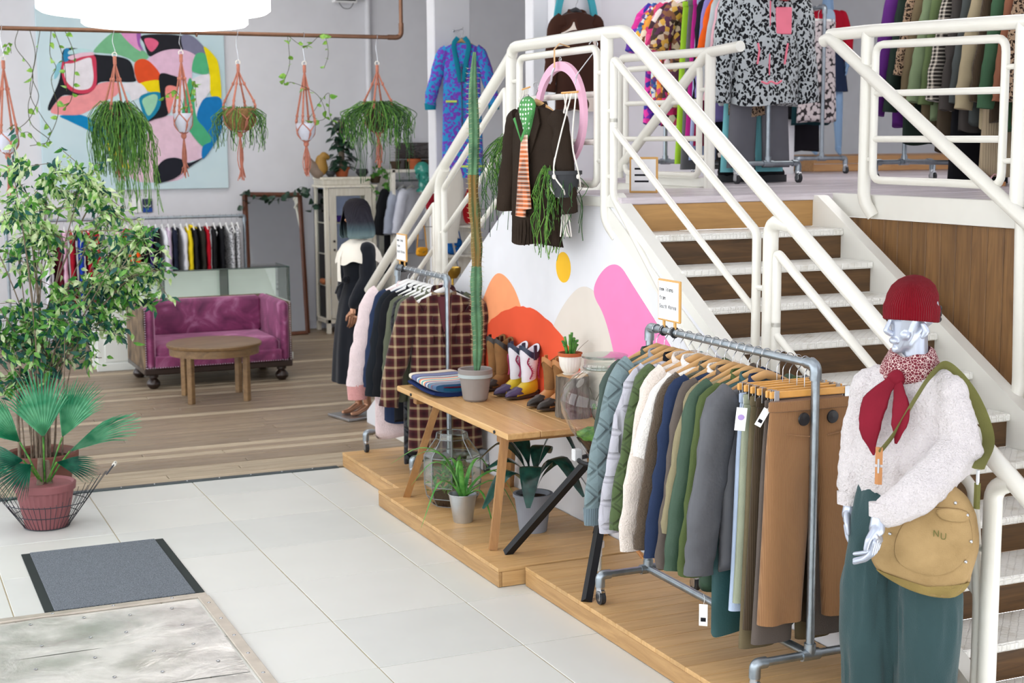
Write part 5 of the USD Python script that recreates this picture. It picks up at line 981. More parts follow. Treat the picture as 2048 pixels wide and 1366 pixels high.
t = macrame('macrame planter with pale pot and a few yellow green vine leaves, centre of the painting', 2.43, 2.93, 2.45, 2.30, 1.93, .075, 'pot_lilac', 2, 2)
vine([(.02, 0, 2.46), (-.05, -.03, 2.62), (-.12, -.03, 2.60), (-.16, 0, 2.56)], 7, .05, .04, 'leaf_vine', t); vine([(.03, 0, 2.46), (.09, -.04, 2.70), (.10, -.03, 2.62), (.10, -.04, 2.50)], 9, .05, .035, 'leaf_vine', t)
t = macrame('macrame planter with a woven straw basket, right of the painting', 2.89, 2.86, 2.49, 2.31, 1.90, .135, 'basket', 3, 3); rhips(t, (0, 0, 2.47), 45, 50, r=.13, drop=.34, spread=.10, rad=.0032, up_=.04)
t = macrame('macrame planter with white pot and a long trailing vine over the pipe', 3.445, 2.86, 2.37, 2.23, 1.92, .08, 'pot_lilac', 4, 4)
vine([(.03, -.03, 2.38), (.16, -.04, 2.42), (.10, -.03, 2.60), (-.10, -.03, 2.70), (-.18, -.02, 2.70), (-.13, -.02, 2.85), (-.14, -.02, 3.08)], 15, .065, .05, 'leaf_vine', t); vine([(-.14, -.03, 3.08), (-.02, -.03, 3.0), (.05, -.03, 3.02), (.16, -.03, 3.10), (.20, -.03, 2.95), (.16, -.03, 2.82)], 12, .06, .045, 'leaf_vine', t); vine([(.02, 0, 2.40), (.19, -.03, 2.62), (.20, -.02, 2.45), (.27, -.02, 2.27)], 8, .06, .045, 'leaf_vine', t)
t = macrame('macrame planter with a wide bushy hanging cactus, above the standing mannequin', 4.08, 2.87, 2.50, 2.30, 1.99, .125, 'basket_dark', 5, 5); rhips(t, (0, 0, 2.49), 120, 110, r=.12, drop=.36, spread=.2, rad=.0032, up_=.07)
part('dark_stems', strands((.08, 0, 2.45), 26, .12, .62, .20, .003, 6, .03), 'strand_dark', t, True, kind='stuff')
t = macrame('macrame planter with pale pot at the left end of the pipe, tangled with vines', 1.075, 2.86, 2.30, 2.15, 1.80, .085, 'pot_lilac', 6, 6)
vine([(.0, -.02, 2.32), (.06, -.05, 2.36), (.10, -.04, 2.30), (.16, -.03, 2.30), (.24, -.03, 2.20), (.30, -.03, 2.24)], 9, .05, .04, 'leaf_vine', t); vine([(0, 0, 2.9), (.05, -.03, 2.98), (.06, -.03, 2.9)], 4, .06, .045, 'leaf_vine', t)
t = thing('hanging_vine', 'bare twisting vine stems hung on the copper pipe left of the painting', 'vine', (0, PY, 0))
for P, n in (([(1.20, 0, 3.09), (1.17, -.02, 2.95), (1.28, -.02, 2.78), (1.27, -.02, 2.62), (1.24, -.02, 2.5), (1.26, -.02, 2.36), (1.38, -.03, 2.25), (1.36, -.02, 2.22), (1.24, 0, 2.2)], 3), ([(1.28, 0, 3.09), (1.31, -.03, 2.9), (1.28, -.03, 2.72), (1.32, -.03, 2.58), (1.27, -.03, 2.45), (1.22, -.03, 2.38), (1.16, 0, 2.33)], 2), ([(1.36, 0, 3.09), (1.31, -.01, 2.85), (1.26, -.01, 2.6), (1.34, -.01, 2.42), (1.40, -.02, 2.32), (1.38, 0, 2.28)], 5),
             ([(1.44, 0, 3.09), (1.42, -.02, 2.9), (1.46, -.02, 2.8), (1.42, -.02, 2.7), (1.46, -.02, 2.5), (1.44, -.02, 2.38), (1.36, -.03, 2.22)], 7), ([(1.46, 0, 3.09), (1.52, -.03, 2.85), (1.53, -.03, 2.62)], 5), ([(1.54, 0, 3.09), (1.60, -.02, 2.9), (1.59, -.02, 2.7), (1.56, -.02, 2.55), (1.50, -.02, 2.48)], 8)):
    vine(P, n, .06, .045, 'leaf_vine', t, .0028)

# rail of clothes along the back wall
RX, RY, RZ = 1.55, 16.05, 1.42
GRP.update(clothes='clothes on the back wall rack', hanger='white hangers on the back wall rack')
rack('dark pipe clothes rack along the back wall behind the glass counter', (RX+2.33, RY, .0), 2.5, H=1.42, rz=PI/2)
HB = hanger_wood(label='white hanger on the back wall rack, first from the right', m='hanger_white', loc=(3.80, RY, RZ), rz=PI/2)
CLOTH = {}
def cloth(c):
    if c not in CLOTH: CLOTH[c] = mat('cloth_' + c, c, .8, var=.08, bump=.2, bs=240)
    return CLOTH[c]
n_ = {'tc': ('texture_coordinate', {}), 'ck': ('checker_texture', {'scale': 38.0, 'color1': hexc('f2f2f2'), 'color2': hexc('151518')}), 'p': ('principled_bsdf', {'roughness': .7})}
mk('checker_cloth', n_, [('tc.object', 'ck.vector'), ('ck.color', 'p.base_color')], 'p.BSDF'); cells('mono_print', [(0, '1b1b1f'), (.4, 'c9c9cc')], 60)
back = [(3.80, 'grey patterned top', 'mono_print', .6), (3.74, 'black and white checkered trousers', 'checker_cloth', .75), (3.675, 'dark printed top', 'mono_print', .5), (3.61, 'black long top', cloth('18181c'), .68), (3.54, 'black jacket with brown collar', cloth('1c1b1d'), .68), (3.46, 'bright red jacket', cloth('b01224'), .7), (3.38, 'dark olive jacket', cloth('2f2c26'), .66), (3.31, 'black jacket with yellow piping', cloth('202024'), .66), (3.245, 'yellow striped white shirt', cloth('e3c91e'), .68), (3.18, 'white sweatshirt', cloth('dedce2'), .5), (3.11, 'navy top', cloth('1f2436'), .62), (3.045, 'lilac blouse', cloth('c6b2c8'), .66), (2.98, 'white blouse', cloth('e6e6ec'), .68), (2.91, 'black sweater', cloth('15161c'), .6), (2.84, 'dark purple top', cloth('3d2470'), .66), (2.77, 'black shirt', cloth('17171b'), .6), (2.69, 'orange jacket', cloth('e8551c'), .66), (2.61, 'orange and white shirt', cloth('ea6a3a'), .5), (2.52, 'pale pink top', cloth('e5c8cc'), .7),
        (2.28, 'red sports jacket with mustard yoke', cloth('b5152b'), .72), (2.20, 'red jacket', cloth('bb1730'), .74), (2.12, 'royal blue jacket with mustard yoke', cloth('1f3fae'), .78), (2.04, 'red long shirt', cloth('a61a2c'), .8), (1.96, 'pink print shirt', cloth('e6b8d0'), .8), (1.88, 'burgundy coat', cloth('5a1626'), .8), (1.78, 'white long shirt', cloth('e6e4ec'), .85)]
for i, (x, lb, m, L) in enumerate(back):
    lb2 = lb + ' on the back wall rack' + (' seen through the ficus leaves' if x < 2.4 else '')
    gt = garment(noun(lb), lb2, noun(lb), (x, RY, RZ), m, L=L, w=.19, d=.026, sl=(.5 if 'trousers' not in lb else 0), sr=(.055, .042), spread=.06, seed=100+i, flat=.5, rz=PI/2+nr.uniform(-.25, .05), collar=('cloth_e3c91e' if 'piping' in lb else None))
    if 'mustard' in lb: part('yoke', body_mesh(.24, .194, .030, seed=100+i, fold=0), cloth('c98a2e'), gt, 60)
    if i: dup(HB, (x, RY, RZ), PI/2, 'white hanger carrying the ' + lb + ' at the back wall')

GRP.update(clothes=None, hanger=None)
# glass counter
mat('counter_white', 'e8ebe6', .5, var=.02); pane('pane_green', (.97, .995, .98), 1.25); mat('glass_edge', '28473f', .2)
t = thing('display_counter', 'white shop counter with a green tinted glass display case behind the sofa', 'counter')
x0, x1, y0, y1, zc, zt = 2.05, 4.0, 14.66, 15.2, .60, .955
part('base', cbox(x0, x1, y0, y1, .0, zc, .006), 'counter_white', t)
for a, b in ((x0+.02, 2.62), (2.66, 3.30), (3.34, x1-.02)): part('panel', cbox(a+.05, b-.05, y0-.012, y0, .09, .45, .004), 'counter_white', t); part('rail', cbox(a, b, y0-.018, y0, .49, .585, .004), 'counter_white', t)
part('plinth', cbox(x0-.01, x1+.01, y0-.02, y0, 0, .075, .004), 'counter_white', t)
part('glass_top', box(x0+.05, x1, y0+.01, y1, zt-.006, zt), 'pane_green', t, False)
for q in (box(x0+.05, x1, y0+.01, y0+.016, zc+.001, zt-.007), box(x0+.05, x0+.056, y0+.017, y1, zc+.001, zt-.007), box(x1-.006, x1, y0+.017, y1, zc+.001, zt-.007), box(2.72, 2.726, y0+.017, y1-.02, zc+.001, zt-.007), box(3.36, 3.366, y0+.017, y1-.02, zc+.001, zt-.007)): part('glass_side', q, 'pane_green', t, False)
part('back_panel', cbox(x0+.06, x1-.01, y1-.012, y1-.002, zc+.001, zt-.01, .002), 'counter_white', t)
for a, b in (((x0+.05, y0+.012, zt), (x1, y0+.012, zt)), ((x0+.053, y0+.012, zc), (x0+.053, y0+.012, zt)), ((x1-.003, y0+.012, zc), (x1-.003, y0+.012, zt)), ((2.723, y0+.012, zc), (2.723, y0+.012, zt)), ((3.363, y0+.012, zc), (3.363, y0+.012, zt)), ((x1-.003, y0, zt), (x1-.003, y1, zt))): part('edge', tube([a, b], .004, 4), 'glass_edge', t, False)
mat('gold', 'c9a24a', .25, 1)
for i in range(16):
    x = 2.16+i*.113; q = thing('jewellery_piece', 'small piece of jewellery lying in the glass counter', 'jewellery', (x, 14.82+.1*(i % 3), zc+.002), group='jewellery laid out in the glass counter')
    part('band', tube([(.018*math.cos(a), .018*math.sin(a), .004) for a in np.linspace(0, 2*PI, 14)], .0035, 5), ('gold', 'zinc')[i % 2], q); part('stone', sphere(.007, (.018, 0, .008), (1, 1, 1), 1), rng.choice(['leaf_gloss', 'stitch_red', 'spine']), q)

# sofa
n_ = {'tc': ('texture_coordinate', {}), 'nz': ('noise_texture', {'scale': 5.0, 'detail': 4.0, 'distortion': 1.0}), 'rp': ('rgb_ramp', {'ramp': [(.3, hexc('5e2148')), (.52, hexc('8a3a68')), (.72, hexc('bd7fa4'))]}), 'p': ('principled_bsdf', {'roughness': .55, 'sheen_weight': .8, 'sheen_roughness': .35, 'sheen_tint': hexc('d9a5c4')})}
mk('velvet_purple', n_, [('tc.object', 'nz.vector'), ('nz.fac', 'rp.fac'), ('rp.color', 'p.base_color')], 'p.BSDF'); mat('hide_brown', '4a3a2c', .6, var=.4, vs=7, c2='8d7557'); mat('dark_wood', '2b1c16', .35, coat=.3); mat('stud', 'b9a9b8', .3, .9)
t = thing('velvet_sofa', 'small purple velvet sofa with brown leather sides and bun feet', 'sofa')
x0, x1, y0, y1 = 2.27, 3.645, 13.32, 14.24
part('base_frame', cbox(x0, x1, y0+.01, y1, .13, .19, .01), 'dark_wood', t)
part('seat', cbox(x0+.11, x1-.11, y0+.02, y1-.16, .18, .41, .045), 'velvet_purple', t, 60); part('front_rail', cbox(x0+.10, x1-.10, y0, y0+.05, .19, .30, .012), 'velvet_purple', t)
part('back_cushion', cbox(x0+.10, x1-.10, y1-.20, y1-.05, .38, .735, .04), 'velvet_purple', t, 60); part('back_shell', cbox(x0+.02, x1-.02, y1-.06, y1, .17, .74, .02), 'hide_brown', t)
for s, xa, xb in ((-1, x0, x0+.11), (1, x1-.11, x1)):
    part('arm', cbox(xa+.02*(s < 0), xb-.02*(s > 0), y0+.005, y1-.03, .18, .745, .035), 'velvet_purple', t, 60); part('outer_side', cbox(xa if s < 0 else xb-.022, xa+.022 if s < 0 else xb, y0+.02, y1-.01, .17, .735, .008), 'hide_brown', t)
    xe = xa+.018 if s < 0 else xb-.018
    for k in range(26): part('stud', sphere(.0065, (xe, y0+.006, .20+k*.021), (1, .6, 1), 1), 'stud', t)
for k in range(58): part('stud', sphere(.0065, (x0+.03+k*.0227, y0+.002, .197), (1, .6, 1), 1), 'stud', t)
for x in (x0+.09, x1-.09):
    for y in (y0+.09, y1-.1): part('bun_foot', lathe([(0, 0), (.035, .002), (.062, .03), (.062, .055), (.04, .085), (.03, .095), (.045, .105), (.045, .135), (0, .135)], 20, (x, y, 0)), 'dark_wood', t, 50)
wood('table_oak', '6c5032', '9c7b52', 'x', .4, .6, .2)
t = thing('coffee_table', 'round oak coffee table with four square legs in front of the sofa', 'coffee table', (2.757, 12.64, 0), .35)
part('top', lathe([(0, .465), (.40, .465), (.408, .475), (.408, .492), (.395, .50), (0, .50)], 56), 'table_oak', t, 40); part('apron', lathe([(.34, .40), (.385, .40), (.385, .466), (.34, .466)], 56), 'table_oak', t, 40)
for k in range(4): a = k*PI/2+.35; part('leg', tf(cbox(-.025, .025, -.025, .025, 0, .465, .005), rz=a, t=(.335*math.cos(a), .335*math.sin(a), 0)), 'table_oak', t)
# leaning mirror
mat('mirror_silver', 'e6eaea', .03, 1, var=.0); wood('mirror_frame', '4d2b1a', '744128', 'z', .45)
t = thing('standing_mirror', 'tall wooden framed mirror leaning on the back wall with a leaf garland', 'mirror')
BL, BR, TR, TL = map(np.array, ((4.02, 16.48, .01), (4.70, 16.52, .01), (4.76, 16.93, 1.60), (4.10, 16.90, 1.62)))
for nm, a, b in (('frame_rail', BL, BR), ('frame_stile', BR, TR), ('frame_rail', TR, TL), ('frame_stile', TL, BL)): part(nm, tube([a, b], .032, 4), 'mirror_frame', t, False)
N_ = np.cross(BR-BL, TL-BL); N_ /= np.linalg.norm(N_); N_ *= np.sign(-N_[1]); q = [BL, BR, TR, TL]; part('glass', (np.array([p+N_*.004 for p in q]+[p-N_*.01 for p in q]), np.array([[0, 1, 2, 3], [7, 6, 5, 4], [0, 4, 5, 1], [1, 5, 6, 2], [2, 6, 7, 3], [3, 7, 4, 0]])), 'mirror_silver', t, False)
t = thing('leaf_garland', 'trailing leafy vine draped along the top of the leaning mirror', 'vine'); vine([(4.05, 16.8, 1.45), (4.08, 16.85, 1.66), (4.25, 16.84, 1.60), (4.45, 16.83, 1.58), (4.62, 16.84, 1.62), (4.78, 16.85, 1.70), (4.88, 16.8, 1.55), (4.86, 16.8, 1.40)], 20, .10, .08, 'leaf_deep', t)
# white glazed cabinet and the things on it
wood('cabinet_paint', 'cfc7b4', 'ebe6d8', 'z', .6); mat('cabinet_inside', 'b9c3e6', .7); pane('pane_clear', (.95, .97, .97), 1.3)
t = thing('glazed_cabinet', 'tall chipped white cabinet with glass door beside the mirror', 'cabinet')
x0, x1, y0, y1 = 4.91, 5.53, 16.40, 16.86
for x in (x0, x1-.05):
    for y in (y0, y1-.05): part('post', cbox(x, x+.05, y, y+.05, .0, 1.70, .004), 'cabinet_paint', t)
part('back', cbox(x0, x1, y1-.02, y1, .1, 1.7, .003), 'cabinet_inside', t); part('top', cbox(x0-.015, x1+.015, y0-.02, y1+.01, 1.695, 1.725, .004), 'cabinet_paint', t); part('bottom', cbox(x0, x1, y0, y1, .12, .17, .003), 'cabinet_paint', t)
for z in (.55, .92, 1.28): part('shelf', cbox(x0+.02, x1-.02, y0+.04, y1-.02, z, z+.012, .002), 'cabinet_paint', t)
dr = part('door', cat(cbox(x0+.055, x0+.135, y0-.012, y0+.012, .18, 1.69, .003), cbox(x1-.135, x1-.055, y0-.012, y0+.012, .18, 1.69, .003), cbox(x0+.135, x1-.135, y0-.012, y0+.012, 1.60, 1.69, .003), cbox(x0+.135, x1-.135, y0-.012, y0+.012, .18, .27, .003)), 'cabinet_paint', t)
part('pane', box(x0+.135, x1-.135, y0-.002, y0+.002, .27, 1.60), 'pane_clear', dr, False); part('side_pane', box(x0+.02, x0+.024, y0+.05, y1-.05, .18, 1.68), 'pane_clear', t, False)
for z in (.98, 1.08): part('knob', sphere(.014, (x0+.10, y0-.02, z), (1, .7, 1)), 'dark_wood', dr)
for i, (x, z, c, lb) in enumerate(((5.12, 1.292, '4a2c9e', 'purple folded cloth inside the glass cabinet'), (5.3, .932, '25252c', 'black folded cloth inside the glass cabinet'), (5.15, .562, '3a3a40', 'dark pouch on the low cabinet shelf'), (5.0, .562, 'b5704a', 'orange box on the low cabinet shelf'))):
    q = thing('cabinet_goods', lb, 'goods', (x, 16.62, z)); part('body', noisy(cbox(-.09, .09, -.08, .08, 0, .07, .02), .004, (30, 30, 30), i), cloth(c), q, 60); part('fold', cbox(-.085, .085, -.086, -.07, .02, .05, .01), cloth(c), q)
q = thing('wooden_crate', 'white painted flat box on top of the glazed cabinet', 'box', (4.9, 16.42, 1.727)); part('body', cbox(0, .57, 0, .38, 0, .075, .004), 'cabinet_paint', q); part('lid', cbox(-.008, .578, -.008, .388, .06, .09, .004), 'cabinet_paint', q)
ZC = 1.818
q = thing('carved_squirrel', 'mustard and grey wooden animal figure on the white cabinet', 'figure', (4.92, 16.55, ZC)); mat('mustard_wood', 'a97f35', .6, var=.15); mat('grey_wood', '8a7768', .6, var=.15)
part('body', blob([[(0, 0, .10, .085), (.0, 0, .2, .06)], [(.03, -.02, .24, .05), (.07, -.03, .23, .03)]], .02, 5), 'mustard_wood', q, True); part('tail', blob([[(-.04, 0, .06, .08), (-.12, 0, .14, .06), (-.17, 0, .22, .035)]], .02, 5), 'grey_wood', q, True)
for x, c, r_, nm, lb in ((5.02, 'rubber', .06, 'bowl', 'black round bowl on the cabinet beside the wooden figure'), (5.40, 'rubber', .075, 'bowl', 'black round bowl behind the leafy plant pot')): q = thing(nm, lb, 'bowl', (x, 16.50, ZC)); part('body', lathe([(0, 0), (r_*.5, 0), (r_, r_*.6), (r_*.85, r_*1.1), (r_*.7, r_*1.15), (r_*.7, r_*.6), (0, r_*.3)], 24), c, q, 50); part('rim', lathe([(r_*.7, r_*1.13), (r_*.86, r_*1.12), (r_*.84, r_*1.18), (r_*.72, r_*1.18)], 24), c, q)
q = thing('potted_climber', 'dark leaved climbing plant in a terracotta pot on the cabinet', 'potted plant', (5.18, 16.58, ZC)); part('pot', pot_lathe(.065, .085, .11, .008, .03), 'terracotta', q); part('moss_pole', cyl((0, 0, .08), (0, 0, .66), .035, 12), 'bark', q)
for i in range(120):
    a = nr.uniform(0, 2*PI); z = nr.uniform(.10, .72); r_ = nr.uniform(.02, .10); d = np.array([math.cos(a), math.sin(a)-.5, nr.uniform(-.7, .1)]); part('leaf', put(leaf(nr.uniform(.09, .14), .085, 4, .2, .25), (r_*math.cos(a), r_*math.sin(a)-.02, z), d, (0, -.3, 1)), 'leaf_deep', q, True)
q = thing('trailing_ivy', 'trailing ivy pot hanging over the right corner of the cabinet', 'potted plant', (5.56, 16.5, 1.74)); part('pot', pot_lathe(.05, .065, .08, .006, .02), 'basket_dark', q)
for P, n in (([(0, 0, .09), (.08, -.08, .16), (.12, -.1, .05), (.10, -.1, -.2), (.13, -.1, -.42)], 16), ([(0, 0, .09), (-.06, -.09, .12), (-.10, -.1, -.05), (.0, -.1, -.16)], 9), ([(0, 0, .09), (.12, 0, .14), (.15, -.05, -.02), (.14, -.06, -.3)], 12), ([(0, 0, .09), (.05, -.05, .2), (-.05, -.08, .18)], 8)): vine(P, n, .07, .06, 'leaf_mid', q)
GRP.update(clothes='shirts in the white wardrobe', hanger='hangers in the white wardrobe')
# hanging nook with shirts, suitcase
wood('nook_wood', 'd6d0c2', 'eeeae0', 'z', .6)
q = thing('clothes_shelf', 'white open wardrobe frame with shirts beside the glazed cabinet', 'wardrobe', (5.72, 16.35, 0))
for x in (0, .42): part('post', cbox(x, x+.04, 0, .04, 0, 1.90, .003), 'nook_wood', q)
part('side', cbox(-.01, .0, .04, .5, 0, 1.86, .002), 'nook_wood', q); part('top_shelf', cbox(-.03, .95, 0, .5, 1.86, 1.895, .003), 'nook_wood', q); part('mid_shelf', cbox(.42, .95, 0, .5, 1.60, 1.63, .003), 'nook_wood', q); part('end', cbox(.91, .95, 0, .5, 0, 1.86, .003), 'nook_wood', q); part('rail', cyl((.0, .22, 1.76), (.42, .22, 1.76), .012), 'galvanized', q)
for i, (x, lb, c, L) in enumerate(((5.82, 'black long top in the white wardrobe', '15161a', 1.0), (5.93, 'grey blue shirt in the white wardrobe', 'a9b0c0', .78), (6.04, 'white shirt in the white wardrobe', 'd9dbe6', .62))):
    garment('shirt', lb, 'shirt', (x, 16.57, 1.78), cloth(c), L=L, w=.24, d=.04, sl=.46, sr=(.09, .08), spread=.16, seed=200+i, rz=PI/2-.85, flat=.7); dup(HB, (x, 16.57, 1.78), PI/2-.85, 'white hanger carrying the ' + lb)
q = thing('suitcase', 'open old dark suitcase on the wardrobe top', 'suitcase', (5.92, 16.5, 1.897)); part('base', cbox(0, .46, 0, .3, 0, .11, .01), 'dark_wood', q); part('lid', cbox(0, .46, .26, .3, .115, .31, .01), 'dark_wood', q)
for x in (.1, .36): part('latch', cbox(x-.015, x+.015, -.006, 0, .07, .11, .002), 'hook_steel', q)
for x, y, s_, lb in ((6.02, 16.42, 1, 'dark rubber plant in a terracotta pot in front of the suitcase'), (5.78, 16.40, .8, 'small dark leafy plant on the left end of the wardrobe top'), (6.22, 16.42, .9, 'fine leaved dark plant at the right of the suitcase')):
    q = thing('potted_plant', lb, 'potted plant', (x, y, 1.897)); part('pot', pot_lathe(.055*s_, .075*s_, .12*s_, .006, .03), 'terracotta' if s_ == 1 else 'basket_dark', q); part('stem', tube([(0, 0, .1), (0.01, 0, .22)], .006, 6), 'bark', q)
    for i in range(16): a = i*2.4; part('leaf', put(leaf(.11*s_, .07*s_ if s_ > .85 else .03, 4, .2, .3), (0, 0, .12+.011*i), (math.cos(a), math.sin(a), .3), (0, 0, 1)), 'leaf_deep', q, True)
mat('teal_glaze', '2f8f80', .15, coat=.8, var=.05)
q = thing('head_vase', 'glossy teal head shaped vase on the shelf below the blue robe', 'vase', (6.10, 16.33, 1.632)); R = head(.09, 0, 1.15, .5)
part('head', blob(R[:-1] + [[(0, .02, .16, .05), (0, .02, .06, .055)]], .012, 5), 'teal_glaze', q, True); part('foot', lathe([(0, 0), (.085, 0), (.08, .02), (.05, .05), (.05, .08), (0, .08)], 28, (0, .02, 0)), 'teal_glaze', q, 50)

GRP.update(clothes=None, hanger=None)
# column with the blue robe and the bag shelves
cells('robe_print', [(0, '7c3fb4'), (.42, '5d58c6'), (.56, '2f93cc'), (1, '3a86cc')], 34, distort=.06, rough=.8); mat('robe_teal', '157c93', .8); mat('trim_lime', 'cfe86a', .7); mat('oval_grey', '8b95a6', .7)
def hoop(label, c, ry_, rz_, m, w=.035, axis='x'):
    q = thing('oval_hoop', label, 'oval frame', c); a = np.linspace(0, 2*PI, 65)[:-1]
    R = []
    for s_, d in ((1, -.012), (1, .012), (1-w/ry_, .012), (1-w/ry_, -.012)): R.append(np.stack([np.full(64, d), (ry_*s_ if s_ == 1 else ry_-w)*np.cos(a), (rz_ if s_ == 1 else rz_-w)*np.sin(a)], 1) if axis == 'x' else np.stack([(ry_ if s_ == 1 else ry_-w)*np.cos(a), np.full(64, d), (rz_ if s_ == 1 else rz_-w)*np.sin(a)], 1))
    part('ring', loft(R+[R[0]], False), m, q, 40); part('hanger_eye', tube([(.0, .012*math.cos(t_), rz_+.01+.012*math.sin(t_)) for t_ in np.linspace(0, 2*PI, 12)], .003, 5), 'hook_steel', q); return q
q = thing('oval_board', 'grey oval board behind the blue robe on the column', 'oval board', (5.33, 13.17, 2.72)); part('board', pillow([(.10*math.cos(a), .47*math.sin(a)) for a in np.linspace(0, 2*PI, 41)[:-1]], .012, 4, 6, True, lambda v: np.stack([v[:, 0], v[:, 2], v[:, 1]], 1)), 'oval_grey', q); part('nail', cyl((0, -.02, .42), (0, .02, .42), .006), 'hook_steel', q)
def robe_extra(t):
    for s in (-1, 1): part('lapel', tube(smoothline([(s*.03, -.04, -.06), (s*.07, -.06, -.13), (s*.045, -.066, -.28), (s*.012, -.07, -.47)], 5), [.022]*16, 8, flat=.3, upv=(0, 1, 0)), 'robe_teal', t, 60)
    part('pocket_band', cbox(-.15, -.045, -.082, -.066, -.66, -.64, .003), 'trim_lime', t); part('hem_band', loft([np.stack([*ringz(.205, .062, 40), np.full(40, z)], 1) for z in (-1.265, -1.245)], False), 'trim_lime', t)
    part('front_opening', cbox(-.004, .004, -.075, -.062, -.9, -.3, .001), 'leather_navy', t)
garment('robe', 'long blue and purple patterned robe with lime trim hung on the column', 'robe', (5.255, 13.0, 3.235), 'robe_print', L=1.25, w=.17, d=.05, sl=.50, sr=(.065, .055), spread=.13, cuff='robe_teal', collar='robe_teal', seed=77, extra=robe_extra, hem=.2, fold=.15, rz=-.42)
hanger_wood(label='wooden hanger holding the blue and purple robe', loc=(5.255, 13.0, 3.235), w=.17, rz=-.42)
q = thing('wall_hook', 'small steel hook on the column holding the blue robe hanger', 'hook'); part('rod', tube([(5.255, 13.2, 3.252), (5.255, 12.97, 3.252), (5.255, 12.96, 3.27)], .004, 6), 'hook_steel', q); part('rosette', sphere(.012, (5.255, 13.195, 3.252), (1, 1, 1), 1), 'hook_steel', q)
q = thing('wall_shelf', 'white wall shelf rack with handbags on the column', 'shelf', (5.0, 12.98, 0))
part('back', cbox(.0, .46, .19, .215, .9, 1.70, .003), 'nook_wood', q)
for z in (1.12, 1.40): part('shelf', cbox(.0, .46, 0, .19, z, z+.02, .002), 'nook_wood', q)
q = thing('ironing_board', 'cream ironing board leaning behind the stair posts', 'ironing board', (5.12, 13.0, 1.62)); part('board', pillow([(-.07, -.36), (.09, -.36), (.11, .1), (.08, .30), (.0, .40), (-.07, .3), (-.10, .1)], .014, 4, 5, True, lambda v: np.stack([v[:, 0]+.12*v[:, 1], v[:, 2]-.05, v[:, 1]], 1)), 'collar_white', q); part('leg', cyl((0, -.03, -.3), (.1, -.03, -.75), .01), 'hook_steel', q)
def bag_(label, x, y, z, w, h, c, strap=.12, d=.035, rz=0):
    q = thing('handbag', label, 'handbag', (x, y, z), rz); part('body', noisy(pillow(chaikin([(-w*.48, 0), (w*.48, 0), (w*.5, h*.6), (w*.4, h), (-w*.4, h), (-w*.5, h*.6)], 2), d, 6, 3, True, lambda v: np.stack([v[:, 0], v[:, 2], v[:, 1]], 1)), .004, (30, 30, 30), 3), cloth(c), q, True)
    part('flap', pillow(chaikin([(-w*.42, h*.45), (w*.42, h*.45), (w*.42, h*1.0), (-w*.42, h*1.0)], 2), d*.25, 4, 3, True, lambda v: np.stack([v[:, 0], v[:, 2]-d*.9, v[:, 1]], 1)), cloth(c), q, True); part('clasp', sphere(.008, (0, -d*1.15, h*.5)), 'gold', q); part('strap', tube(smoothline([(-w*.4, 0, h*.9), (-w*.2, 0, h+strap*.8), (w*.2, 0, h+strap*.8), (w*.4, 0, h*.9)], 6), .005, 6), cloth(c), q)
bag_('crimson satchel on the upper white shelf', 5.14, 13.06, 1.421, .2, .2, 'ab1f38'); bag_('dark red handbag hanging left of the stair posts', 4.95, 13.0, 1.56, .15, .17, '8d1626'); bag_('bright blue handbag on the lower white shelf', 5.18, 13.06, 1.141, .17, .16, '1f63ad'); bag_('orange yellow bag hanging below the crimson satchel', 4.83, 13.0, 1.14, .12, .09, 'dd9a25', .25); bag_('purple bag hanging beside the mural wall edge', 5.61, 13.1, 1.2, .12, .14, '5a1f6a', .3)
q = thing('oval_board', 'red oval board on the white wall shelf', 'oval board', (5.37, 13.10, 1.62)); part('board', pillow([(.075*math.cos(a), .19*math.sin(a)) for a in np.linspace(0, 2*PI, 41)[:-1]], .012, 4, 6, True, lambda v: np.stack([v[:, 0]+.15*v[:, 1], v[:, 2], v[:, 1]], 1)), cloth('c2272d'), q); part('hole_rim', tube([(.012*math.cos(a)+.015, -.013, .12+.012*math.sin(a)) for a in np.linspace(0, 2*PI, 12)], .003, 5), 'hook_steel', q)
for lb_, P_ in (('small steel hook on the column holding the purple bag', [(5.42, 13.22, 1.555), (5.61, 13.1, 1.565), (5.63, 13.09, 1.585)]), ('small steel hook on the shelf side holding the orange yellow bag', [(5.02, 13.0, 1.415), (4.83, 13.0, 1.42), (4.81, 13.0, 1.44)])):
    q = thing('wall_hook', lb_, 'hook'); part('rod', tube(P_, .004, 6), 'hook_steel', q); part('rosette', sphere(.012, P_[0], (1, 1, 1), 1), 'hook_steel', q)
q = thing('brass_ornament', 'shiny brass bowl ornament behind the plaid coat rack', 'ornament', (4.9, 12.4, .98)); part('bowl', lathe([(0, 0), (.04, .0), (.075, .05), (.08, .1), (.07, .1), (.06, .05), (0, .02)], 24), 'gold', q, 50); part('stem', cyl((0, 0, -.98), (0, 0, 0), .012), 'gold', q); part('foot', lathe([(0, -.98), (.1, -.98), (.09, -.96), (0, -.95)], 24), 'gold', q)

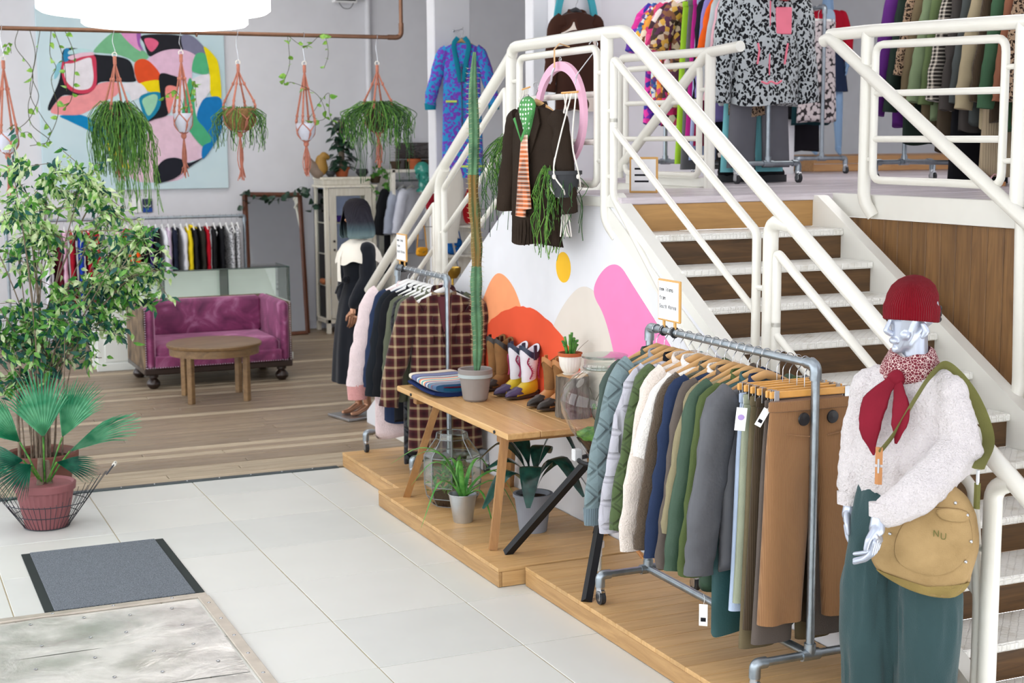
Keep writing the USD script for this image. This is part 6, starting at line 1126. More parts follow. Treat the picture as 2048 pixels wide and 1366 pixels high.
# ficus, palm
t = thing('potted_ficus', 'large variegated ficus tree in a brown pot at the left edge', 'potted plant')
part('pot', lathe([(0, 0), (.15, 0), (.16, .02), (.19, .24), (.22, .245), (.225, .30), (.215, .31), (.195, .30), (.17, .24), (0, .24)], 36, (.95, 9.42, 0)), 'brown_pot', t, 40); part('soil', lathe([(0, .27), (.19, .265)], 24, (.95, 9.42, 0)), 'soil', t)
cl_ = [(0.953,1.812),(1.222,1.882),(1.443,1.769),(0.880,1.510),(1.400,1.490),(1.610,1.355),(0.925,1.231),(1.163,1.250),(1.407,1.285),(1.591,1.640),(0.941,0.951),(1.180,0.967),(1.354,1.115),(0.848,2.026),(1.093,1.976),(1.512,1.233),(0.609,1.820),(0.587,1.400),(0.599,1.095),(1.316,1.988),(1.659,1.401),(0.813,0.742),(1.036,1.718),(0.946,1.660),(1.510,1.548),(1.401,1.863),(0.865,1.784),(0.796,0.991),(1.055,0.850),(1.230,1.059),(0.919,1.108),(1.318,1.337),(0.676,0.906),(1.098,1.129),(1.443,1.425)]
BR_ = []
for i, (x, z) in enumerate(cl_):
    y = 9.42+nr.normal(0, .14); b = (.95+nr.normal(0, .05), 9.42+nr.normal(0, .05), .26); mid = (.9*b[0]+.1*x+.06*(x-.9), (b[1]+y)/2, .26+(z-.26)*.5); P = smoothline([b, mid, (x*.7+mid[0]*.3, y, z*.85+mid[2]*.15), (x, y, z)], 5)
    part('branch', tube(P, np.linspace(.011 if i % 5 == 0 else .005, .002, len(P)), 6), 'bark', t, 60); BR_.append((x, y, z))
BIG, REST = 0, {'leaf_light': [], 'leaf_mid': [], 'leaf_dark': [], 'leaf_teal': []}
for i, (x, y, z) in enumerate(BR_):
    for tw in range(9):
        e = np.array([x, y, z]) + nr.normal(0, 1, 3)*[.12, .10, .085]; s_ = np.array([x, y, z]); part('branch', tube([s_, (s_+e)/2+[0, 0, .02], e], .0022, 4), 'bark', t)
        for k in range(15):
            p = s_+(e-s_)*nr.uniform(.2, 1.1)+nr.normal(0, .022, 3); d = rv(); d[2] -= .75; m_ = 'leaf_light' if nr.random() < .26+.25*(p[2] > 1.3) else rng.choice(['leaf_mid', 'leaf_dark', 'leaf_teal', 'leaf_mid'])  # variegated leaves; more pale ones higher up paint light on the crown top
            g_ = put(leaf(nr.uniform(.05, .08), nr.uniform(.024, .033), 3, .25, .25), p, d, rv()+[0, -.3, .6])
            if BIG < 260 and k < 2: part('leaf', g_, m_, t, True); BIG += 1
            else: REST[m_].append(g_)
for m_, g_ in REST.items(): part('foliage', cat(*g_), m_, t, True, kind='stuff')
t = thing('potted_palm', 'fan palm in a ribbed terracotta pot standing in a wire basket on the tiles', 'potted plant', (.89, 8.73, 0))
a = np.arange(96)/96*2*PI; R = []
for z, r_ in ((.004, .115), (.02, .12), (.20, .155), (.225, .157)): R.append(np.stack([r_*(1+.018*np.cos(a*30))*np.cos(a), r_*(1+.018*np.cos(a*30))*np.sin(a), np.full(96, z)], 1))
part('pot', loft(R), 'plum_pot', t, 40); part('rim', lathe([(.15, .222), (.172, .225), (.176, .262), (.165, .268), (.15, .255)], 40), 'plum_pot', t, 40); part('soil', lathe([(0, .245), (.152, .24)], 24), 'soil', t)
for a_, L in ((0.3, .16), (1.9, .14), (3.6, .18)): part('trunk', noisy(tube([(.03*math.cos(a_), .03*math.sin(a_), .23), (.02*math.cos(a_), .02*math.sin(a_), .23+L)], [.024, .014], 10), .005, (40, 40, 20)), 'bark', t, 60)
def fan(hub, d, R_, span, m, n=24, sag=.25, face=(-.4, -.9, .1)):
    d = np.asarray(d, float); d /= np.linalg.norm(d); f_ = np.asarray(face, float); u = np.cross(f_, d); u /= np.linalg.norm(u); nn = np.cross(d, u); segs = []
    for i in range(n):
        a_ = (i/(n-1)-.5)*span; q = math.cos(a_)*d+math.sin(a_)*u; w_ = np.cross(q, nn); L = R_*(1-.25*(abs(a_)/(span/2))**2)*nr.uniform(.93, 1.05); v = []
        for s_, ww in ((.02, .002), (.3, .0085), (.5, .0095), (.75, .005), (1.0, .0005)):
            c = np.asarray(hub)+q*L*s_+nn*.012*(i % 2)*s_-np.array([0, 0, 1])*sag*L*max(0, s_-.45)**2*1.5
            v += [c-w_*ww*L*1.8+nn*.003, c+nn*-.004*(s_ < .9), c+w_*ww*L*1.8+nn*.003]
        f = [(3*k+j, 3*k+j+3, 3*k+j+4, 3*k+j+1) for k in range(4) for j in (0, 1)]; segs.append((np.array(v), np.array(f)))
    return cat(*segs)
for hx, hz, dx, dz, R_, sp_, m_, yy in ((.0, .54, -.08, 1, .46, 1.25, 'palm_green', -.05), (.11, .52, .40, .9, .42, .9, 'palm_green', .0), (.14, .45, 1, .55, .46, .75, 'palm_green', -.08), (-.12, .42, -.9, .15, .34, 1.5, 'palm_dark', -.08), (-.08, .40, -.55, -.35, .26, 1.6, 'palm_dark', -.12), (-.12, .50, -.7, .8, .42, .9, 'palm_green', .06), (.06, .40, .8, -.15, .24, 1.0, 'palm_dark', -.12)):
    q = part('frond', fan((hx, yy, hz), (dx, -.12, dz), R_, sp_, m_, face=(-.4+nr.normal(0, .5), -.9, .1+nr.normal(0, .5))), m_, t, True); part('petiole', tube(smoothline([(hx*.2, yy*.2, .27), (hx*.6, yy*.6, .27+(hz-.27)*.55), (hx, yy, hz)], 4), .0055, 6), 'leaf_mid', q)
mat('wire_black', '3a3e46', .4, .7)
t = thing('wire_basket', 'dark wire basket with raised handles around the palm pot', 'basket', (.89, 8.73, 0), -.3)
rb = lambda z, f=1: (.125+.16*z/.3)*f
part('wires', cat(*[tube([(rb(0)*math.cos(a), rb(0)*.92*math.sin(a), .006), (rb(.14)*math.cos(a)*(1+.12*abs(math.cos(a))**3), rb(.14)*.92*math.sin(a), .14), (rb(.14+.14*abs(math.cos(a))**4)*math.cos(a)*(1+.30*abs(math.cos(a))**4), rb(.2)*.86*math.sin(a), .16+.16*abs(math.cos(a))**4)], .0018, 4, False) for a in np.arange(40)/40*2*PI]), 'wire_black', t)
for z, e in ((.006, 0), (.08, .06), (.15, .13)): part('hoop', tube([(rb(z)*(1+e*abs(math.cos(a))**3)*math.cos(a), rb(z)*.92*math.sin(a), z) for a in np.linspace(0, 2*PI, 49)], .0026, 5), 'wire_black', t)
for s in (-1, 1): q = part('handle', tube(smoothline([(s*.36, -.06, .31), (s*.40, -.03, .36), (s*.40, .03, .36), (s*.36, .06, .31)], 5), .004, 6), 'wire_black', t); part('grip', cyl((s*.40, -.03, .36), (s*.40, .03, .36), .011, 10), 'cord_white', q)
# mat and floor hatch
n_ = {'tc': ('texture_coordinate', {}), 'nz': ('noise_texture', {'scale': 260.0, 'detail': 3.0}), 'n2': ('noise_texture', {'scale': 3.0}), 'rp': ('rgb_ramp', {'ramp': [(.3, hexc('454b52')), (.7, hexc('838b93'))]}), 'bu': ('bump', {'strength': .8, 'distance': .006}), 'p': ('principled_bsdf', {'roughness': .95})}
mk('mat_pile', n_, [('tc.object', 'nz.vector'), ('nz.fac', 'rp.fac'), ('rp.color', 'p.base_color'), ('nz.fac', 'bu.height'), ('bu.normal', 'p.normal')], 'p.BSDF'); mat('mat_edge', '2f3534', .7)
t = thing('door_mat', 'grey rectangular door mat with dark rubber side edges on the tiles', 'mat'); part('border', cbox(.69, 1.452, 7.06, 8.155, .001, .006, .002), 'mat_edge', t); part('pile', cbox(.735, 1.405, 7.06, 8.155, .004, .010, .002), 'mat_pile', t)
n_ = {'tc': ('texture_coordinate', {}), 'nz': ('noise_texture', {'scale': 5.0, 'detail': 5.0, 'distortion': .6}), 'n2': ('noise_texture', {'scale': 3.2, 'detail': 6.0}), 'rr': ('map_range', {'from_min': .35, 'from_max': .65, 'to_min': .16, 'to_max': .36}), 'rp': ('rgb_ramp', {'ramp': [(.3, hexc('bdb8b1')), (.6, hexc('e4e0da'))]}), 'bu': ('bump', {'strength': .35, 'distance': .03}), 'p': ('principled_bsdf', {'metallic': .35})}
mk('dented_steel', n_, [('tc.object', 'nz.vector'), ('tc.object', 'n2.vector'), ('n2.fac', 'rr.value'), ('rr.result', 'p.roughness'), ('n2.fac', 'rp.fac'), ('rp.color', 'p.base_color'), ('nz.fac', 'bu.height'), ('bu.normal', 'p.normal')], 'p.BSDF'); mat('worn_frame', 'c3b9ac', .4, .4, var=.12, vs=10)
t = thing('floor_hatch', 'dented shiny steel floor hatch with riveted frame in the near corner', 'floor hatch')
hx, hy = 1.40, 6.98; L_, D_ = 2.6, 2.2
part('frame_rail', cbox(hx-L_, hx+.05, hy, hy+.055, .0, .012, .003), 'worn_frame', t); part('frame_rail', cbox(hx, hx+.055, hy-D_, hy, .0, .012, .003), 'worn_frame', t)
for k, (a, b) in enumerate(((hy-.012, hy-.54), (hy-.545, hy-1.1), (hy-1.105, hy-D_))): 
    gx, gy = np.meshgrid(np.linspace(hx-L_, hx-.012, 60), np.linspace(b, a, 22)); v = np.stack([gx.ravel(), gy.ravel(), .004+.012*(meshkit.fbm(np.stack([gx.ravel()*3, gy.ravel()*3, 0*gx.ravel()], 1), 3, k)-.5)], 1); i_, j_ = np.meshgrid(np.arange(21), np.arange(59), indexing='ij'); o = i_*60+j_
    part('plate', (v, np.stack([o, o+1, o+61, o+60], -1).reshape(-1, 4)), 'dented_steel', t, True)
for i in range(9): part('screw', sphere(.009, (hx-.12-i*.28, hy+.028, .012), (1, 1, .4), 1), 'steel', t); 
for i in range(7): part('screw', sphere(.009, (hx+.028, hy-.12-i*.26, .012), (1, 1, .4), 1), 'steel', t)
for i in range(26): part('rivet', sphere(.009, (hx-.15-(i % 7)*.22+nr.uniform(-.05, .05), hy-.12-(i//7)*.28+nr.uniform(-.04, .04), .008), (1, 1, .3), 1), 'steel', t)
# ================================================================== things hung on the landing railing
mat('hoop_pink', 'e8b3cb', .6, var=.03); mat('hoop_teal', '2f9aa8', .6, var=.04); mat('jacket_brown', '2d231b', .85, var=.12, bump=.3, bs=160); mat('bandana_green', '4f9152', .75, var=.06)
plaid('plaid_orange', 'e9ddd0', 'd9743c', '2f2a28', 24, 26, ax='y'); cells('green_dots', [(0, 'e4efe0'), (.30, '4f9152'), (1, '4f9152')], 40, rnd=.15)
hoop('pink oval hoop hanging behind the brown fringed jacket', (3.535, 7.315, 2.345), .31, .29, 'hoop_pink', .05)
JL = (3.39, 7.32, 2.50); JR = -PI/2+.22
q = thing('hoop_strap', 'orange strap with steel snap hook holding the pink hoop on the rail', 'strap', (3.5, 7.315, 0)); part('strap', tube([(0.09, 0, 2.715), (.03, 0, 2.73), (0, .0, 2.70), (0, 0, 2.60)], .009, 6, flat=.4), 'hanger_wood', q); part('snap_hook', tube([(0, .0, 2.60), (-.01, .008, 2.57), (-.02, 0, 2.53), (-.03, 0, 2.515)], .006, 6), 'hook_steel', q)
hanger_wood(label='wooden hanger of the brown fringed jacket', loc=JL, rz=JR, w=.19)
def fringe_extra(t):
    for s in (-1, 1): part('lapel', extrude([(s*.02, -.14), (s*.085, -.11), (s*.11, -.20), (s*.06, -.30), (s*.012, -.40)], .008, ony(-.052)), 'jacket_brown', t)
    for k in range(40):
        a = 2*PI*k/40; x, y = .205*math.cos(a), .05*math.sin(a); part('fringe_strand', tube([(x, y, -.72), (x+nr.normal(0, .004), y*1.1, -.79), (x+nr.normal(0, .008), y*1.1, -.855+nr.uniform(-.01, .01))], .0042, 4), 'jacket_brown', t)
    part('waist_seam', loft([np.stack([*ringz(.208, .056, 40), np.full(40, z)], 1) for z in (-.70, -.685)], False), 'jacket_brown', t)
garment('fringed_jacket', 'dark brown suede jacket with fringed hem hanging in front of the pink hoop', 'jacket', JL, 'jacket_brown', L=.74, w=.195, d=.045, sl=.50, sr=(.068, .06), spread=.10, collar='jacket_brown', seed=61, rz=JR, extra=fringe_extra, flat=.6)
q = thing('neckerchief', 'green and white dotted bandana around the collar of the fringed jacket', 'bandana', JL, JR)
part('wrap', noisy(pillow(chaikin([(-.09, -.03), (0, .02), (.09, -.03), (.05, -.14), (.0, -.25), (-.05, -.14)], 2), .016, 6, 3, True, lambda v: np.stack([v[:, 0], -.058+v[:, 2]*.8, v[:, 1]-.06], 1)), .006, (25, 25, 25), 2), 'green_dots', q, True); part('border', tube([(-.07, -.095, -.17), (-.005, -.098, -.29), (.08, -.09, -.13)], .011, 6, flat=.4, upv=(0, 1, 0)), 'bandana_green', q)
q = thing('plaid_tie', 'orange and white plaid scarf hanging down the front of the fringed jacket', 'scarf', JL, JR)
for x, e in ((-.012, -.70), (.012, -.66)): part('tail', noisy(tube(smoothline([(x*.5, -.078, -.26), (x, -.085, -.45), (x*2.2, -.088, e)], 5), np.linspace(.022, .048, 11), 10, flat=.18, upv=(0, 1, 0)), .004, (30, 30, 14)), 'plaid_orange', q, True)
t = thing('hanging_plant', 'bushy green hanging cactus on white cords left of the fringed jacket', 'hanging planter', (3.53, 7.90, 0)); part('pot', pot_lathe(.05, .07, .11, .004, .02)[0]+np.array([0, 0, 2.08]) if False else tf(pot_lathe(.05, .07, .11, .004, .02), t=(0, 0, 2.08)), 'basket_dark', t)
part('wire_hook', tube(smoothline([(.02, -.16, 2.44), (.0, -.17, 2.47), (-.03, -.16, 2.45), (-.02, -.13, 2.40), (-.01, -.1, 2.36)], 4), .003, 6), 'hook_steel', t); part('dowel', cyl((-.02, -.14, 2.50), (-.02, -.24, 2.51), .005), 'bar_wood', t)
for k in range(6): part('cord', tube([(-.02, -.14-.015*k, 2.505), (-.01+.01*(k % 2), -.02-.02*k, 2.3), (.06*math.cos(k), .06*math.sin(k), 2.17)], .003, 4), 'cord_white', t)
part('green_stems', strands((0, 0, 2.18), 120, .07, .42, .10, .0024, 6, .10), 'strand_green', t, True, kind='stuff'); part('dark_stems', strands((0, .03, 2.18), 50, .07, .55, .17, .0024, 6, .06), 'strand_dark', t, True, kind='stuff')
t = thing('hanging_plant', 'hanging cactus in a black pot held by a white cord net right of the jacket', 'hanging planter', (3.44, 7.06, 0)); part('pot', lathe([(0, 1.91), (.055, 1.91), (.082, 2.03), (.09, 2.03), (.09, 2.05), (.08, 2.05), (.075, 2.0), (0, 2.0)], 28), 'rubber', t, 40)
part('wire_hook', tube(smoothline([(.13, -.02, 2.71), (.16, -.02, 2.735), (.18, -.02, 2.70), (.10, -.02, 2.6), (.06, -.02, 2.55), (.05, -.02, 2.5)], 4), .003, 6), 'hook_steel', t); part('dowel', cyl((.03, -.09, 2.46), (.03, .10, 2.46), .006), 'bar_wood', t)
for k in range(4):
    a = k*PI/2+.4; part('cord', tube(smoothline([(.03, .08-.05*k, 2.46), (.05*math.cos(a), .05*math.sin(a), 2.2), (.092*math.cos(a), .092*math.sin(a), 2.04), (.075*math.cos(a+.6), .075*math.sin(a+.6), 1.95), (0, 0, 1.88)], 4), .0042, 5), 'cord_white', t); part('knot', sphere(.011, (.09*math.cos(a), .09*math.sin(a), 2.02), (1, 1, 1.3), 1), 'cord_white', t)
part('tassel', cat(*[tube([(0, 0, 1.88), (nr.normal(0, .012), nr.normal(0, .012), 1.8), (nr.normal(0, .016), nr.normal(0, .016), 1.70)], .004, 4, False) for _ in range(9)]), 'cord_white', t)
part('green_stems', strands((-.05, .10, 2.02), 75, .04, .48, .035, .0024, 6, .06, (0, .05)), 'strand_green', t, True, kind='stuff'); part('dark_stems', strands((0, -.0, 2.02), 14, .06, .36, .05, .0024, 6, .03), 'strand_dark', t, True, kind='stuff')
q = thing('framed_notice', 'small wood framed notice standing on the landing behind the black pot', 'sign', (4.02, 7.25, 1.915), -.7); part('frame', cbox(-.08, .08, -.008, .008, .0, .20, .003), 'sign_wood', q); part('sheet', cbox(-.07, .07, -.0095, -.008, .012, .188, .0005), 'sign_white', q)
for k in range(3): part('text_line', cbox(-.05, .03, -.0102, -.0095, .13-.035*k, .14-.035*k, .0002), 'ink', q)

# column with the turquoise hoop and cow hide jacket
hoop('turquoise oval hoop high on the white column', (5.30, 10.68, 3.05), .20, .46, 'hoop_teal', .055, 'y')
cells('cow_hide', [(0, '3a2016'), (.62, '45271a'), (.70, 'e6dccf'), (1, 'e6dccf')], 4.2, distort=.1, rough=.7); mat('hide_plain', '3d2217', .7, var=.15, bump=.3, bs=150)
hanger_wood(label='black hanger of the cow hide jacket', m='rubber', loc=(5.27, 10.62, 3.32), w=.16)
garment('hide_jacket', 'dark brown cow hide jacket with white patch in the turquoise hoop', 'jacket', (5.27, 10.60, 3.32), 'cow_hide', L=.76, w=.17, d=.045, sl=.55, sr=(.07, .055), spread=.08, sm='hide_plain', collar='hide_plain', seed=8, hem=.19)

# racks of the upper floor
GRP.update(clothes='bright clothes on the upper rack near the stair head', hanger='hangers on the upper rack near the stair head')
MZ = 1.912; BZ = MZ+1.42
rack('grey pipe rack of bright clothes on the upper floor, near the stair head', (5.70, 8.54, MZ), 1.40, H=1.42)
cells('leopard_grey', [(0, '17181c'), (.46, '17181c'), (.49, 'b9bfc2'), (1, 'c6cacc')], 46, distort=.05, bump=.5, stretch=(1, 1, .8)); cells('leopard_brown', [(0, '2a1d14'), (.44, '2a1d14'), (.47, 'a58a70'), (1, 'b0977e')], 56, distort=.05, bump=.5); cells('leopard_red', [(0, '2a0d10'), (.22, '2a0d10'), (.3, '9e1f2c'), (1, 'a82431')], 60, distort=.02, bump=.4)
mat('pink_neon', 'f07c92', .6); mat('pink_soft', 'eab7c2', .85, var=.05, bump=.25, bs=200); mat('mint_grey', 'bcc6c8', .85); mat('lime', 'a8d83a', .75, var=.06)
cells('python', [(0, 'c9bfc0'), (.5, 'bdb2b4'), (.62, '2b2628'), (1, '201c1e')], 27, distort=.02, rough=.5)
floral('flower_a', ['3f7fc0', '1f4a8c', 'e4f0f4', 'd83b80', 'f0b63a', '6a3a8a'], 38); floral('flower_b', ['f0742a', 'f0a63a', 'e2487a', 'f4e4c4', '7a4a2a'], 24); floral('flower_c', ['e02a7c', 'f04a8c', 'f2e6e0', 'c01f6a', '3a1a28'], 18); floral('flower_d', ['3c2a20', '8c5a3a', 'd8c0a4', 'e2b04a', '5a2a4a'], 30); floral('flower_e', ['5b1f9a', 'e02a9a', '2b2aa0', '7a2ac0', 'f03ab0'], 26)
def leo_extra(t):
    part('chest_pocket', cbox(.035, .15, -.105, -.085, -.42, -.24, .006), 'pink_neon', t); part('red_collar', noisy(tube(smoothline([(-.03, -.06, -.13), (.02, -.11, -.14), (.09, -.11, -.16), (.13, -.05, -.12)], 6), .062, 12, flat=.7), .008, (25, 25, 25), 3), 'leopard_red', t, True)
    for x in (-.085, .115): part('pocket_zip', tube([(x+.01*np.sign(x), -.10, -.48), (x, -.102, -.53), (x-.012, -.10, -.62)], .007, 6), 'pink_neon', t)
    part('hem_binding', tube(smoothline([(-.07, -.105, -.735), (-.03, -.112, -.75), (0, -.108, -.735), (.04, -.112, -.75), (.08, -.105, -.73)], 5), .007, 6), 'pink_neon', t); part('zip', cbox(-.01, -.002, -.098, -.08, -.73, -.2, .001), 'pink_neon', t)
leo = dict(sl=.70, sr=(.095, .08), w=.235, flat=.75)
HM = hanger_wood(label='hanger of the black and white leopard fleece', m='hanger_white', loc=(5.70, 8.60, BZ))
garment('fleece_jacket', 'black and white leopard fleece jacket with pink pocket on the upper rack', 'jacket', (5.70, 8.60, BZ), 'leopard_grey', L=.78, d=.085, spread=.10, seed=11, rz=-.15, extra=leo_extra, noise=.004, **leo)
up = [(8.69, 'brown leopard fleece jacket behind the black and white one', 'leopard_brown', dict(L=.72, sl=.55, d=.045, spread=.03, w=.21)), (8.77, 'pale pink cardigan beside the leopard fleece', 'pink_soft', dict(L=.78, sl=.62, sr=(.07, .055), spread=.12, w=.20)), (8.84, 'mint grey knit jumper beside the pink cardigan', 'mint_grey', dict(L=.64, sl=.60, sr=(.07, .055), spread=.12)), (8.91, 'orange jersey on the upper rack', cloth('f0641e'), dict(L=.55, sl=.35, sr=(.06, .05), spread=.1)), (8.97, 'lavender blue long cardigan on the upper rack', cloth('8f86c8'), dict(L=.75, sl=.6, spread=.08)), (9.03, 'black coat on the upper rack', cloth('1c1e26'), dict(L=.9, sl=.6, spread=.06))]
for i, (y, lb, m, o) in enumerate(up): garment(noun(lb), lb, noun(lb), (5.70, y, BZ), m, seed=300+i, **{**dict(d=.03, flat=.55), **o, 'L': o['L']+.13, 'sl': o['sl']+.06 if o.get('sl', .55) else 0}); dup(HM, (5.70, y, BZ), 0, 'hanger carrying the ' + lb)
for i, (y, lb, m, L) in enumerate(((8.655, 'charcoal grey wide trousers under the leopard fleece', cloth('6a6a70'), 1.0), (8.735, 'turquoise wide trousers under the leopard fleece', cloth('7cc4cc'), 1.03), (9.10, 'burgundy trousers on the upper rack', cloth('8a1440'), .85), (9.16, 'sky blue trousers with side stripe on the upper rack', cloth('a9b8dc'), .95), (9.215, 'magenta trousers on the upper rack', cloth('c02a8a'), .8), (9.28, 'grey wool trousers on the upper rack', cloth('6f7070'), 1.02), (9.36, 'lime green trousers on the upper rack', 'lime', .98))):
    trousers('trousers', lb, (5.70, y, BZ), m, L=L+.15, w=.19, d=.026, hem=.11, seed=320+i); hanger_clip('clip hanger of the ' + lb, m='hanger_white', loc=(5.70, y, BZ), rz=.02*i)
for i, (y, lb, m, L) in enumerate(((9.46, 'brown and cream flowered dress', 'flower_d', .62), (9.55, 'hot pink flowered dress on the upper rack', 'flower_c', .75), (9.64, 'orange flowered dress on the upper rack', 'flower_b', .70), (9.73, 'blue and white flowered dress', 'flower_a', .62), (9.82, 'purple and magenta patterned dress at the end of the upper rack', 'flower_e', .74))):
    garment('dress', lb, 'dress', (5.68, y, BZ), m, L=L+.15, w=.2, d=.04, hem=.24, sl=.30, sr=(.08, .08), spread=.12, seed=340+i, flat=.6); dup(HM, (5.68, y, BZ), 0, 'hanger carrying the ' + lb)
# shoes on the floor under it
mat('black_suede', '1a1a1e', .85, bump=.3, bs=200); mat('lace_red', 'd0313a', .7)
for k, (x, y, lb) in enumerate(((5.84, 8.78, 'black platform boot with red laces under the leopard fleece, the nearer one'), (5.66, 8.96, 'black platform boot with red laces under the leopard fleece, the farther one'))):
    q = thing('platform_boot', lb, 'boot', (x, y, MZ), .15); part('sole', extrude(chaikin([(-.10, -.04), (.08, -.045), (.18, -.03), (.20, 0), (.18, .03), (.08, .045), (-.10, .04)], 2), .05), 'rubber', q)
    part('upper', blob([[(-.05, 0, .07, .048), (.06, 0, .065, .045), (.14, 0, .06, .035)], [(-.045, 0, .09, .045), (-.04, 0, .18, .045)], [(-.02, 0, .13, .04), (.05, 0, .08, .04)]], .015, 5), 'black_suede', q, True); part('shearling_cuff', lathe([(.03, .17), (.05, .175), (.055, .20), (.04, .215), (.03, .2)], 20, (-.04, 0, 0)), 'sherpa_cream', q)
    for i in range(5): part('lace', tube([(.005+.022*i, -.035, .15-.016*i), (.012+.022*i, 0, .162-.016*i), (.005+.022*i, .035, .15-.016*i)], .0035, 5), 'lace_red', q)
# skirts rack
GRP.update(clothes='skirts on the corner rack', hanger='clip hangers on the corner rack')
rack('grey pipe rack of skirts at the corner of the upper floor wall', (7.64, 10.62, MZ), 1.1, H=1.42)
for i, (y, lb, m, L) in enumerate(((10.68, 'grey and black snake print skirt', 'python', .70), (10.76, 'dark green long skirt behind the snake print', cloth('12343a'), .72), (10.84, 'black fringed skirt', cloth('17161a'), .68), (10.92, 'black velvet skirt', cloth('1d1a20'), .95), (11.0, 'dark grey skirt', cloth('2a2a30'), .8))):
    q = thing('skirt', lb + ' on the corner rack', 'skirt', (7.62, y, BZ)); part('panel', body_mesh(L+.15, .17, .04, .20, 360+i, .5, z0=-.12, slope=.0), m, q, 60); x_, y_ = ringz(.172, .032, 36); part('waistband', loft([np.stack([x_*k, y_*k, np.full(36, z)], 1) for z, k in ((-.17, 1.03), (-.125, 1.03), (-.12, .98))]), m, q); hanger_clip('clip hanger of the ' + lb, m='hanger_white', loc=(7.62, y, BZ), w=.16)
GRP.update(clothes=None, hanger=None)
# podium with the blue mannequin
q = thing('wooden_podium', 'low oak window podium behind the upper racks', 'podium', (8.15, 11.45, MZ-.002))
for k in range(2): part('front_board', cbox(0, 2.8, 0, .02, .002+k*.072, .07+k*.072, .003), 'podium_wood', q)
for k in range(9): part('top_board', cbox(0, 2.8, .021+k*.16, .178+k*.16, .125, .145, .003), 'podium_wood', q)
part('end_board', cbox(.0, .02, .02, 1.45, .002, .124, .003), 'podium_wood', q)
t = thing('blue_mannequin', 'pale blue mannequin in red cardigan and navy skirt on the podium', 'mannequin', (8.47, 11.72, MZ+.145), -.5)
bd = head(1.50, 0, .98) + [[(0, .03, 1.5, .045), (0, .02, 1.36, .06)], [(-.10, .02, 1.32, .04), (.10, .02, 1.32, .04)], [(-.05, .01, 1.27, .06), (-.045, 0, 1.1, .055), (-.05, .01, .95, .07)], [(.05, .01, 1.27, .06), (.045, 0, 1.1, .055), (.05, .01, .95, .07)], [(-.07, .01, .9, .075), (-.08, .05, .5, .05), (-.09, .10, .12, .032), (-.09, .09, .05, .03), (-.09, -.04, .02, .018)], [(.07, .01, .9, .075), (.10, -.06, .5, .05), (.12, -.03, .12, .032), (.12, -.02, .06, .03), (.12, -.14, .02, .018)], [(-.13, .02, 1.31, .035), (-.18, .03, 1.1, .03), (-.16, -.06, .88, .024)], [(.13, .02, 1.31, .035), (.19, .03, 1.1, .03), (.18, -.05, .88, .024)]] + hand(-.16, .87, -.06, -1, .9) + hand(.18, .87, -.05, 1, .9)
part('body', blob(bd, .014, 4), 'blue_skin', t, True)
m_ = noisy(blob([[(-.06, .01, 1.28, .09), (-.06, 0, 1.0, .09)], [(.06, .01, 1.28, .09), (.06, 0, 1.0, .09)], [(-.13, .02, 1.31, .055), (-.185, .03, 1.1, .055), (-.165, -.05, .91, .045)], [(.13, .02, 1.31, .055), (.195, .03, 1.1, .055), (.182, -.045, .91, .045)]], .02, 5), .008, (14, 14, 14), 2); part('cardigan', m_, cloth('c21c33'), t, True)
R = []
for z, w_, d_ in ((1.02, .12, .10), (.95, .15, .12), (.75, .18, .15), (.60, .20, .17)): x_, y_ = ringz(w_, d_, 48, 2.2); a = np.arange(48)/48*2*PI; R.append(np.stack([x_*(1+.04*np.sin(a*9)), y_*(1+.04*np.sin(a*9)), np.full(48, z)], 1))
part('skirt', loft(R), 'navy_cloth', t, 60); part('shirt_front', extrude(chaikin([(-.05, 1.36), (.05, 1.36), (.06, 1.2), (0, 1.12), (-.06, 1.2)], 2), .012, ony(-.092)), cloth('b9d4ee'), t)
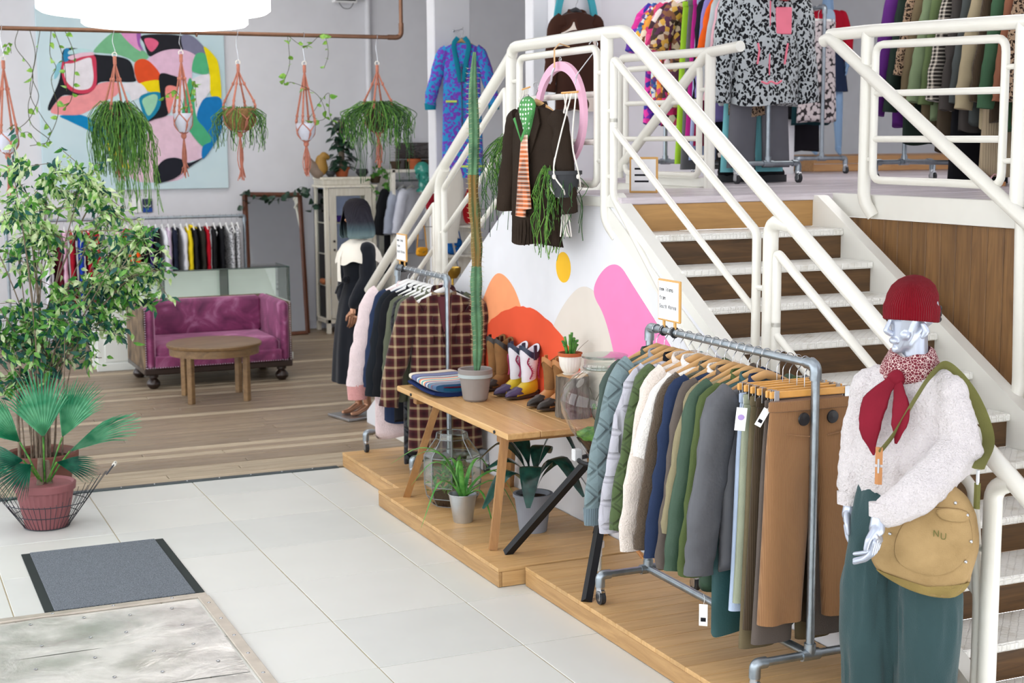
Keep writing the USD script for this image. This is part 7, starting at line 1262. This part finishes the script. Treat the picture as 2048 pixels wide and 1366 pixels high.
# dark coats rack along the railing
GRP.update(clothes='clothes on the dark rack', hanger='wooden hangers on the dark rack')
rack('grey pipe rack of dark coats and shirts behind the right hand upper railing', (6.72, 6.95, MZ), 1.42, H=1.42)
plaid('grid_shirt', 'e6dccc', '2a2522', '2a2522', 26, 26, ax='y')
HK = hanger_wood(label='wooden hanger of the purple padded jacket', loc=(6.72, 8.24, BZ))
def patch_extra(t):
    for s in (-1, 1): part('flower_patch', sphere(.03, (s*.20-.03, -.04, -.52), (1, .3, 1), 2), 'sign_white', t)
dark = [(8.24, 'purple padded jacket, farthest on the dark rack', cloth('5e2a78'), dict(L=.78, sl=.66, sr=(.085, .07), spread=.16, noise=.004)), (8.13, 'dark green coat beside the purple jacket', cloth('26332c'), dict(L=.9, sl=.64)), (8.03, 'brown leopard blouse on the dark rack', 'leopard_brown', dict(L=.5, sl=.4)), (7.94, 'khaki brown coat on the dark rack', cloth('6e6048'), dict(L=.8, sl=.6, sr=(.075, .06), spread=.14)), (7.85, 'sage green jacket on the dark rack', cloth('7a8a68'), dict(L=.74, sl=.58, sr=(.075, .06), spread=.15)), (7.77, 'moss green shirt on the dark rack', cloth('5f6f48'), dict(L=.72, sl=.6, spread=.12)), (7.67, 'black and cream grid shirt with flower patches', 'grid_shirt', dict(L=.68, sl=.58, sr=(.075, .06), spread=.14, extra=patch_extra)), (7.57, 'charcoal coat on the dark rack', cloth('46413e'), dict(L=.82, sl=.64, spread=.12)), (7.48, 'dark grey green jacket on the dark rack', cloth('4c5150'), dict(L=.78, sl=.6)), (7.38, 'beige wool coat with long sleeve on the dark rack', cloth('a89a7c'), dict(L=.80, sl=.64, sr=(.08, .065), spread=.15)), (7.29, 'brown corduroy jacket on the dark rack', 'corduroy_dark', dict(L=.76, sl=.6)), (7.19, 'bottle green coat on the dark rack', cloth('3f5e44'), dict(L=.82, sl=.64, sr=(.08, .06), spread=.14)), (7.09, 'rust brown jacket on the dark rack', cloth('8a5a44'), dict(L=.78, sl=.6)), (7.02, 'pink patterned coat nearest on the dark rack', 'leopard_brown', dict(L=.9, sl=.6))]
for i, (y, lb, m, o) in enumerate(dark):
    garment(noun(lb), lb, noun(lb), (6.72, y, BZ), m, seed=400+i, **{**dict(d=.034, flat=.6, spread=.12, sr=(.07, .055)), **o, 'L': o['L']+.15, 'sl': o['sl']+.13})
    if i: dup(HK, (6.72, y, BZ), 0, 'wooden hanger carrying the ' + lb)
for i, (y, lb, m, L) in enumerate(((7.62, 'long black dress hanging low on the dark rack', cloth('18181c'), 1.18), (7.33, 'beige pleated long skirt on the dark rack', 'pleat_beige', 1.10), (7.75, 'brown wrap coat hem on the dark rack', cloth('54483a'), .95))):
    if m == 'pleat_beige': cord('pleat_beige', 'b3a184', 380, 'x', .6)
    garment('dress', lb, 'dress', (6.72, y, BZ), m, L=L+.15, w=.19, d=.03, hem=.25, sl=0, seed=430+i); dup(HK, (6.72, y, BZ), 0, 'wooden hanger carrying the ' + lb)
for i, (x, y) in enumerate(((6.55, 7.25), (6.85, 7.2))):
    q = thing('sandal', ('pink sandal under the dark coats rack, nearer one', 'pink sandal under the dark coats rack, farther one')[i], 'shoe', (x, y, MZ), 1.2); part('sole', extrude(chaikin([(-.11, -.03), (.1, -.04), (.13, 0), (.1, .04), (-.11, .03)], 2), .025), 'leather_tan', q); part('strap', tube(smoothline([(.04, -.04, .02), (.05, 0, .07), (.04, .04, .02)], 6), .012, 8, flat=.3), 'pink_soft', q)
